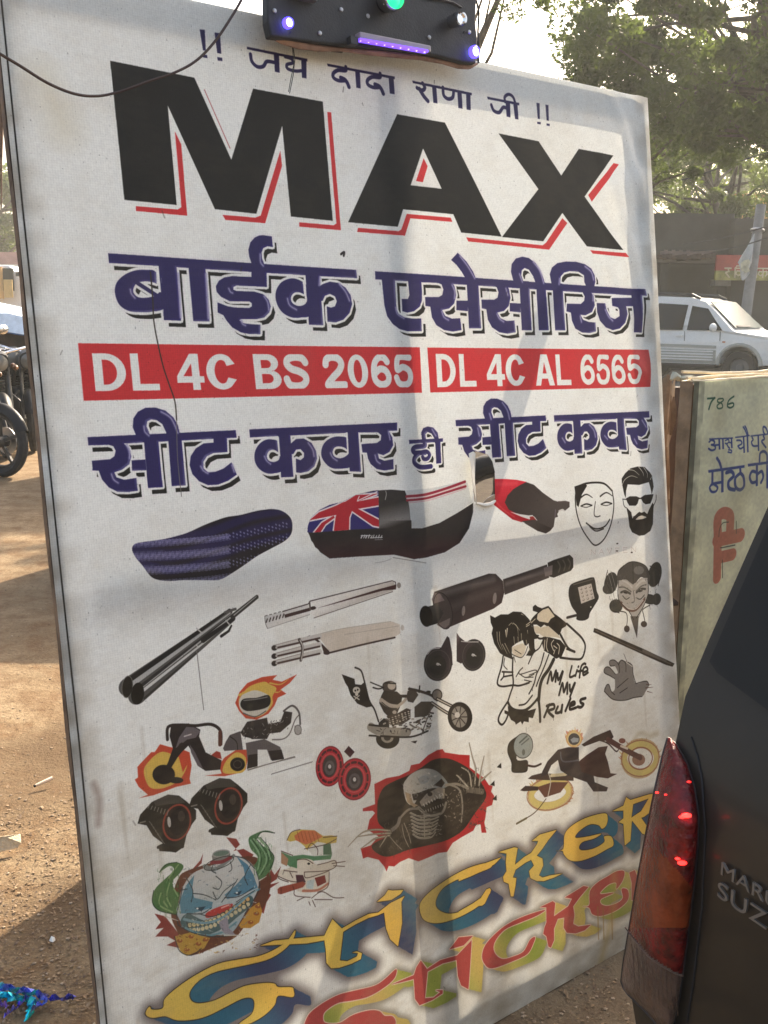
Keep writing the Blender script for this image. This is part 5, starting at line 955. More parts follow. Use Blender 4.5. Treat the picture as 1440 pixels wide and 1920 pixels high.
cord = thing('sagging_cable', 'thin dark brown cord sagging across the top left of the banner', 'cord', plf(180, 180, .03))
cp = [(-60, 75), (-20, 88), (0, 101), (40, 125), (90, 156), (140, 176), (185, 180), (230, 170), (280, 152), (330, 135), (370, 112), (405, 75), (435, 30), (455, -5), (480, -60), (500, -150)]
def catm(P, n=6): return [tuple(p) for p in smooth(P, False, n)]
MB().tube([plf(x, y, .02+.03*min(1, abs(x-200)/300)) for x, y in catm(cp)], .0021, 6).build('cord', mat('brown_cord', (.05, .028, .022), .6), cord, True)
c2_ = [(455, -5), (470, -60), (480, -150)]
# ---------------------------------------------------------------- second sign board (yellow green) at the right
W2, H2 = 1.1, 1.30
s2x, s2f = BX.copy(), BF.copy(); s2x.z = 0; s2x.normalize(); s2f = Vector((s2x.y, -s2x.x, 0))
p_ = at(1302, 716, 2.72); S2O = Vector((p_.x, p_.y, p_.z)); H2 = S2O.z-.01; s2y = Vector((0, 0, -1))
def s2(u, v, d=0.): return S2O+s2x*u+s2y*v+s2f*d
H2M = None
def p2uv(px, py):
    r = Vector(ray(px, py)); c = Vector(CAM); q = c+r*((S2O-c).dot(s2f)/r.dot(s2f)); return (q-S2O).dot(s2x), (q-S2O).dot(s2y)
W2P, H2P = 700, 820
src_ = [(1302, 716), (1440, 709), (1440, 1100), (1310, 1250)]
c2 = Canvas(W2P, H2P, (240, 244, 210), solve_h(src_, [(u/W2*W2P, v/H2*H2P) for u, v in (p2uv(*p) for p in src_)]))
def text2():
    T = c2; gr = (46, 98, 76); nb = (60, 84, 150); T.at(1140, 740, 4.8); l2 = lambda pts, w, c, **k: T.line(pts, w*1.12 if w < 40 else w*1.1, c, **k)
    for l, w in (([(895,35),(960,30)], 12), ([(955,30),(925,70),(905,130)], 14), ([(1030,35),(990,40),(985,65),(1020,80),(1025,115),(990,125),(978,100),(1005,75),(1035,50),(1030,35)], 10), ([(1130,15),(1085,50),(1070,100),(1095,118),(1125,100),(1120,75),(1080,85)], 11)): l2(l, w, gr)
    for pts in ([(905,393),(1115,383),(1115,395),(905,406)], [(1135,378),(1268,362),(1268,374),(1136,390)], [(1275,366),(1470,345),(1470,357),(1276,378)], [(895,678),(1220,632),(1220,655),(897,702)], [(1250,622),(1600,580),(1600,604),(1252,646)],
                [(985,395),(1000,395),(1003,492),(988,494)], [(1018,395),(1032,394),(1035,488),(1020,490)], [(1095,390),(1108,388),(1112,480),(1098,482)], [(1205,372),(1218,370),(1224,522),(1210,524)], [(1240,368),(1254,366),(1258,516),(1244,518)], [(1340,365),(1354,363),(1358,505),(1344,507)],
                [(1008,680),(1030,676),(1030,876),(1008,880)], [(1325,630),(1345,628),(1345,820),(1325,824)]): T.fill(pts, nb)
    for l, w in (([(905,425),(925,408),(950,420),(945,445),(925,450)], 13), ([(925,450),(955,462),(955,490),(925,500),(900,485)], 13), ([(950,455),(990,450)], 12), ([(1048,412),(1072,402),(1080,422),(1060,440),(1046,436)], 9), ([(1058,440),(1072,468),(1084,480)], 11), ([(1076,428),(1100,432)], 9), ([(1075,495),(1100,500),(1100,520),(1070,515)], 10),
                 ([(1150,410),(1185,412),(1195,440),(1160,460)], 11), ([(1160,460),(1180,485),(1210,470)], 11), ([(1245,366),(1228,320),(1210,290)], 11), ([(1254,362),(1240,310),(1225,282)], 11), ([(1290,385),(1300,405),(1285,425),(1300,460),(1345,460)], 12), ([(1395,370),(1405,400),(1380,420),(1420,475)], 13), ([(1440,350),(1420,300),(1395,290),(1395,330),(1410,360)], 12),
                 ([(932,695),(930,805)], 20), ([(930,800),(908,835),(925,872),(962,868),(975,830),(930,796)], 16), ([(940,800),(1015,785)], 18), ([(1012,672),(995,610),(972,570)], 20), ([(1055,700),(1100,690),(1120,730),(1075,780),(1080,840),(1130,855)], 24), ([(1180,660),(1182,700)], 20), ([(1182,705),(1135,750),(1140,830),(1180,855),(1215,820),(1210,740),(1182,705)], 22),
                 ([(1335,700),(1290,690),(1268,740),(1290,790),(1335,780)], 20), ([(1335,720),(1380,690),(1395,740),(1375,790)], 20), ([(1430,620),(1430,540),(1400,510),(1365,530),(1360,600)], 18), ([(1432,640),(1435,830)], 22)): l2(l, w, nb)
    sal = (212, 138, 114); T.at(1200, 900, 4.8)
    l2([(695,880),(695,520),(690,380),(705,320),(750,295),(800,320),(805,400),(800,520)], 80, sal); l2([(690,540),(900,495)], 90, sal); l2([(700,700),(830,670)], 80, sal)
    T.line([(705,510),(710,440),(740,385),(790,378)], 6, (70,90,70)); T.line([(720,612),(850,585)], 8, (60,80,70)); T.line([(860,370),(862,480)], 6, (80,96,76)); T.line([(740,720),(745,880)], 7, (70,90,70)); T.line([(715,620),(855,592)], 4, (226,220,190))
text2()
n2 = up(rg.rand(20, 16), H2P, W2P); c2.im *= (.9+.14*n2)[..., None]; n3 = up(rg.rand(160, 130), H2P, W2P); c2.im *= (.95+.08*n3)[..., None]
c2.paint(np.clip((up(rg.rand(12, 10), H2P, W2P)-.6)*2, 0, 1), (160, 150, 108), .4)
c2.im[:, :14] *= .6; c2.im[:, :30] *= .75+.25*up(rg.rand(60, 3), H2P, 30)[..., None]
im2 = D.images.new('second_sign_print', W2P, H2P); b4 = np.ones((H2P, W2P, 4), np.float32); b4[..., :3] = np.clip(c2.im, 0, 1); im2.pixels.foreach_set(b4[::-1].ravel()); im2.update()
sg2 = thing('yellow_green_sign_board', 'faded yellow green sign board numbered 786 with Hindi lettering, brown taped sides', 'sign', s2(W2/2, H2, -.03))
uvgrid('sign_sheet', lambda a, b: s2(W2*a, H2*b, .004*math.sin(a*9)*math.sin(b*7)), 30, 30, lambda a, b: (a, 1-b), flexmat('sign_flex', im2, tl=.42), sg2)
mb = MB(); mb.grid(lambda a, b: s2(-.001-.004*vnoise(b*14, a*4+2), H2*b, -.042*a-.002), 5, 60); mb.build('taped_side', M['tape'], sg2, True)
mb = MB(); mb.boxm(s2(W2/2, H2/2+.004, -.024), s2x*(W2/2-.004), s2f*.018, s2y*(H2/2-.006)); mb.build('backing_box', M['ply'], sg2)
for k in range(3):
    mb = MB(); mb.tube([s2(W2*i/24-.004, -.004-.007*k+.004*vnoise(i*.9, k*5)+(-.01*max(0, 1-i/4) if k == 2 else 0), -.006-.016*k) for i in range(25)], .0045, 6)
    mb.build('top_binding', mat('cream_binding', (.62, .52, .34), .6, var=.2), sg2, True)
mb = MB(); mb.grid(lambda a, b: s2(W2*a, -.003-.010*math.sin(a*50)*.25+.003*b, -.003-.04*b), 60, 3); mb.build('top_cover', mat('beige_cloth', (.42, .36, .26), .7, var=.2), sg2, True)
# crumpled brown wrapped boards stacked between the two signs
q0 = at(1268, 745, 2.9)
brn = thing('wrapped_panel', 'panel wrapped in crumpled brown paper standing between the two sign boards', 'panel', (q0.x, q0.y, 0))
def crump(a, b):
    base = at(1246+22*a, 712+8*a, 3.02+.06*a); z = base.z*(1-b); n_ = (vnoise(a*6, b*12)-.5)*.02
    return (base.x+s2x.x*n_+(-.02*b), base.y+s2f.y*n_*2, z+(.02*math.sin(a*9) if b == 0 else 0))
mb = MB(); mb.grid(crump, 8, 30); mb.build('paper_wrap', M['tape'], brn, True, ang=30)
q1, q2 = at(1246, 716, 2.88), at(1280, 722, 3.0)
mb = MB(); mb.boxm(((q1+q2)/2+Vector((.01, .045, -.64*1))), s2x*.055, s2f*.014, Vector((0, 0, q1.z/2-.02))) if False else mb.boxm(Vector(((q1.x+q2.x)/2+.03, (q1.y+q2.y)/2+.16, q1.z/2-.01)), s2x*.06, s2f*.012, Vector((0, 0, q1.z/2-.02))); mb.build('panel_board', M['darkwood'], brn)
mb = MB(); mb.tube([at(1258, 712, 2.84), at(1264, 704, 2.85), at(1276, 710, 2.86), at(1290, 711, 2.84), at(1300, 706, 2.8)], [.004, .012, .008, .012, .004], 6); mb.build('folded_top', mat('grey_green_cloth', (.42, .44, .36), .7, var=.2), brn, True)
# leaning brown board and the diagonal prop in the gap
lean = thing('leaning_brown_board', 'dark brown plywood board leaning behind the white banner, seen at its right edge', 'board', gnd(1300, 1420)+Vector((-.3, .35, 0)))
a0, a1 = at(1225, 745, 3.5), at(1310, 745, 3.7)
mb = MB(); mb.prism([a0, a1, Vector((a1.x-.05, a1.y-.2, .01)), Vector((a0.x-.05, a0.y-.2, .01))], Vector((0, .02, 0))); mb.build('board_sheet', mat('brown_stained_ply', (.10, .05, .03), .7, var=.4, scale=3), lean)
for pa, pb in (((1296, 1030), (1262, 1135)), ((1246, 1022), (1300, 1016))):
    mb = MB(); mb.beam(at(*pa, 3.0)+Vector((0, 0, .12 if pa[0] > 1290 else 0)), at(*pb, 2.85), .03, .02); mb.build('cross_brace', M['darkwood'], lean)
# ---------------------------------------------------------------- dark hatchback, rear corner
def catm(P, n=6): return [tuple(p) for p in smooth(P, False, n)]
def hatchback():
    Lx = Vector((-.451, .893, 0)).normalized(); Fx = Vector((Lx.y, -Lx.x, 0))           # towards the car's left; the car's forward direction
    P0 = at(1400, 1680, 1.0); c = Vector(CAM)
    rake = lambda z: (.0 if z < .86 else (z-.86)*.42) + (.03 if .5 < z else -.03)       # the tailgate leans forward above the lamp
    def hit(px, py, off=0.):
        r = Vector(ray(px, py)); z = P0.z
        for _ in range(12):
            base = P0+Fx*(rake(z)-rake(P0.z)+off); t = (base-c).dot(Fx)/r.dot(Fx); q = c+r*t; z = q.z
        return q
    sil = [(1520, 720), (1440, 905), (1330, 1153), (1270, 1290), (1252, 1385), (1240, 1430), (1215, 1560), (1192, 1660), (1178, 1745), (1166, 1810), (1168, 1850), (1150, 1885), (1128, 1925), (1115, 2000), (1115, 2150)]
    pts = [hit(*p) for p in sil]; lz = sorted([(q.z, (q-P0).dot(Lx)) for q in pts])
    mid = max(l for z, l in lz)-.74
    def left(z):
        zs = [a for a, b in lz]
        return float(np.interp(z, zs, [b for a, b in lz]))
    car = thing('dark_hatchback', 'dark grey hatchback parked close at the right, seen at its left rear corner', 'car', P0+Lx*mid+Fx*1.7-Vector((0, 0, P0.z)))
    zt = [.2, .28, .36, .42, .48, .54, .6, .66, .72, .78, .84, .9, .96, 1.02, 1.1, 1.18, 1.26, 1.34, 1.4]; zt = [z for z in zt if z < 1.5]
    # shell: rings at stations along the car, each ring runs over the left side, roof, right side
    st = [0, .02, .08, .3, .7, 1.4, 2.1, 2.6, 2.9, 3.3, 3.45]
    def ring(i):
        s = st[i]; R = []
        top = 1.0 if s < 2.4 else (1.0-(s-2.4)*.62 if s < 2.95 else .64-(s-2.95)*.12)
        prof = [(left(min(z, 1.36)), z) for z in zt]
        L_ = []
        for l, z in prof:
            zz = .2+(z-.2)*top if s > 2.2 else z
            k = (1-.10*(s/3.45)**3); L_.append((mid+(l-mid)*k, zz, max(rake(z)*(1 if s < .5 else max(0, 1-(s-.5)*1.2)), 0)))
        n_ = 6; l0, z0 = L_[-1][0], L_[-1][1]
        for j in range(1, n_): t = j/n_; L_.append((l0+(mid-l0)*2*t, z0+.10*math.sin(math.pi*t)*(1 if s < 2.6 else .4), L_[len(zt)-1][2]))
        L_ += [(2*mid-l, z, r) for l, z, r in reversed(L_[:len(zt)])]
        inset = .02 if i == 0 else 0
        return [P0+Lx*(mid+(l-mid)*(1-inset))+Vector((0, 0, z-P0.z))+Fx*(s+r-rake(P0.z)) for l, z, r in L_]
    mb = MB(); RR = [ring(i) for i in range(len(st))]; n = len(RR[0]); mb.v = [tuple(p) for r in RR for p in r]
    mb.f = [(i*n+j, i*n+j+1, (i+1)*n+j+1, (i+1)*n+j) for i in range(len(st)-1) for j in range(n-1)]
    for i in (0, len(st)-1):     # rear and front faces: strips between the left and the right flank
        mb.f += [(i*n+j, i*n+j+1, i*n+n-2-j, i*n+n-1-j) for j in range(len(zt)+1)]
    body = mb.build('car_body', M['paint_d'], car, True, ang=35)
    # rear bumper
    mb = MB(); zb = [.22, .3, .4, .5, .555]
    B = [[P0+Lx*(mid+(left(.45)+.015-mid)*sx)+Fx*(-.07+(.12 if abs(sx) > .97 else 0)+(.02 if z < .3 or z > .54 else 0)-rake(P0.z)*0)+Vector((0, 0, z-P0.z)) for sx in (-1, -.98, -.9, -.5, 0, .5, .9, .98, 1)] for z in zb]
    mb.v = [tuple(p) for r in B for p in r]; mb.f = [(i*9+j, i*9+j+1, (i+1)*9+j+1, (i+1)*9+j) for i in range(4) for j in range(8)]
    o = len(mb.v); mb.v += [tuple(p+Fx*.2) for p in B[0]]+[tuple(p+Fx*.12) for p in B[-1]]
    mb.f += [(j, j+1, o+j+1, o+j) for j in range(8)]+[(4*9+j, 4*9+j+1, o+9+j+1, o+9+j) for j in range(8)]; mb.build('bumper', M['plastic'], car, True, ang=50)
    # tail lamp: follows the flank outline
    outer = [(1252, 1384), (1243, 1415), (1228, 1480), (1212, 1560), (1196, 1645), (1182, 1730), (1168, 1810), (1165, 1840), (1171, 1858)]
    inner = [(1256, 1380), (1272, 1404), (1289, 1435), (1302, 1480), (1309, 1530), (1307, 1590), (1300, 1663), (1288, 1763), (1274, 1863), (1262, 1925), (1258, 1946), (1240, 1930), (1210, 1895)]
    mred = mat('red_lens', (.12, .006, .006), .22, coat=.1, spec=.35, var=.6, scale=45, bump=.6, bscale=120); mam = mat('amber_lens', (.17, .03, .008), .25, coat=.05, spec=.3, var=.4, scale=30, bump=.3, bscale=150); mcl = mat('ribbed_clear_lens', (.11, .07, .052), .3, coat=.1, spec=.3, var=.3, scale=20, bump=.5, bscale=90)
    def lens(poly, m, name, par, off, dome=.012):
        q = [hit(*p, off) for p in poly]; cen = sum(q, Vector())/len(q); mb = MB(); n = len(q)
        rings = [(1., 0.), (1., -.008), (.96, -.014), (.8, -.014-dome*.5), (.45, -.014-dome), (0.02, -.014-dome*1.1)]
        mb.v = [tuple(cen+(p-cen)*k+Fx*h) for k, h in rings for p in q]
        mb.f = [(i*n+j, i*n+(j+1) % n, (i+1)*n+(j+1) % n, (i+1)*n+j) for i in range(len(rings)-1) for j in range(n)]+[tuple(range((len(rings)-1)*n, len(rings)*n))]
        return mb.build(name, m, par, True, ang=50)
    oy = [(y, x) for x, y in outer+[(1210, 1895), (1240, 1930), (1257, 1946)]]; iy = [(y, x) for x, y in inner[:11]]
    ox_ = lambda y: float(np.interp(y, [a for a, b in oy], [b for a, b in oy])); ix_ = lambda y: float(np.interp(y, [a for a, b in iy], [b for a, b in iy]))
    NA, NB = 30, 150; GP, GX = [], []
    for j in range(NB+1):
        y = 1383+(1946-1383)*j/NB
        for i in range(NA+1):
            a = i/NA; x = ox_(y)+(ix_(y)-ox_(y))*a; d_ = -(.004+.024*max(0, math.sin(math.pi*a))**.55*max(0, math.sin(math.pi*(j+.3)/(NB+.6)))**.45); GP.append(hit(x, y, d_)); GX.append((x, y))
    def kind_(x, y):
        if y > float(np.interp(x, (1170, 1197, 1223, 1262, 1300), (1738, 1770, 1798, 1822, 1836))): return 2
        return 1 if (y > float(np.interp(x, (1180, 1230, 1262, 1300), (1590, 1592, 1625, 1668))) and y < 1742) else 0
    sets = [MB(), MB(), MB()]
    for m_ in sets: m_.v = [tuple(p) for p in GP]
    for j in range(NB):
        for i in range(NA):
            q = j*(NA+1)+i; x, y = GX[q]; sets[kind_(x+(GX[q+1][0]-x)/2, y+4)].f.append((q, q+1, q+NA+2, q+NA+1))
    bl_ = [(1172, 1738), (1197, 1770), (1223, 1798), (1262, 1822), (1281, 1829)]
    lampo = sets[0].build('tail_lamp', mred, car, True, ang=60); sets[1].build('amber_section', mam, lampo, True, ang=60); sets[2].build('reversing_section', mcl, lampo, True, ang=60)
    MB().tube([hit(x, y+1, -.027) for x, y in catm(bl_)], .0009, 5).build('lens_rib', mcl, lampo, True)
    for k in range(10):
        x = 1184+k*9; MB().tube([hit(x, 1770+k*7, -.026), hit(x+4, 1800+k*9, -.028), hit(x+6, 1850+k*6, -.024)], .0006, 4).build('lens_rib', mcl, lampo, True)
    rim_ = [hit(ox_(y), y, -.003) for y in range(1384, 1947, 12)]+[hit(ix_(y), y, -.003) for y in range(1946, 1383, -12)]; MB().tube(rim_+rim_[:1], .0016, 5).build('lamp_seal', M['plastic'], car, True)
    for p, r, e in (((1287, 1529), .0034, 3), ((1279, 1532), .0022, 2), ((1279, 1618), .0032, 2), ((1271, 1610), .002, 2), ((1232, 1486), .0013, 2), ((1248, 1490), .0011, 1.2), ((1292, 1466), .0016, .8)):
        MB().sphere(hit(*p, -.026), r, 10, 6, (1.6, 1, .7)).build('lamp_glint', mat('glowing_red_glint', (.8, .02, .02), .2, emit=e, ecol=(1, .02, .015)), lampo, True)  # sun glints in the lens, put in as small glowing red beads
    # rear window, its rubber and the tailgate shut line
    gl_ = [hit(*p, -.006) for p in ((1475, 905), (1330, 1240), (1345, 1262), (1560, 1420), (1900, 1640), (2200, 1200), (1800, 700))]
    mb = MB(); mb.prism(gl_, Fx*.004); mb.build('rear_window', mat('tinted_rear_glass', (.014, .014, .013), .3, spec=.2), car)
    MB().tube([hit(*p, -.001) for p in ((1296, 1382), (1308, 1420), (1316, 1460), (1322, 1560), (1316, 1700), (1300, 1840), (1285, 1935))], .0011, 5).build('tailgate_gap', M['rubber'], car, True)
    # raised maker name
    right = -Lx; upv = (Vector((0, 0, 1))-Fx*0).normalized(); mch = mat('badge_silver', (.17, .16, .145), .45, .3)
    for txt, p, sz in (('MARUTI', (1350, 1637), .0152), ('SUZUKI', (1344, 1679), .0197)):
        cu = D.curves.new('badge', 'FONT'); cu.body = txt; cu.size = sz*1.28; cu.extrude = .0012; cu.offset = 0; cu.space_character = 1.04
        to = D.objects.new('tmp', cu); col.objects.link(to); dg = bpy.context.evaluated_depsgraph_get(); me = D.meshes.new_from_object(to.evaluated_get(dg)); D.objects.remove(to)
        q = hit(*p, -.004); Mx = Matrix(((right.x, upv.x, -Fx.x, q.x), (right.y, upv.y, -Fx.y, q.y), (right.z, upv.z, -Fx.z, q.z), (0, 0, 0, 1)))
        me.transform(Matrix.Diagonal((1.4, 1, 1, 1))); me.transform(Mx); me.transform(WORLD(car).inverted()); me.materials.clear(); me.materials.append(mch); ob = D.objects.new('badge_letters', me); col.objects.link(ob); ob.parent = car
    for s_, sgn in ((.62, 1), (2.85, 1), (.62, -1), (2.85, -1)):
        wc = P0+Lx*(mid+sgn*.64)+Fx*s_+Vector((0, 0, .27-P0.z)); t = MB().lathe(wc, Lx*sgn, [(.17, -.07), (.255, -.075), (.27, -.05), (.27, .05), (.255, .075), (.17, .07)], 28).build('wheel', M['rubber'], car, True)
        MB().lathe(wc, Lx*sgn, [(0, .05), (.06, .055), (.1, .04), (.165, .065), (.17, .07)], 20).build('rim', M['alu'], t, True)
hatchback()
# ---------------------------------------------------------------- white sport utility car
def suv():
    t = thing('white_suv', 'white sport utility car with silver ribbed lower doors parked across the road', 'car', (0, 0, 0))
    P = lambda x, y, z: Vector((x, y, z)); W_ = .90
    side = [(-2.2, .45), (-2.22, .8), (-2.15, 1.1), (-2.02, 1.5), (-1.92, 1.78), (-1.6, 1.84), (-.6, 1.87), (.1, 1.84), (.45, 1.76), (.72, 1.55), (1.15, 1.16), (1.25, 1.12), (2.0, 1.02), (2.13, .95), (2.2, .72), (2.2, .45)]
    arches = []
    bot = [(1.82, .42)]+[(1.36+.44*math.cos(a), .42+.40*math.sin(a)) for a in np.linspace(.05, math.pi-.05, 9)]+[(.86, .4), (-.95, .4)]+[(-1.36+.44*math.cos(a), .42+.40*math.sin(a)) for a in np.linspace(.05, math.pi-.05, 9)]+[(-1.86, .42)]
    prof = side+bot; tum = lambda z: W_-(.0 if z < 1.12 else (z-1.12)*.24)-(.03 if z < .5 else 0)
    mb = MB(); n = len(prof); mb.v = [(x, -tum(z), z) for x, z in prof]+[(x, tum(z), z) for x, z in prof]; ns = len(side)
    mb.f = [tuple(range(n)), tuple(range(2*n-1, n-1, -1))]+[(i, (i+1) % n, (i+1) % n+n, i+n) for i in range(n)]
    bm_ = mb.build('car_body', M['paint_w'], t, False, bevel=.035)
    def sidep(poly, m, name, th=.012, par=t, sides=(-1, 1)):
        for sg in sides:
            q = [P(x, sg*(tum(z)+.004), z) for x, z in poly]; k = MB().prism(q, P(0, sg*th, 0)).build(name, m, par)
    for w_ in ([(.42, 1.14), (.95, 1.14), (.70, 1.42), (.55, 1.6), (.18, 1.66), (.14, 1.14)], [(-.72, 1.14), (.04, 1.14), (.08, 1.68), (-.62, 1.72)], [(-1.62, 1.18), (-.84, 1.15), (-.76, 1.70), (-1.5, 1.68)]): sidep(w_, M['glass'], 'side_window', .006)
    sidep([(-.86, .44), (.84, .44), (.84, .72), (-.86, .74)], M['paint_s'], 'door_cladding', .02)
    for z in (.50, .56, .62, .68): sidep([(-.8, z), (.78, z), (.78, z+.025), (-.8, z+.025)], M['paint_w'], 'cladding_rib', .035)
    sidep([(-.86, .78), (.84, .76), (.84, .82), (-.86, .84)], M['paint_s'], 'waist_moulding', .025)
    for x in (.09, -.78, .9): sidep([(x, .45), (x+.012, .45), (x+.012, 1.12), (x, 1.12)], M['plastic'], 'door_gap', .003)
    for x in (.0, -.86): sidep([(x-.12, 1.0), (x+.05, 1.0), (x+.05, 1.035), (x-.12, 1.035)], M['paint_w'], 'door_handle', .04)
    for cx_ in (1.36, -1.36):
        for sg in (-1, 1):
            a = [P(cx_+.47*math.cos(q), sg*(W_+.01), .42+.43*math.sin(q)) for q in np.linspace(.0, math.pi, 12)]; MB().tube(a, .045, 6).build('wheel_arch', M['paint_s'], t, True)
            wh = MB().lathe(P(cx_, sg*(W_-.1), .36), P(0, sg, 0), [(.2, -.1), (.345, -.1), (.365, -.07), (.365, .07), (.345, .1), (.22, .1)], 28).build('wheel', M['rubber'], t, True)
            MB().lathe(P(cx_, sg*(W_-.1), .36), P(0, sg, 0), [(0, .05), (.07, .05), (.09, .02), (.19, .03), (.21, .06)], 20).build('rim', M['greyp'], wh)
    ws = [P(1.13, -.72, 1.17), P(1.13, .72, 1.17), P(.50, .66, 1.73), P(.50, -.66, 1.73)]; nrm = Vector((.58, 0, .62)).normalized()
    MB().prism([p+nrm*.03 for p in ws], nrm*.012).build('windscreen', mat('windscreen_glass', (.06, .09, .09), .2, spec=.12), t)
    MB().prism([p+nrm*.045 for p in (P(1.12, -.6, 1.18), P(1.12, .1, 1.18), P(1.09, .1, 1.21), P(1.09, -.6, 1.21))], nrm*.01).build('wiper', M['plastic'], t)
    for sg in (-1, 1):
        MB().tube([P(-1.75, sg*.66, 1.82), P(-1.6, sg*.66, 1.91), P(-.6, sg*.66, 1.935), P(.1, sg*.66, 1.90), P(.3, sg*.66, 1.81)], .035, 6).build('roof_rail', M['plastic'], t, True)
        MB().sphere((.80, sg*1.04, 1.20), .12, 10, 7, (.6, 1, .8)).build('door_mirror', M['paint_w'], t, True)
        MB().sphere((2.08, sg*.68, .88), .14, 10, 7, (.9, 1.2, .85)).build('headlight', mat('headlight_glass', (.55, .56, .56), .1, coat=1), t, True)
    MB().box((2.2, 0, .84), (.03, .42, .1)).build('grille', M['plastic'], t); MB().box((2.2, 0, .52), (.09, .88, .13)).build('bumper', M['paint_s'], t, bevel=.03)
    MB().box((.2, 0, .36), (1.9, .7, .06)).build('chassis', M['rubber'], t); MB().box((0, 0, .40), (.85, .95, .02)).build('side_step', M['plastic'], t)
    MB().box((1.0, -.905, .9), (.03, .012, .014)).build('indicator', mat('orange_lens', (.5, .16, .03), .3), t)
    gp = gnd(1386, 722); h = R_(-42); t.rotation_euler = (0, 0, h); off = Matrix.Rotation(h, 3, 'Z') @ Vector((1.36, -.8, 0)); t.location = (gp.x-off.x, gp.y-off.y, 0)
suv()
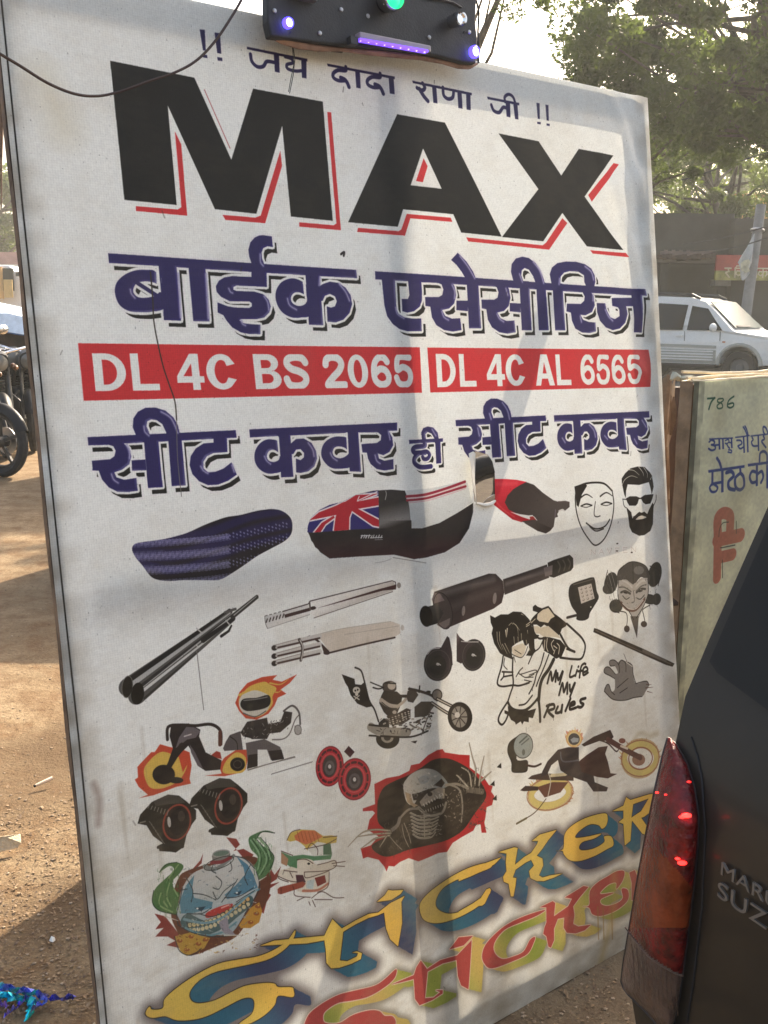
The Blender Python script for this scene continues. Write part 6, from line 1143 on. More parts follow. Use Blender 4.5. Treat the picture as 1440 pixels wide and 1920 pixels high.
# ---------------------------------------------------------------- motorbikes
M['gun'] = mat('grimy_gunmetal', (.07, .068, .065), .45, .6, var=.3)
def motorbike(body_m, name_lbl):
    t = thing('motorbike', name_lbl, 'motorbike', (0, 0, 0), 'motorbikes parked in a row'); V = Vector
    def wheel(x):
        w_ = MB().torus((x, 0, .30), (0, 1, 0), .265, .042, 36, 8).build('wheel', M['rubber'], t, True)
        m_ = MB().torus((x, 0, .30), (0, 1, 0), .215, .014, 30, 6); m_.lathe((x, 0, .30), (0, 1, 0), [(.0, -.05), (.05, -.05), (.05, .05), (0, .05)], 14)
        for k in range(5): a = k*2*math.pi/5+.3; m_.beam((x+.04*math.cos(a), 0, .3+.04*math.sin(a)), (x+.21*math.cos(a), 0, .3+.21*math.sin(a)), .028, .022, up=V((0, 1, 0)))
        m_.build('rim', M['gun'], w_)
        MB().lathe((x, .06, .30), (0, 1, 0), [(.05, 0), (.12, 0), (.12, .006), (.05, .006)], 20).build('brake_disc', M['steel'], w_)
    wheel(.62); wheel(-.62)
    for s in (-1, 1): MB().tube([V((.62, s*.085, .30)), V((.52, s*.085, .62)), V((.42, s*.085, .95))], [.024, .02, .018], 8).build('fork', M['gun'], t, True)
    fe = [V((.62+.325*math.cos(a), 0, .30+.325*math.sin(a))) for a in np.linspace(.35, 2.5, 12)]
    MB().grid(lambda a, b: (.62+(.335-.05*(2*b-1)**2)*math.cos(.35+2.15*a), .062*(2*b-1), .30+(.335-.05*(2*b-1)**2)*math.sin(.35+2.15*a)), 24, 8).build('front_mudguard', body_m, t, True)
    mb = MB(); re_ = [V((-.62+.34*math.cos(a), 0, .30+.34*math.sin(a))) for a in np.linspace(.9, 3., 12)]
    for i, p in enumerate(re_[:-1]): mb.boxm((p+re_[i+1])/2, V((0, .07, 0)), (p-V((-.62, 0, .3))).normalized()*.006, (re_[i+1]-p)/2*1.06)
    mb.build('rear_mudguard', M['plastic'], t)
    def loft(sec, m, name, par=t, n=14):
        mb = MB()
        for x, z, w_, h in sec:
            for k in range(n): a = 2*math.pi*k/n; mb.v.append((x, w_*math.copysign(abs(math.cos(a))**.75, math.cos(a)), z+h*math.copysign(abs(math.sin(a))**.75, math.sin(a))))
        for i in range(len(sec)-1):
            for k in range(n): mb.f.append((i*n+k, i*n+(k+1) % n, (i+1)*n+(k+1) % n, (i+1)*n+k))
        mb.f += [tuple(range(n)), tuple(range((len(sec)-1)*n, len(sec)*n))]; return mb.build(name, m, par, True)
    loft([(-.12, .80, .06, .03), (-.05, .85, .11, .09), (.1, .89, .14, .11), (.25, .88, .13, .11), (.36, .84, .08, .06)], body_m, 'fuel_tank')
    loft([(-.85, .84, .07, .025), (-.7, .83, .12, .04), (-.35, .80, .14, .045), (-.1, .80, .10, .05)], M['black'], 'seat')
    loft([(-.95, .80, .04, .03), (-.75, .74, .10, .06), (-.4, .70, .12, .08), (-.15, .68, .1, .07)], body_m, 'tail_cowl')
    loft([(-.2, .42, .11, .1), (-.05, .45, .14, .15), (.15, .47, .13, .15), (.25, .5, .09, .1)], M['gun'], 'engine')
    for k in range(5): MB().box((.1, 0, .60+k*.028), (.1, .09, .006)).build('cooling_fin', M['gun'], t)
    loft([(.36, .90, .06, .06), (.46, .92, .10, .11), (.55, .91, .09, .09)], body_m, 'headlamp_cowl')
    MB().lathe((.53, 0, .91), (1, 0, -.1), [(.085, 0), (.08, .03), (.05, .045), (0, .05)], 18).build('headlamp', mat('headlamp_glass', (.14, .14, .13), .1, coat=.6), t, True)
    MB().tube([V((.40, .0, .98)), V((.38, .15, 1.02)), V((.30, .33, 1.06)), V((.22, .38, 1.05))], .013, 7).build('handlebar', M['chrome'], t, True); MB().tube([V((.40, .0, .98)), V((.38, -.15, 1.02)), V((.30, -.33, 1.06)), V((.22, -.38, 1.05))], .013, 7).build('handlebar', M['chrome'], t, True)
    for s in (-1, 1):
        MB().tube([V((.22, s*.38, 1.05)), V((.13, s*.4, 1.04))], .019, 8).build('grip', M['rubber'], t, True); MB().tube([V((.30, s*.3, 1.06)), V((.32, s*.33, 1.2))], .006, 6).build('mirror_stem', M['plastic'], t, True); MB().sphere((.32, s*.36, 1.24), .06, 10, 6, (.3, 1.1, .7)).build('mirror', M['chrome'], t, True)
        MB().tube([V((.34, s*.10, .62)), V((.40, s*.2, .52)), V((.34, s*.2, .34)), V((.26, s*.12, .3))], .010, 6).build('crash_guard', M['plastic'], t, True); MB().tube([V((-.62, s*.1, .32)), V((-.45, s*.1, .68))], .022, 8).build('shock_absorber', M['steel'], t, True); MB().tube([V((-.1, s*.12, .36)), V((-.1, s*.26, .35))], .013, 6).build('foot_peg', M['rubber'], t, True); MB().sphere((.45, s*.16, .86), .035, 8, 6, (1.4, .8, .8)).build('indicator', mat('amber_plastic', (.18, .07, .015), .35), t, True)
    MB().tube([V((.22, -.1, .50)), V((.28, -.1, .3)), V((.1, -.13, .2)), V((-.3, -.14, .24)), V((-.85, -.16, .36))], [.018, .02, .022, .04, .045], 10).build('exhaust', M['chrome'], t, True)
    MB().tube([V((.42, 0, .86)), V((.2, 0, .62)), V((.05, 0, .3)), V((-.3, 0, .3)), V((-.62, 0, .3))], .022, 8).build('frame', M['plastic'], t, True); MB().tube([V((.1, .1, .28)), V((.16, .28, .02))], .01, 6).build('side_stand', M['steel'], t, True)
    MB().box((-.93, 0, .62), (.008, .1, .06)).build('number_plate', mat('white_plate', (.7, .7, .68), .4), t)
    return t
bk = motorbike(mat('black_tank_paint', (.010, .010, .011), .5, coat=.1, spec=.25), 'black motorbike nearest the banner, its front alloy wheel on the lit ground')
def placeb(o, px, py, rz):
    p = gnd(px, py); d = Matrix.Rotation(rz, 3, 'Z') @ Vector((.62, 0, 0)); o.location = (p.x-d.x, p.y-d.y, 0); o.rotation_euler = (0, 0, rz)
placeb(bk, 6, 893, R_(-28))
for px, py, rz, lb in ((12, 858, -62, 'black motorbike second from the banner in the parked row'), (64, 846, -72, 'black motorbike partly hidden by the left edge of the banner'), (38, 836, -66, 'black motorbike under the blue tarpaulin'), (-46, 850, -50, 'black motorbike at the very left edge of the parked row'), (20, 826, -100, 'black motorbike standing deepest in the parked cluster')):
    c_ = copy_tree(bk); placeb(c_, px, py, R_(rz)); c_['label'] = lb
# a parked wheel seen through the torn hole
bh = copy_tree(bk); bh['label'] = 'black motorbike behind the banner, its tyre showing through the torn hole'
hp = at(935, 838, 3.6); bh.rotation_euler = (R_(0), 0, R_(193)); bh.location = (hp.x+.60, hp.y+.12, hp.z-.30-.0); 
bh.location.z = 0
gp_ = at(932, 852, 5.6); bh.location = (gp_.x+.62*math.cos(R_(13)), gp_.y+.62*math.sin(R_(13)), 0)
# blue tarpaulin bundle
tp = thing('tarpaulin_bundle', 'blue and white tarpaulin draped over goods behind the motorbikes', 'tarpaulin', gnd(0, 830))
cx_ = at(2, 548, 11.8)
def tarp(a, b):
    x = -1.2+2.2*a; ridge = .34-.34*abs(a-.35)*1.2; return (cx_.x+x*.8, cx_.y-.5+1.1*b, cx_.z-.42+ridge*(1-abs(b-.5)*.9)+.04*vnoise(a*9, b*9)-(.16*(b < .04))-(.1*(a > .96)))
MB().grid(tarp, 16, 10).build('blue_sheet', mat('blue_tarpaulin', (.05, .12, .34), .45, var=.3, scale=3, spec=.6), tp, True, ang=30)
MB().grid(lambda a, b: Vector(tarp(.42+.5*a, .0+.75*b))+Vector((0, -.02, .015)), 8, 8).build('white_sheet', mat('white_tarpaulin', (.62, .7, .78), .4, var=.1), tp, True, ang=30)
MB().box((cx_.x-.1, cx_.y+.1, (cx_.z-.4)/2), (.7, .45, (cx_.z-.45)/2)).build('goods_crate', M['darkwood'], tp)
# ---------------------------------------------------------------- unseen things added behind the banner to shade it and the ground
M['shade_sheet'] = mat('shade_board_sheet', (.42, .40, .36), .6, var=.15, scale=3)
def shade_board(x0, x1, y, h, lb, dy=0.):  # unseen board, added to throw a shadow band across the ground
    t = thing('added_shade_board', lb, 'board', ((x0+x1)/2, y, 0)); MB().prism([(x0, y, .02), (x1, y+dy, .02), (x1, y+dy, h), (x0, y, h)], (0, .02, 0)).build('board_sheet', M['shade_sheet'], t)
    for x, yy in ((x0+.06, y), (x1-.06, y+dy)): MB().beam((x, yy+.04, 0), (x, yy+.04, h-.05), .05, .04, up=Vector((0, 1, 0))).build('post', M['darkwood'], t)
shade_board(-1.70, .4, 5.75, 1.62, 'unseen grey board added behind the banner to shade the ground', .1)
shade_board(-2.7, -.6, 9.2, 2.55, 'unseen grey board added farther back near the motorbikes to shade the ground', .3)
t = thing('added_shade_plywood', 'unseen plywood sheet added close behind the left half of the banner to cast shade', 'board', (-.1, 2.9, 0)); MB().prism([(-.46, 2.82, .01), (.25, 3.0, .01), (.25, 3.05, 1.15), (-.46, 2.87, 1.15)], (0, .015, 0)).build('board_sheet', M['ply'], t)  # added out of sight; its left edge casts the ground shade at bottom left
aw = thing('added_shade_awning', 'unseen brown cloth awning added on poles behind the banner to shade its left part', 'awning', (.3, 3.7, 0))
MB().grid(lambda a, b: ((-.7+.1*b)*(1-a)+(.26+1.27*b)*a+.02*math.sin(b*9), 2.35+2.5*b, 3.04+.05*math.sin(a*9)*math.sin(b*8)), 14, 18).build('shade_cloth', mat('brown_canvas', (.22, .15, .09), .8, var=.2), aw, True)  # added out of view to shade the left part of the banner
for x, y in ((0, 3.0), (.25, 3.6)): MB().tube([(x, y, 0), (x, y, 3.02)], .022, 8).build('shade_pole', M['wood'], aw, True)
# ---------------------------------------------------------------- litter
rr = random.Random(21)
lit = MB()
for i in range(2600):
    if rr.random() < .6: p = gnd(rr.uniform(-40, 210), rr.uniform(1500, 1900))
    elif rr.random() < .5: p = gnd(rr.uniform(900, 1240), rr.uniform(1760, 1960))
    else: p = gnd(rr.uniform(-60, 200), 900+1000*rr.random()**.7)
    s = rr.uniform(.0015, .0055)*(1+.5*(rr.random() < .1)); a = rr.uniform(0, 6.3); x, y = math.cos(a)*s, math.sin(a)*s; z = gh(p.x, p.y)+.001
    lit.add([(p.x-x, p.y-y, z), (p.x+y*.6, p.y-x*.6, z+s*.3), (p.x+x, p.y+y, z+s*rr.uniform(0, 1.2)), (p.x-y*.6, p.y+x*.6, z+s*.5)], [(0, 1, 2), (0, 2, 3)])
tag(lit.build('leaf_litter', mat('dry_leaf_bits', (.33, .22, .12), .8, c2=(.07, .045, .03), scale=60)), kind='stuff')
st_ = MB()
for i in range(520):
    p = gnd(rr.uniform(-60, 230), 880+1040*rr.random()**.6) if rr.random() < .7 else gnd(rr.uniform(880, 1260), rr.uniform(1740, 1960)); s = rr.uniform(.0015, .0052); st_.sphere((p.x, p.y, gh(p.x, p.y)+s*.2), s, 5, 3, (rr.uniform(.7, 1.4), 1, .6))
tag(st_.build('gravel', mat('pale_grit', (.40, .31, .21), .85, c2=(.16, .11, .07), scale=40)), kind='stuff')
p = gnd(84, 1464); tt = thing('wooden_stick', 'short pale stick lying on the lit earth at the left', 'stick', p); MB().tube([gnd(66, 1473, .008), gnd(82, 1466, .010), gnd(98, 1459, .012)], [.004, .0055, .006], 7).build('stick', mat('pale_stick', (.62, .5, .38), .7), tt, True); MB().tube([gnd(64.5, 1474, .008), gnd(66, 1473, .008)], .0042, 7).build('burnt_tip', M['rubber'], tt, True)
pw = [gnd(x, y, z) for x, y, z in ((-40, 1600, .01), (-30, 1570, .05), (10, 1568, .045), (38, 1563, .035), (40, 1580, .02), (33, 1590, .006), (0, 1597, .006))]
tt = thing('crumpled_paper', 'crumpled pale paper scrap lying on the earth at the left edge', 'paper', gnd(5, 1590)); mb = MB(); cen = sum(pw, Vector())/7; cen.z += .02; mb.v = [tuple(q) for q in pw]+[tuple(cen)]; mb.f = [(i, (i+1) % 7, 7) for i in range(7)]; mb.build('paper', mat('aged_paper', (.62, .52, .36), .7, var=.12, scale=40, bump=.6, bscale=90), tt)
tt = thing('white_wrapper', 'small bright white wrapper at the edge of the shadow', 'wrapper', gnd(97, 1762)); mb = MB(); q = [gnd(*a) for a in ((92, 1764, .003), (96, 1755, .012), (102, 1757, .01), (104, 1763, .004), (99, 1767, .004))]; mb.v = [tuple(a) for a in q]; mb.f = [(0, 1, 4), (1, 2, 4), (2, 3, 4)]; mb.build('wrapper', mat('white_paper', (.8, .78, .7), .6), tt)
# iridescent blue foil strips
tt = thing('foil_streamer', 'crumpled shiny violet and turquoise foil streamer in the shade at the bottom left', 'foil', gnd(60, 1880))
for i, (l, w_, c_) in enumerate((([(-30, 1846), (20, 1855), (60, 1862), (90, 1872)], .010, (.16, .2, .85)), ([(-20, 1862), (15, 1870), (45, 1876), (75, 1880)], .012, (.03, .5, .62)), ([(50, 1872), (35, 1888), (20, 1898), (10, 1906)], .005, (.25, .2, .9)), ([(58, 1882), (58, 1896), (54, 1910)], .016, (.02, .62, .68)),
        ([(90, 1878), (70, 1888), (60, 1896)], .008, (.2, .25, .85)), ([(75, 1872), (105, 1874), (140, 1872)], .006, (.14, .14, .5)), ([(-20, 1880), (0, 1882), (14, 1888)], .006, (.3, .18, .8)), ([(0, 1850), (40, 1862), (80, 1866)], .005, (.1, .5, .45)))):
    P_ = [gnd(x, y, .012+.008*math.sin(i*2+x*.2)) for x, y in catm(l, 5)]; mb = MB()
    for j, q in enumerate(P_): k = w_*(.6+.5*math.sin(j*2.1+i)); mb.v += [(q.x-k*.4, q.y-k, q.z), (q.x, q.y, q.z+.008+.006*math.sin(j*1.7)), (q.x+k*.4, q.y+k, q.z)]
    mb.f = [(j*3+a, j*3+a+1, j*3+a+4, j*3+a+3) for j in range(len(P_)-1) for a in (0, 1)]; mb.build('foil_strip', mat('foil', c_, .25, .75, var=.5, scale=50), tt, False)
# ---------------------------------------------------------------- trees
M['leaf'] = mat('leaves', (.075, .10, .035), .6, c2=(.035, .055, .018), scale=1.2, detail=3); M['leaf2'] = mat('pale_leaves', (.13, .16, .05), .6, c2=(.06, .085, .028), scale=1.); M['bark'] = mat('bark', (.10, .085, .07), .9, var=.4, scale=6, bump=.7, bscale=18)
for k in ('leaf', 'leaf2'):
    n_ = M[k].node_tree; b_ = n_.nodes['Principled BSDF']; tr = n_.nodes.new('ShaderNodeBsdfTranslucent'); tr.inputs[0].default_value = (.16, .22, .04, 1); mx = n_.nodes.new('ShaderNodeMixShader'); mx.inputs[0].default_value = .4
    n_.links.new(b_.outputs[0], mx.inputs[1]); n_.links.new(tr.outputs[0], mx.inputs[2]); n_.links.new(mx.outputs[0], n_.nodes['Material Output'].inputs[0])
def tree(name, lbl, base, top, rad, nclump, per, leaf, seed, mleaf, trunk_r=.18, flat=.75, cl=.55, kind=None, hole=0.):
    r = random.Random(seed); t = thing(name, lbl, 'tree', base); base, top = Vector(base), Vector(top)
    MB().tube([base, base.lerp(top, .3)+Vector((.1, .05, 0)), base.lerp(top, .6)+Vector((-.08, 0, 0)), top], [trunk_r, trunk_r*.8, trunk_r*.6, trunk_r*.3], 10).build('trunk', M['bark'], t, True)
    cs = []; lv = np.random.RandomState(seed); V_, F_ = [], []
    for i in range(nclump):
        while True:
            d = Vector((r.uniform(-1, 1), r.uniform(-1, 1), r.uniform(-1, 1)))
            if .15 < d.length < 1: break
        d = d.normalized()*(d.length**.45); c = top+Vector((d.x*rad, d.y*rad, d.z*rad*flat)); cs.append(c)
        if i % 4 == 0:
            s_ = base.lerp(top, r.uniform(.55, 1)); m_ = s_.lerp(c, .5)+Vector((r.uniform(-.2, .2), r.uniform(-.2, .2), r.uniform(-.1, .3)))
            MB().tube([s_, m_, c], [trunk_r*.32, trunk_r*.2, trunk_r*.06], 6).build('limb', M['bark'], t, True)
    C_ = np.array([tuple(c) for c in cs]); N = nclump*per; ci = lv.randint(0, nclump, N); rr_ = lv.uniform(.25, 1, nclump)[ci]*cl
    off = lv.normal(0, .5, (N, 3)); off /= np.maximum(1, np.linalg.norm(off, axis=1, keepdims=True)); P = C_[ci]+off*rr_[:, None]*np.array([1, 1, .7])
    a = lv.normal(0, 1, (N, 3)); a /= np.linalg.norm(a, axis=1, keepdims=True); b = np.cross(a, lv.normal(0, 1, (N, 3))); b /= np.linalg.norm(b, axis=1, keepdims=True)
    s = leaf*lv.uniform(.6, 1.3, (N, 1)); v = np.stack([P-a*s, P+b*s*.42, P+a*s, P-b*s*.42], 1).reshape(-1, 3)-np.array(tuple(t.location))
    me = D.meshes.new('crown'); me.vertices.add(len(v)); me.vertices.foreach_set('co', v.astype(np.float32).ravel()); me.loops.add(4*N); me.loops.foreach_set('vertex_index', np.arange(4*N, dtype=np.int32)); me.polygons.add(N); me.polygons.foreach_set('loop_start', np.arange(0, 4*N, 4, dtype=np.int32)); me.update(); me.validate()
    me.materials.append(mleaf); o = D.objects.new('crown', me); col.objects.link(o); o.parent = t; return t
G0 = lambda x, y: Vector((x, y, 0))
c1 = at(1410, 30, 17); tree('leafy_tree', 'large dark leafy tree filling the top right, above the shop', G0(c1.x+3.2, c1.y+1), c1, 3.1, 190, 400, .062, 1, M['leaf'], .15, cl=.58, flat=.7)
c1 = at(1265, 190, 20); tree('leafy_tree', 'tree with a looser crown just right of the banner top corner', G0(c1.x-2.6, c1.y+1), c1, 1.9, 75, 300, .055, 2, M['leaf'], .12, cl=.42)
c1 = at(1325, 310, 30); tree('leafy_tree', 'paler tree with bright sky gaps behind the shop roof', G0(c1.x+2, c1.y), c1, 2.5, 90, 260, .08, 3, M['leaf2'], .22, cl=.6)
c1 = at(965, -75, 12); tree('overhanging_tree', 'tree whose twigs hang into the top of the picture beside the lamp panel', G0(c1.x-2.2, c1.y+3), c1, .75, 34, 110, .035, 4, M['leaf2'], .10, cl=.24)
c1 = at(-10, 380, 46); tree('leafy_tree', 'pale far tree at the left edge behind the bus', G0(c1.x, c1.y), c1, 3.2, 60, 170, .16, 5, M['leaf2'], .25, cl=1.)
c1 = at(1180, 330, 55); tree('leafy_tree', 'far pale tree behind the shop row', G0(c1.x+3, c1.y), at(1290, 360, 55), 3.6, 60, 160, .2, 6, M['leaf2'], .3, cl=1.1)
# ---------------------------------------------------------------- shops across the road
def shops():
    Z = 27.; t = thing('shop_row', 'low dark shop row with closed shutters behind the white car', 'building', gnd(1350, 690)); mw = mat('grimy_plaster', (.055, .052, .043), .85, var=.3, scale=.8); ms = mat('mauve_shutter', (.085, .065, .066), .6, var=.2, scale=2); mbk = mat('old_brick', (.15, .085, .06), .85, var=.35, scale=1.5); mg = mat('dark_shutter', (.03, .031, .028), .5, var=.2)
    def slab(x0, y0, x1, y1, z, dep, m, name, par=t):
        a, b = at(x0, y1, z), at(x1, y1, z); c_ = at(x1, y0, z); h = c_.z-b.z; zt = max(a.z, 0) if y1 < 700 else 0
        q = MB().box(((a.x+b.x)/2, a.y+dep/2, (c_.z+zt)/2), (abs(b.x-a.x)/2, dep/2, (c_.z-zt)/2)); return q.build(name, m, par)
    slab(1040, 408, 1350, 800, 28, 5, mw, 'wall'); slab(1352, 420, 1900, 800, 27.6, 5, mw, 'wall'); slab(1340, 417, 1950, 428, 27.2, 5.6, mat('roof_slab', (.075, .065, .05), .8, var=.2), 'roof_slab')
    for k in range(8): slab(1362, 432+k*7, 1950, 434+k*7, 27.45, .08, mw, 'wall_course')
    slab(1232, 486, 1344, 492, 26.6, 1.2, mat('grey_ledge', (.17, .16, .15), .8), 'ledge'); slab(1243, 493, 1340, 528, 27.6, .3, ms, 'shutter_box'); slab(1252, 529, 1338, 560, 27.5, .3, mat('maroon_shutter', (.10, .05, .05), .6), 'rolled_awning')
    slab(1228, 492, 1242, 700, 27.4, .5, mg, 'pillar'); slab(1340, 528, 1900, 536, 26.9, .5, mat('pale_beam', (.24, .24, .22), .7, var=.2, scale=3), 'beam')
    for k in range(13): slab(1345, 539+k*10, 1700, 546+k*10, 27.3, .06, mg, 'shutter_slat')
    for k in range(12): slab(1255, 563+k*10, 1335, 570+k*10, 27.5, .05, mg, 'shutter_slat')
    for k in range(12): p = at(1232+k*9, 487-abs(k-5)*.4, 26.4); q = MB().box((p.x, p.y, p.z+.05), (.06, .3, .03+.02*(k % 3))).build('roof_clutter', M['darkwood'], t)
    mc = mat('rusty_roof_sheet', (.12, .075, .055), .7, var=.4, scale=2)
    for k in range(15):                                   # sloping corrugated roof over the shutters
        xa, xb = 1236+k*7, 1243+k*7; MB().prism([at(xa, 486, 26.2), at(xb, 486, 26.2), at(xb+3, 468, 27.6), at(xa+3, 468, 27.6)], (0, 0, .05+.03*(k % 2))).build('roof_sheet', mc, t)
    for r__ in range(6):                                   # brick courses above the sign
        for k in range(22): xa = 1356+k*9+(r__ % 2)*4; a_, b_ = at(xa, 432+r__*7, 27.5), at(xa+8, 438+r__*7, 27.5); MB().box(((a_.x+b_.x)/2, a_.y, (a_.z+b_.z)/2), ((b_.x-a_.x)/2, .05, (a_.z-b_.z)/2)).build('brick', mbk, t)
    s = thing('red_shop_sign', 'red and yellow shop sign with Hindi words above the dark shutter', 'sign', at(1390, 526, 26.4))
    a, b = at(1343, 478, 26.4), at(1520, 526, 26.4); mr = mat('red_sign_paint', (.42, .07, .05), .6, var=.15, scale=2); my = mat('yellow_sign_paint', (.34, .31, .10), .6, var=.5, scale=3)
    x0, x1, y = a.x, b.x, a.y; zt, zb = a.z, b.z; zm = zt+(zb-zt)*.62
    MB().box(((x0+x1)/2, y, (zt+zm)/2), ((x1-x0)/2, .05, (zt-zm)/2)).build('sign_face', mr, s); MB().box(((x0+x1)/2, y, (zm+zb)/2-.002), ((x1-x0)/2, .05, (zm-zb)/2)).build('sign_foot', my, s)
    cs_ = [mat('cream_letters', (.7, .6, .42), .6), mat('pale_blue_letters', (.5, .55, .75), .6)]
    def glyph(X, strokes, sc, m):
        mb = MB()
        for l in strokes: mb.tube([(X+px*sc, y-.056, zt-.34+(-py)*sc) for px, py in l], .021, 5)
        mb.build('letter', m, s)
    k = .0042
    G = {'ra': [[(0,0),(60,0)], [(30,0),(40,25),(10,35)], [(10,35),(48,80)]], 'vi': [[(0,0),(80,0)], [(62,0),(62,80)], [(62,25),(25,20),(15,45),(35,60),(62,50)], [(8,80),(8,0),(20,-22),(45,-18),(62,0)]], 'i': [[(0,0),(60,0)], [(30,0),(30,20),(5,28),(10,42),(45,45),(45,65),(15,72),(30,92)]],
         'le': [[(0,0),(80,0)], [(62,0),(62,80)], [(62,40),(42,25),(32,45),(34,65)], [(34,40),(18,22),(4,40),(14,60)], [(62,0),(42,-28)]], 'aa': [[(0,0),(34,0)], [(20,0),(20,80)]], 'ka': [[(0,0),(90,0)], [(45,0),(45,80)], [(45,30),(15,22),(8,48),(28,62),(45,50)], [(45,30),(75,22),(80,50),(66,66)]], 'tri': [[(0,0),(70,0)], [(52,0),(52,80)], [(52,35),(12,35)], [(52,45),(15,75)]]}
    X = x0+.22
    for i, gname in enumerate(('ra', 'vi', 'ra', 'aa', 'ka', 'i', 'le', 'ka', 'tri', 'i', 'ka')):
        glyph(X, G[gname], k*.72, cs_[0] if i < 5 else cs_[1]); X += {'aa': .09}.get(gname, .26)
shops()
yb = thing('yellow_building', 'yellow ochre building catching the light behind the shop roof at the right edge', 'building', at(1420, 500, 40)); a = at(1385, 372, 40); b = at(1600, 500, 40)
MB().box(((a.x+b.x)/2, a.y+2, a.z/2), ((b.x-a.x)/2, 2, a.z/2)).build('wall', mat('ochre_plaster', (.62, .36, .12), .8, var=.1), yb); MB().box(((a.x+b.x)/2, a.y+1.9, a.z+.08), ((b.x-a.x)/2+.15, 2.2, .08)).build('roof_slab', mat('orange_slab', (.45, .2, .08), .8), yb)
for i in range(4): MB().box((a.x+.5+i*1.1, a.y-.02, a.z-1.0), (.28, .03, .42)).build('window', M['glass'], yb)
pk = thing('pink_house', 'small pink house glimpsed behind the trees', 'building', at(1370, 500, 36)); a = at(1358, 402, 36); MB().box((a.x+.25, a.y+1, a.z/2), (.32, 1, a.z/2)).build('wall', mat('pink_plaster', (.5, .33, .28), .8), pk)
pole = thing('utility_pole', 'grey steel pole in front of the shops, tied with a ragged white cloth', 'pole', gnd(1380, 700)); pb, pt = at(1382, 700, 24), at(1427, 385, 24)
pb.z = 0; MB().tube([pb, pt], [.14, .115], 12).build('pole_shaft', mat('galvanised_grey', (.20, .20, .20), .55, .3, var=.2, scale=3), pole, True)
c_ = at(1420, 432, 23.9); MB().torus(c_, (pt-pb), .14, .03, 16, 6).build('clamp', M['steel'], pole, True)
rag = thing('ragged_cloth', 'ragged white cloth hanging from the grey pole', 'cloth', at(1395, 520, 23.7)); rg_ = [at(x, y, 23.7+.1*math.sin(x)) for x, y in ((1415, 438), (1411, 475), (1410, 492), (1404, 505), (1406, 512), (1400, 520), (1394, 526), (1390, 524), (1388, 500), (1384, 492), (1392, 478), (1402, 462))]
MB().prism(rg_, (0, .03, 0)).build('cloth', mat('grey_white_cloth', (.42, .43, .42), .8, var=.2, scale=4), rag)
MB().prism([at(x, y, 23.62) for x, y in ((1389, 494), (1396, 488), (1404, 486), (1407, 492), (1403, 500), (1406, 508), (1398, 512), (1390, 506))], (0, .03, 0)).build('cloth_fold', mat('cream_cloth', (.45, .44, .33), .8, var=.4, scale=6), rag)
for lb, P_ in (('black cable sagging from the trees to the pole', [(1210, 345), (1290, 335), (1340, 318), (1400, 298), (1470, 276)]), ('thin cable above the shop sign', [(1280, 458), (1350, 447), (1420, 430), (1500, 405)]), ('upper cable crossing the tree crown', [(1290, 38), (1360, 20), (1440, -10)]), ('faint cable across the dark crown', [(1180, 165), (1300, 125), (1440, 95)]), ('pale cable low across the shop front', [(1300, 470), (1370, 466), (1440, 446), (1500, 430)])):
    t = thing('overhead_cable', lb, 'cable', at(*P_[0], 22), 'overhead cables'); MB().tube([at(x, y, 22) for x, y in catm(P_, 5)], .016, 5).build('cable', M['plastic'], t, True)
# ---------------------------------------------------------------- left background: bus, wall, post
bus = thing('white_bus', 'white bus with a yellow panel seen past the left edge of the banner', 'bus', gnd(20, 650)); a = at(46, 497, 32); zz = a.z
mbp = [(a.x-5, a.y, .5), (a.x-.1, a.y, .5), (a.x+.05, a.y, 1.6), (a.x-.15, a.y, zz-.35), (a.x-.5, a.y, zz), (a.x-5, a.y, zz)]
MB().prism(mbp, (0, 7, 0)).build('bus_body', mat('white_bus_paint', (.75, .74, .72), .4), bus, bevel=.06)
q0, q1 = at(5, 503, 31.9), at(24, 545, 31.9); MB().box(((q0.x+q1.x)/2, q0.y, (q0.z+q1.z)/2), ((q1.x-q0.x)/2, .03, (q0.z-q1.z)/2)).build('window', M['glass'], bus)
q0, q1 = at(8, 518, 31.8), at(24, 552, 31.8); MB().box(((q0.x+q1.x)/2-.02, q0.y-.03, (q0.z+q1.z)/2-.1), ((q1.x-q0.x)/2, .02, (q0.z-q1.z)/2)).build('yellow_panel', mat('yellow_panel', (.6, .42, .16), .6, var=.2, scale=2), bus)
q0, q1 = at(-40, 500, 31.8), at(3, 560, 31.8); MB().box(((q0.x+q1.x)/2, q0.y, (q0.z+q1.z)/2), ((q1.x-q0.x)/2, .04, (q0.z-q1.z)/2)).build('orange_curtain', mat('orange_cloth', (.55, .33, .12), .7, var=.3, scale=3), bus)
q0 = at(38, 514, 31.5); MB().box((q0.x, q0.y, q0.z), (.12, .08, .07)).build('door_mirror', M['plastic'], bus)
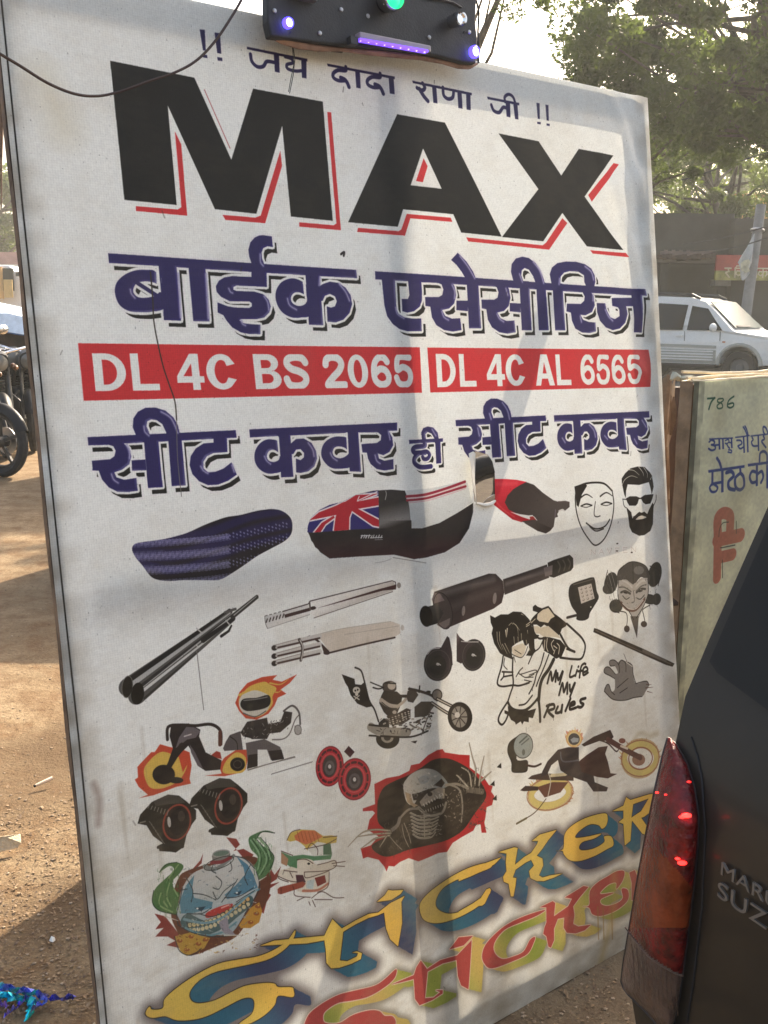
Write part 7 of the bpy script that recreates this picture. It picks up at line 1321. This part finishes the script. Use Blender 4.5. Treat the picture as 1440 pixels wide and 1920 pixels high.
for x in (a.x-.9, a.x-4.2): MB().lathe((x, a.y-.02, .5), (0, 1, 0), [(0, 0), (.3, 0), (.48, .03), (.5, .1), (.5, .25), (0, .25)], 20).build('wheel', M['rubber'], bus, True)
lw = thing('reddish_wall', 'reddish brick wall behind the bus at the left edge', 'wall', at(30, 600, 44)); a = at(14, 473, 44); MB().box((a.x+3, a.y, a.z/2), (4., .15, a.z/2)).build('wall', mat('red_brick_wash', (.38, .22, .2), .8, var=.15, scale=2), lw); MB().box((a.x+3, a.y-.1, a.z*.86), (4., .1, .04)).build('coping_band', mat('pale_band', (.6, .55, .5), .8), lw)
lw = thing('grey_wall', 'grey house wall at the far left behind the reddish wall', 'building', at(-20, 600, 50)); a = at(-60, 460, 50); MB().box((a.x+1., a.y, a.z/2), (4.5, .3, a.z/2)).build('wall', mat('grey_wash', (.5, .5, .46), .8, var=.1), lw); MB().box((a.x+1., a.y, a.z+.06), (4.7, .5, .06)).build('roof_slab', mat('pale_slab', (.55, .53, .5), .8), lw)
post = thing('hanging_rope', 'frayed brown rope hanging at the very left edge of the picture', 'rope', at(2, 300, 4.5))
MB().tube([at(0, -160, 4.5), at(1, 50, 4.5), at(2, 215, 4.5), at(2, 300, 4.5), at(2.5, 388, 4.5)], [.012, .014, .014, .006, .003], 6).build('rope', M['wood'], post, True)
tr_ = thing('traffic_barrel', 'pale kiosk wall glimpsed between the banner and the brown paper', 'kiosk', gnd(1244, 790)); D.objects.remove(tr_)
# ---------------------------------------------------------------- dusty air
hz = D.materials.new('dusty_air'); hz.use_nodes = True; n_ = hz.node_tree; n_.nodes.remove(n_.nodes['Principled BSDF']); pv = n_.nodes.new('ShaderNodeVolumePrincipled')
pv.inputs['Color'].default_value = (.86, .86, .80, 1); pv.inputs['Density'].default_value = .0023; pv.inputs['Anisotropy'].default_value = .3; n_.links.new(pv.outputs[0], n_.nodes['Material Output'].inputs['Volume'])
tag(MB().box((0, 37, 9), (92, 62, 10.2)).build('haze', hz), kind='stuff')
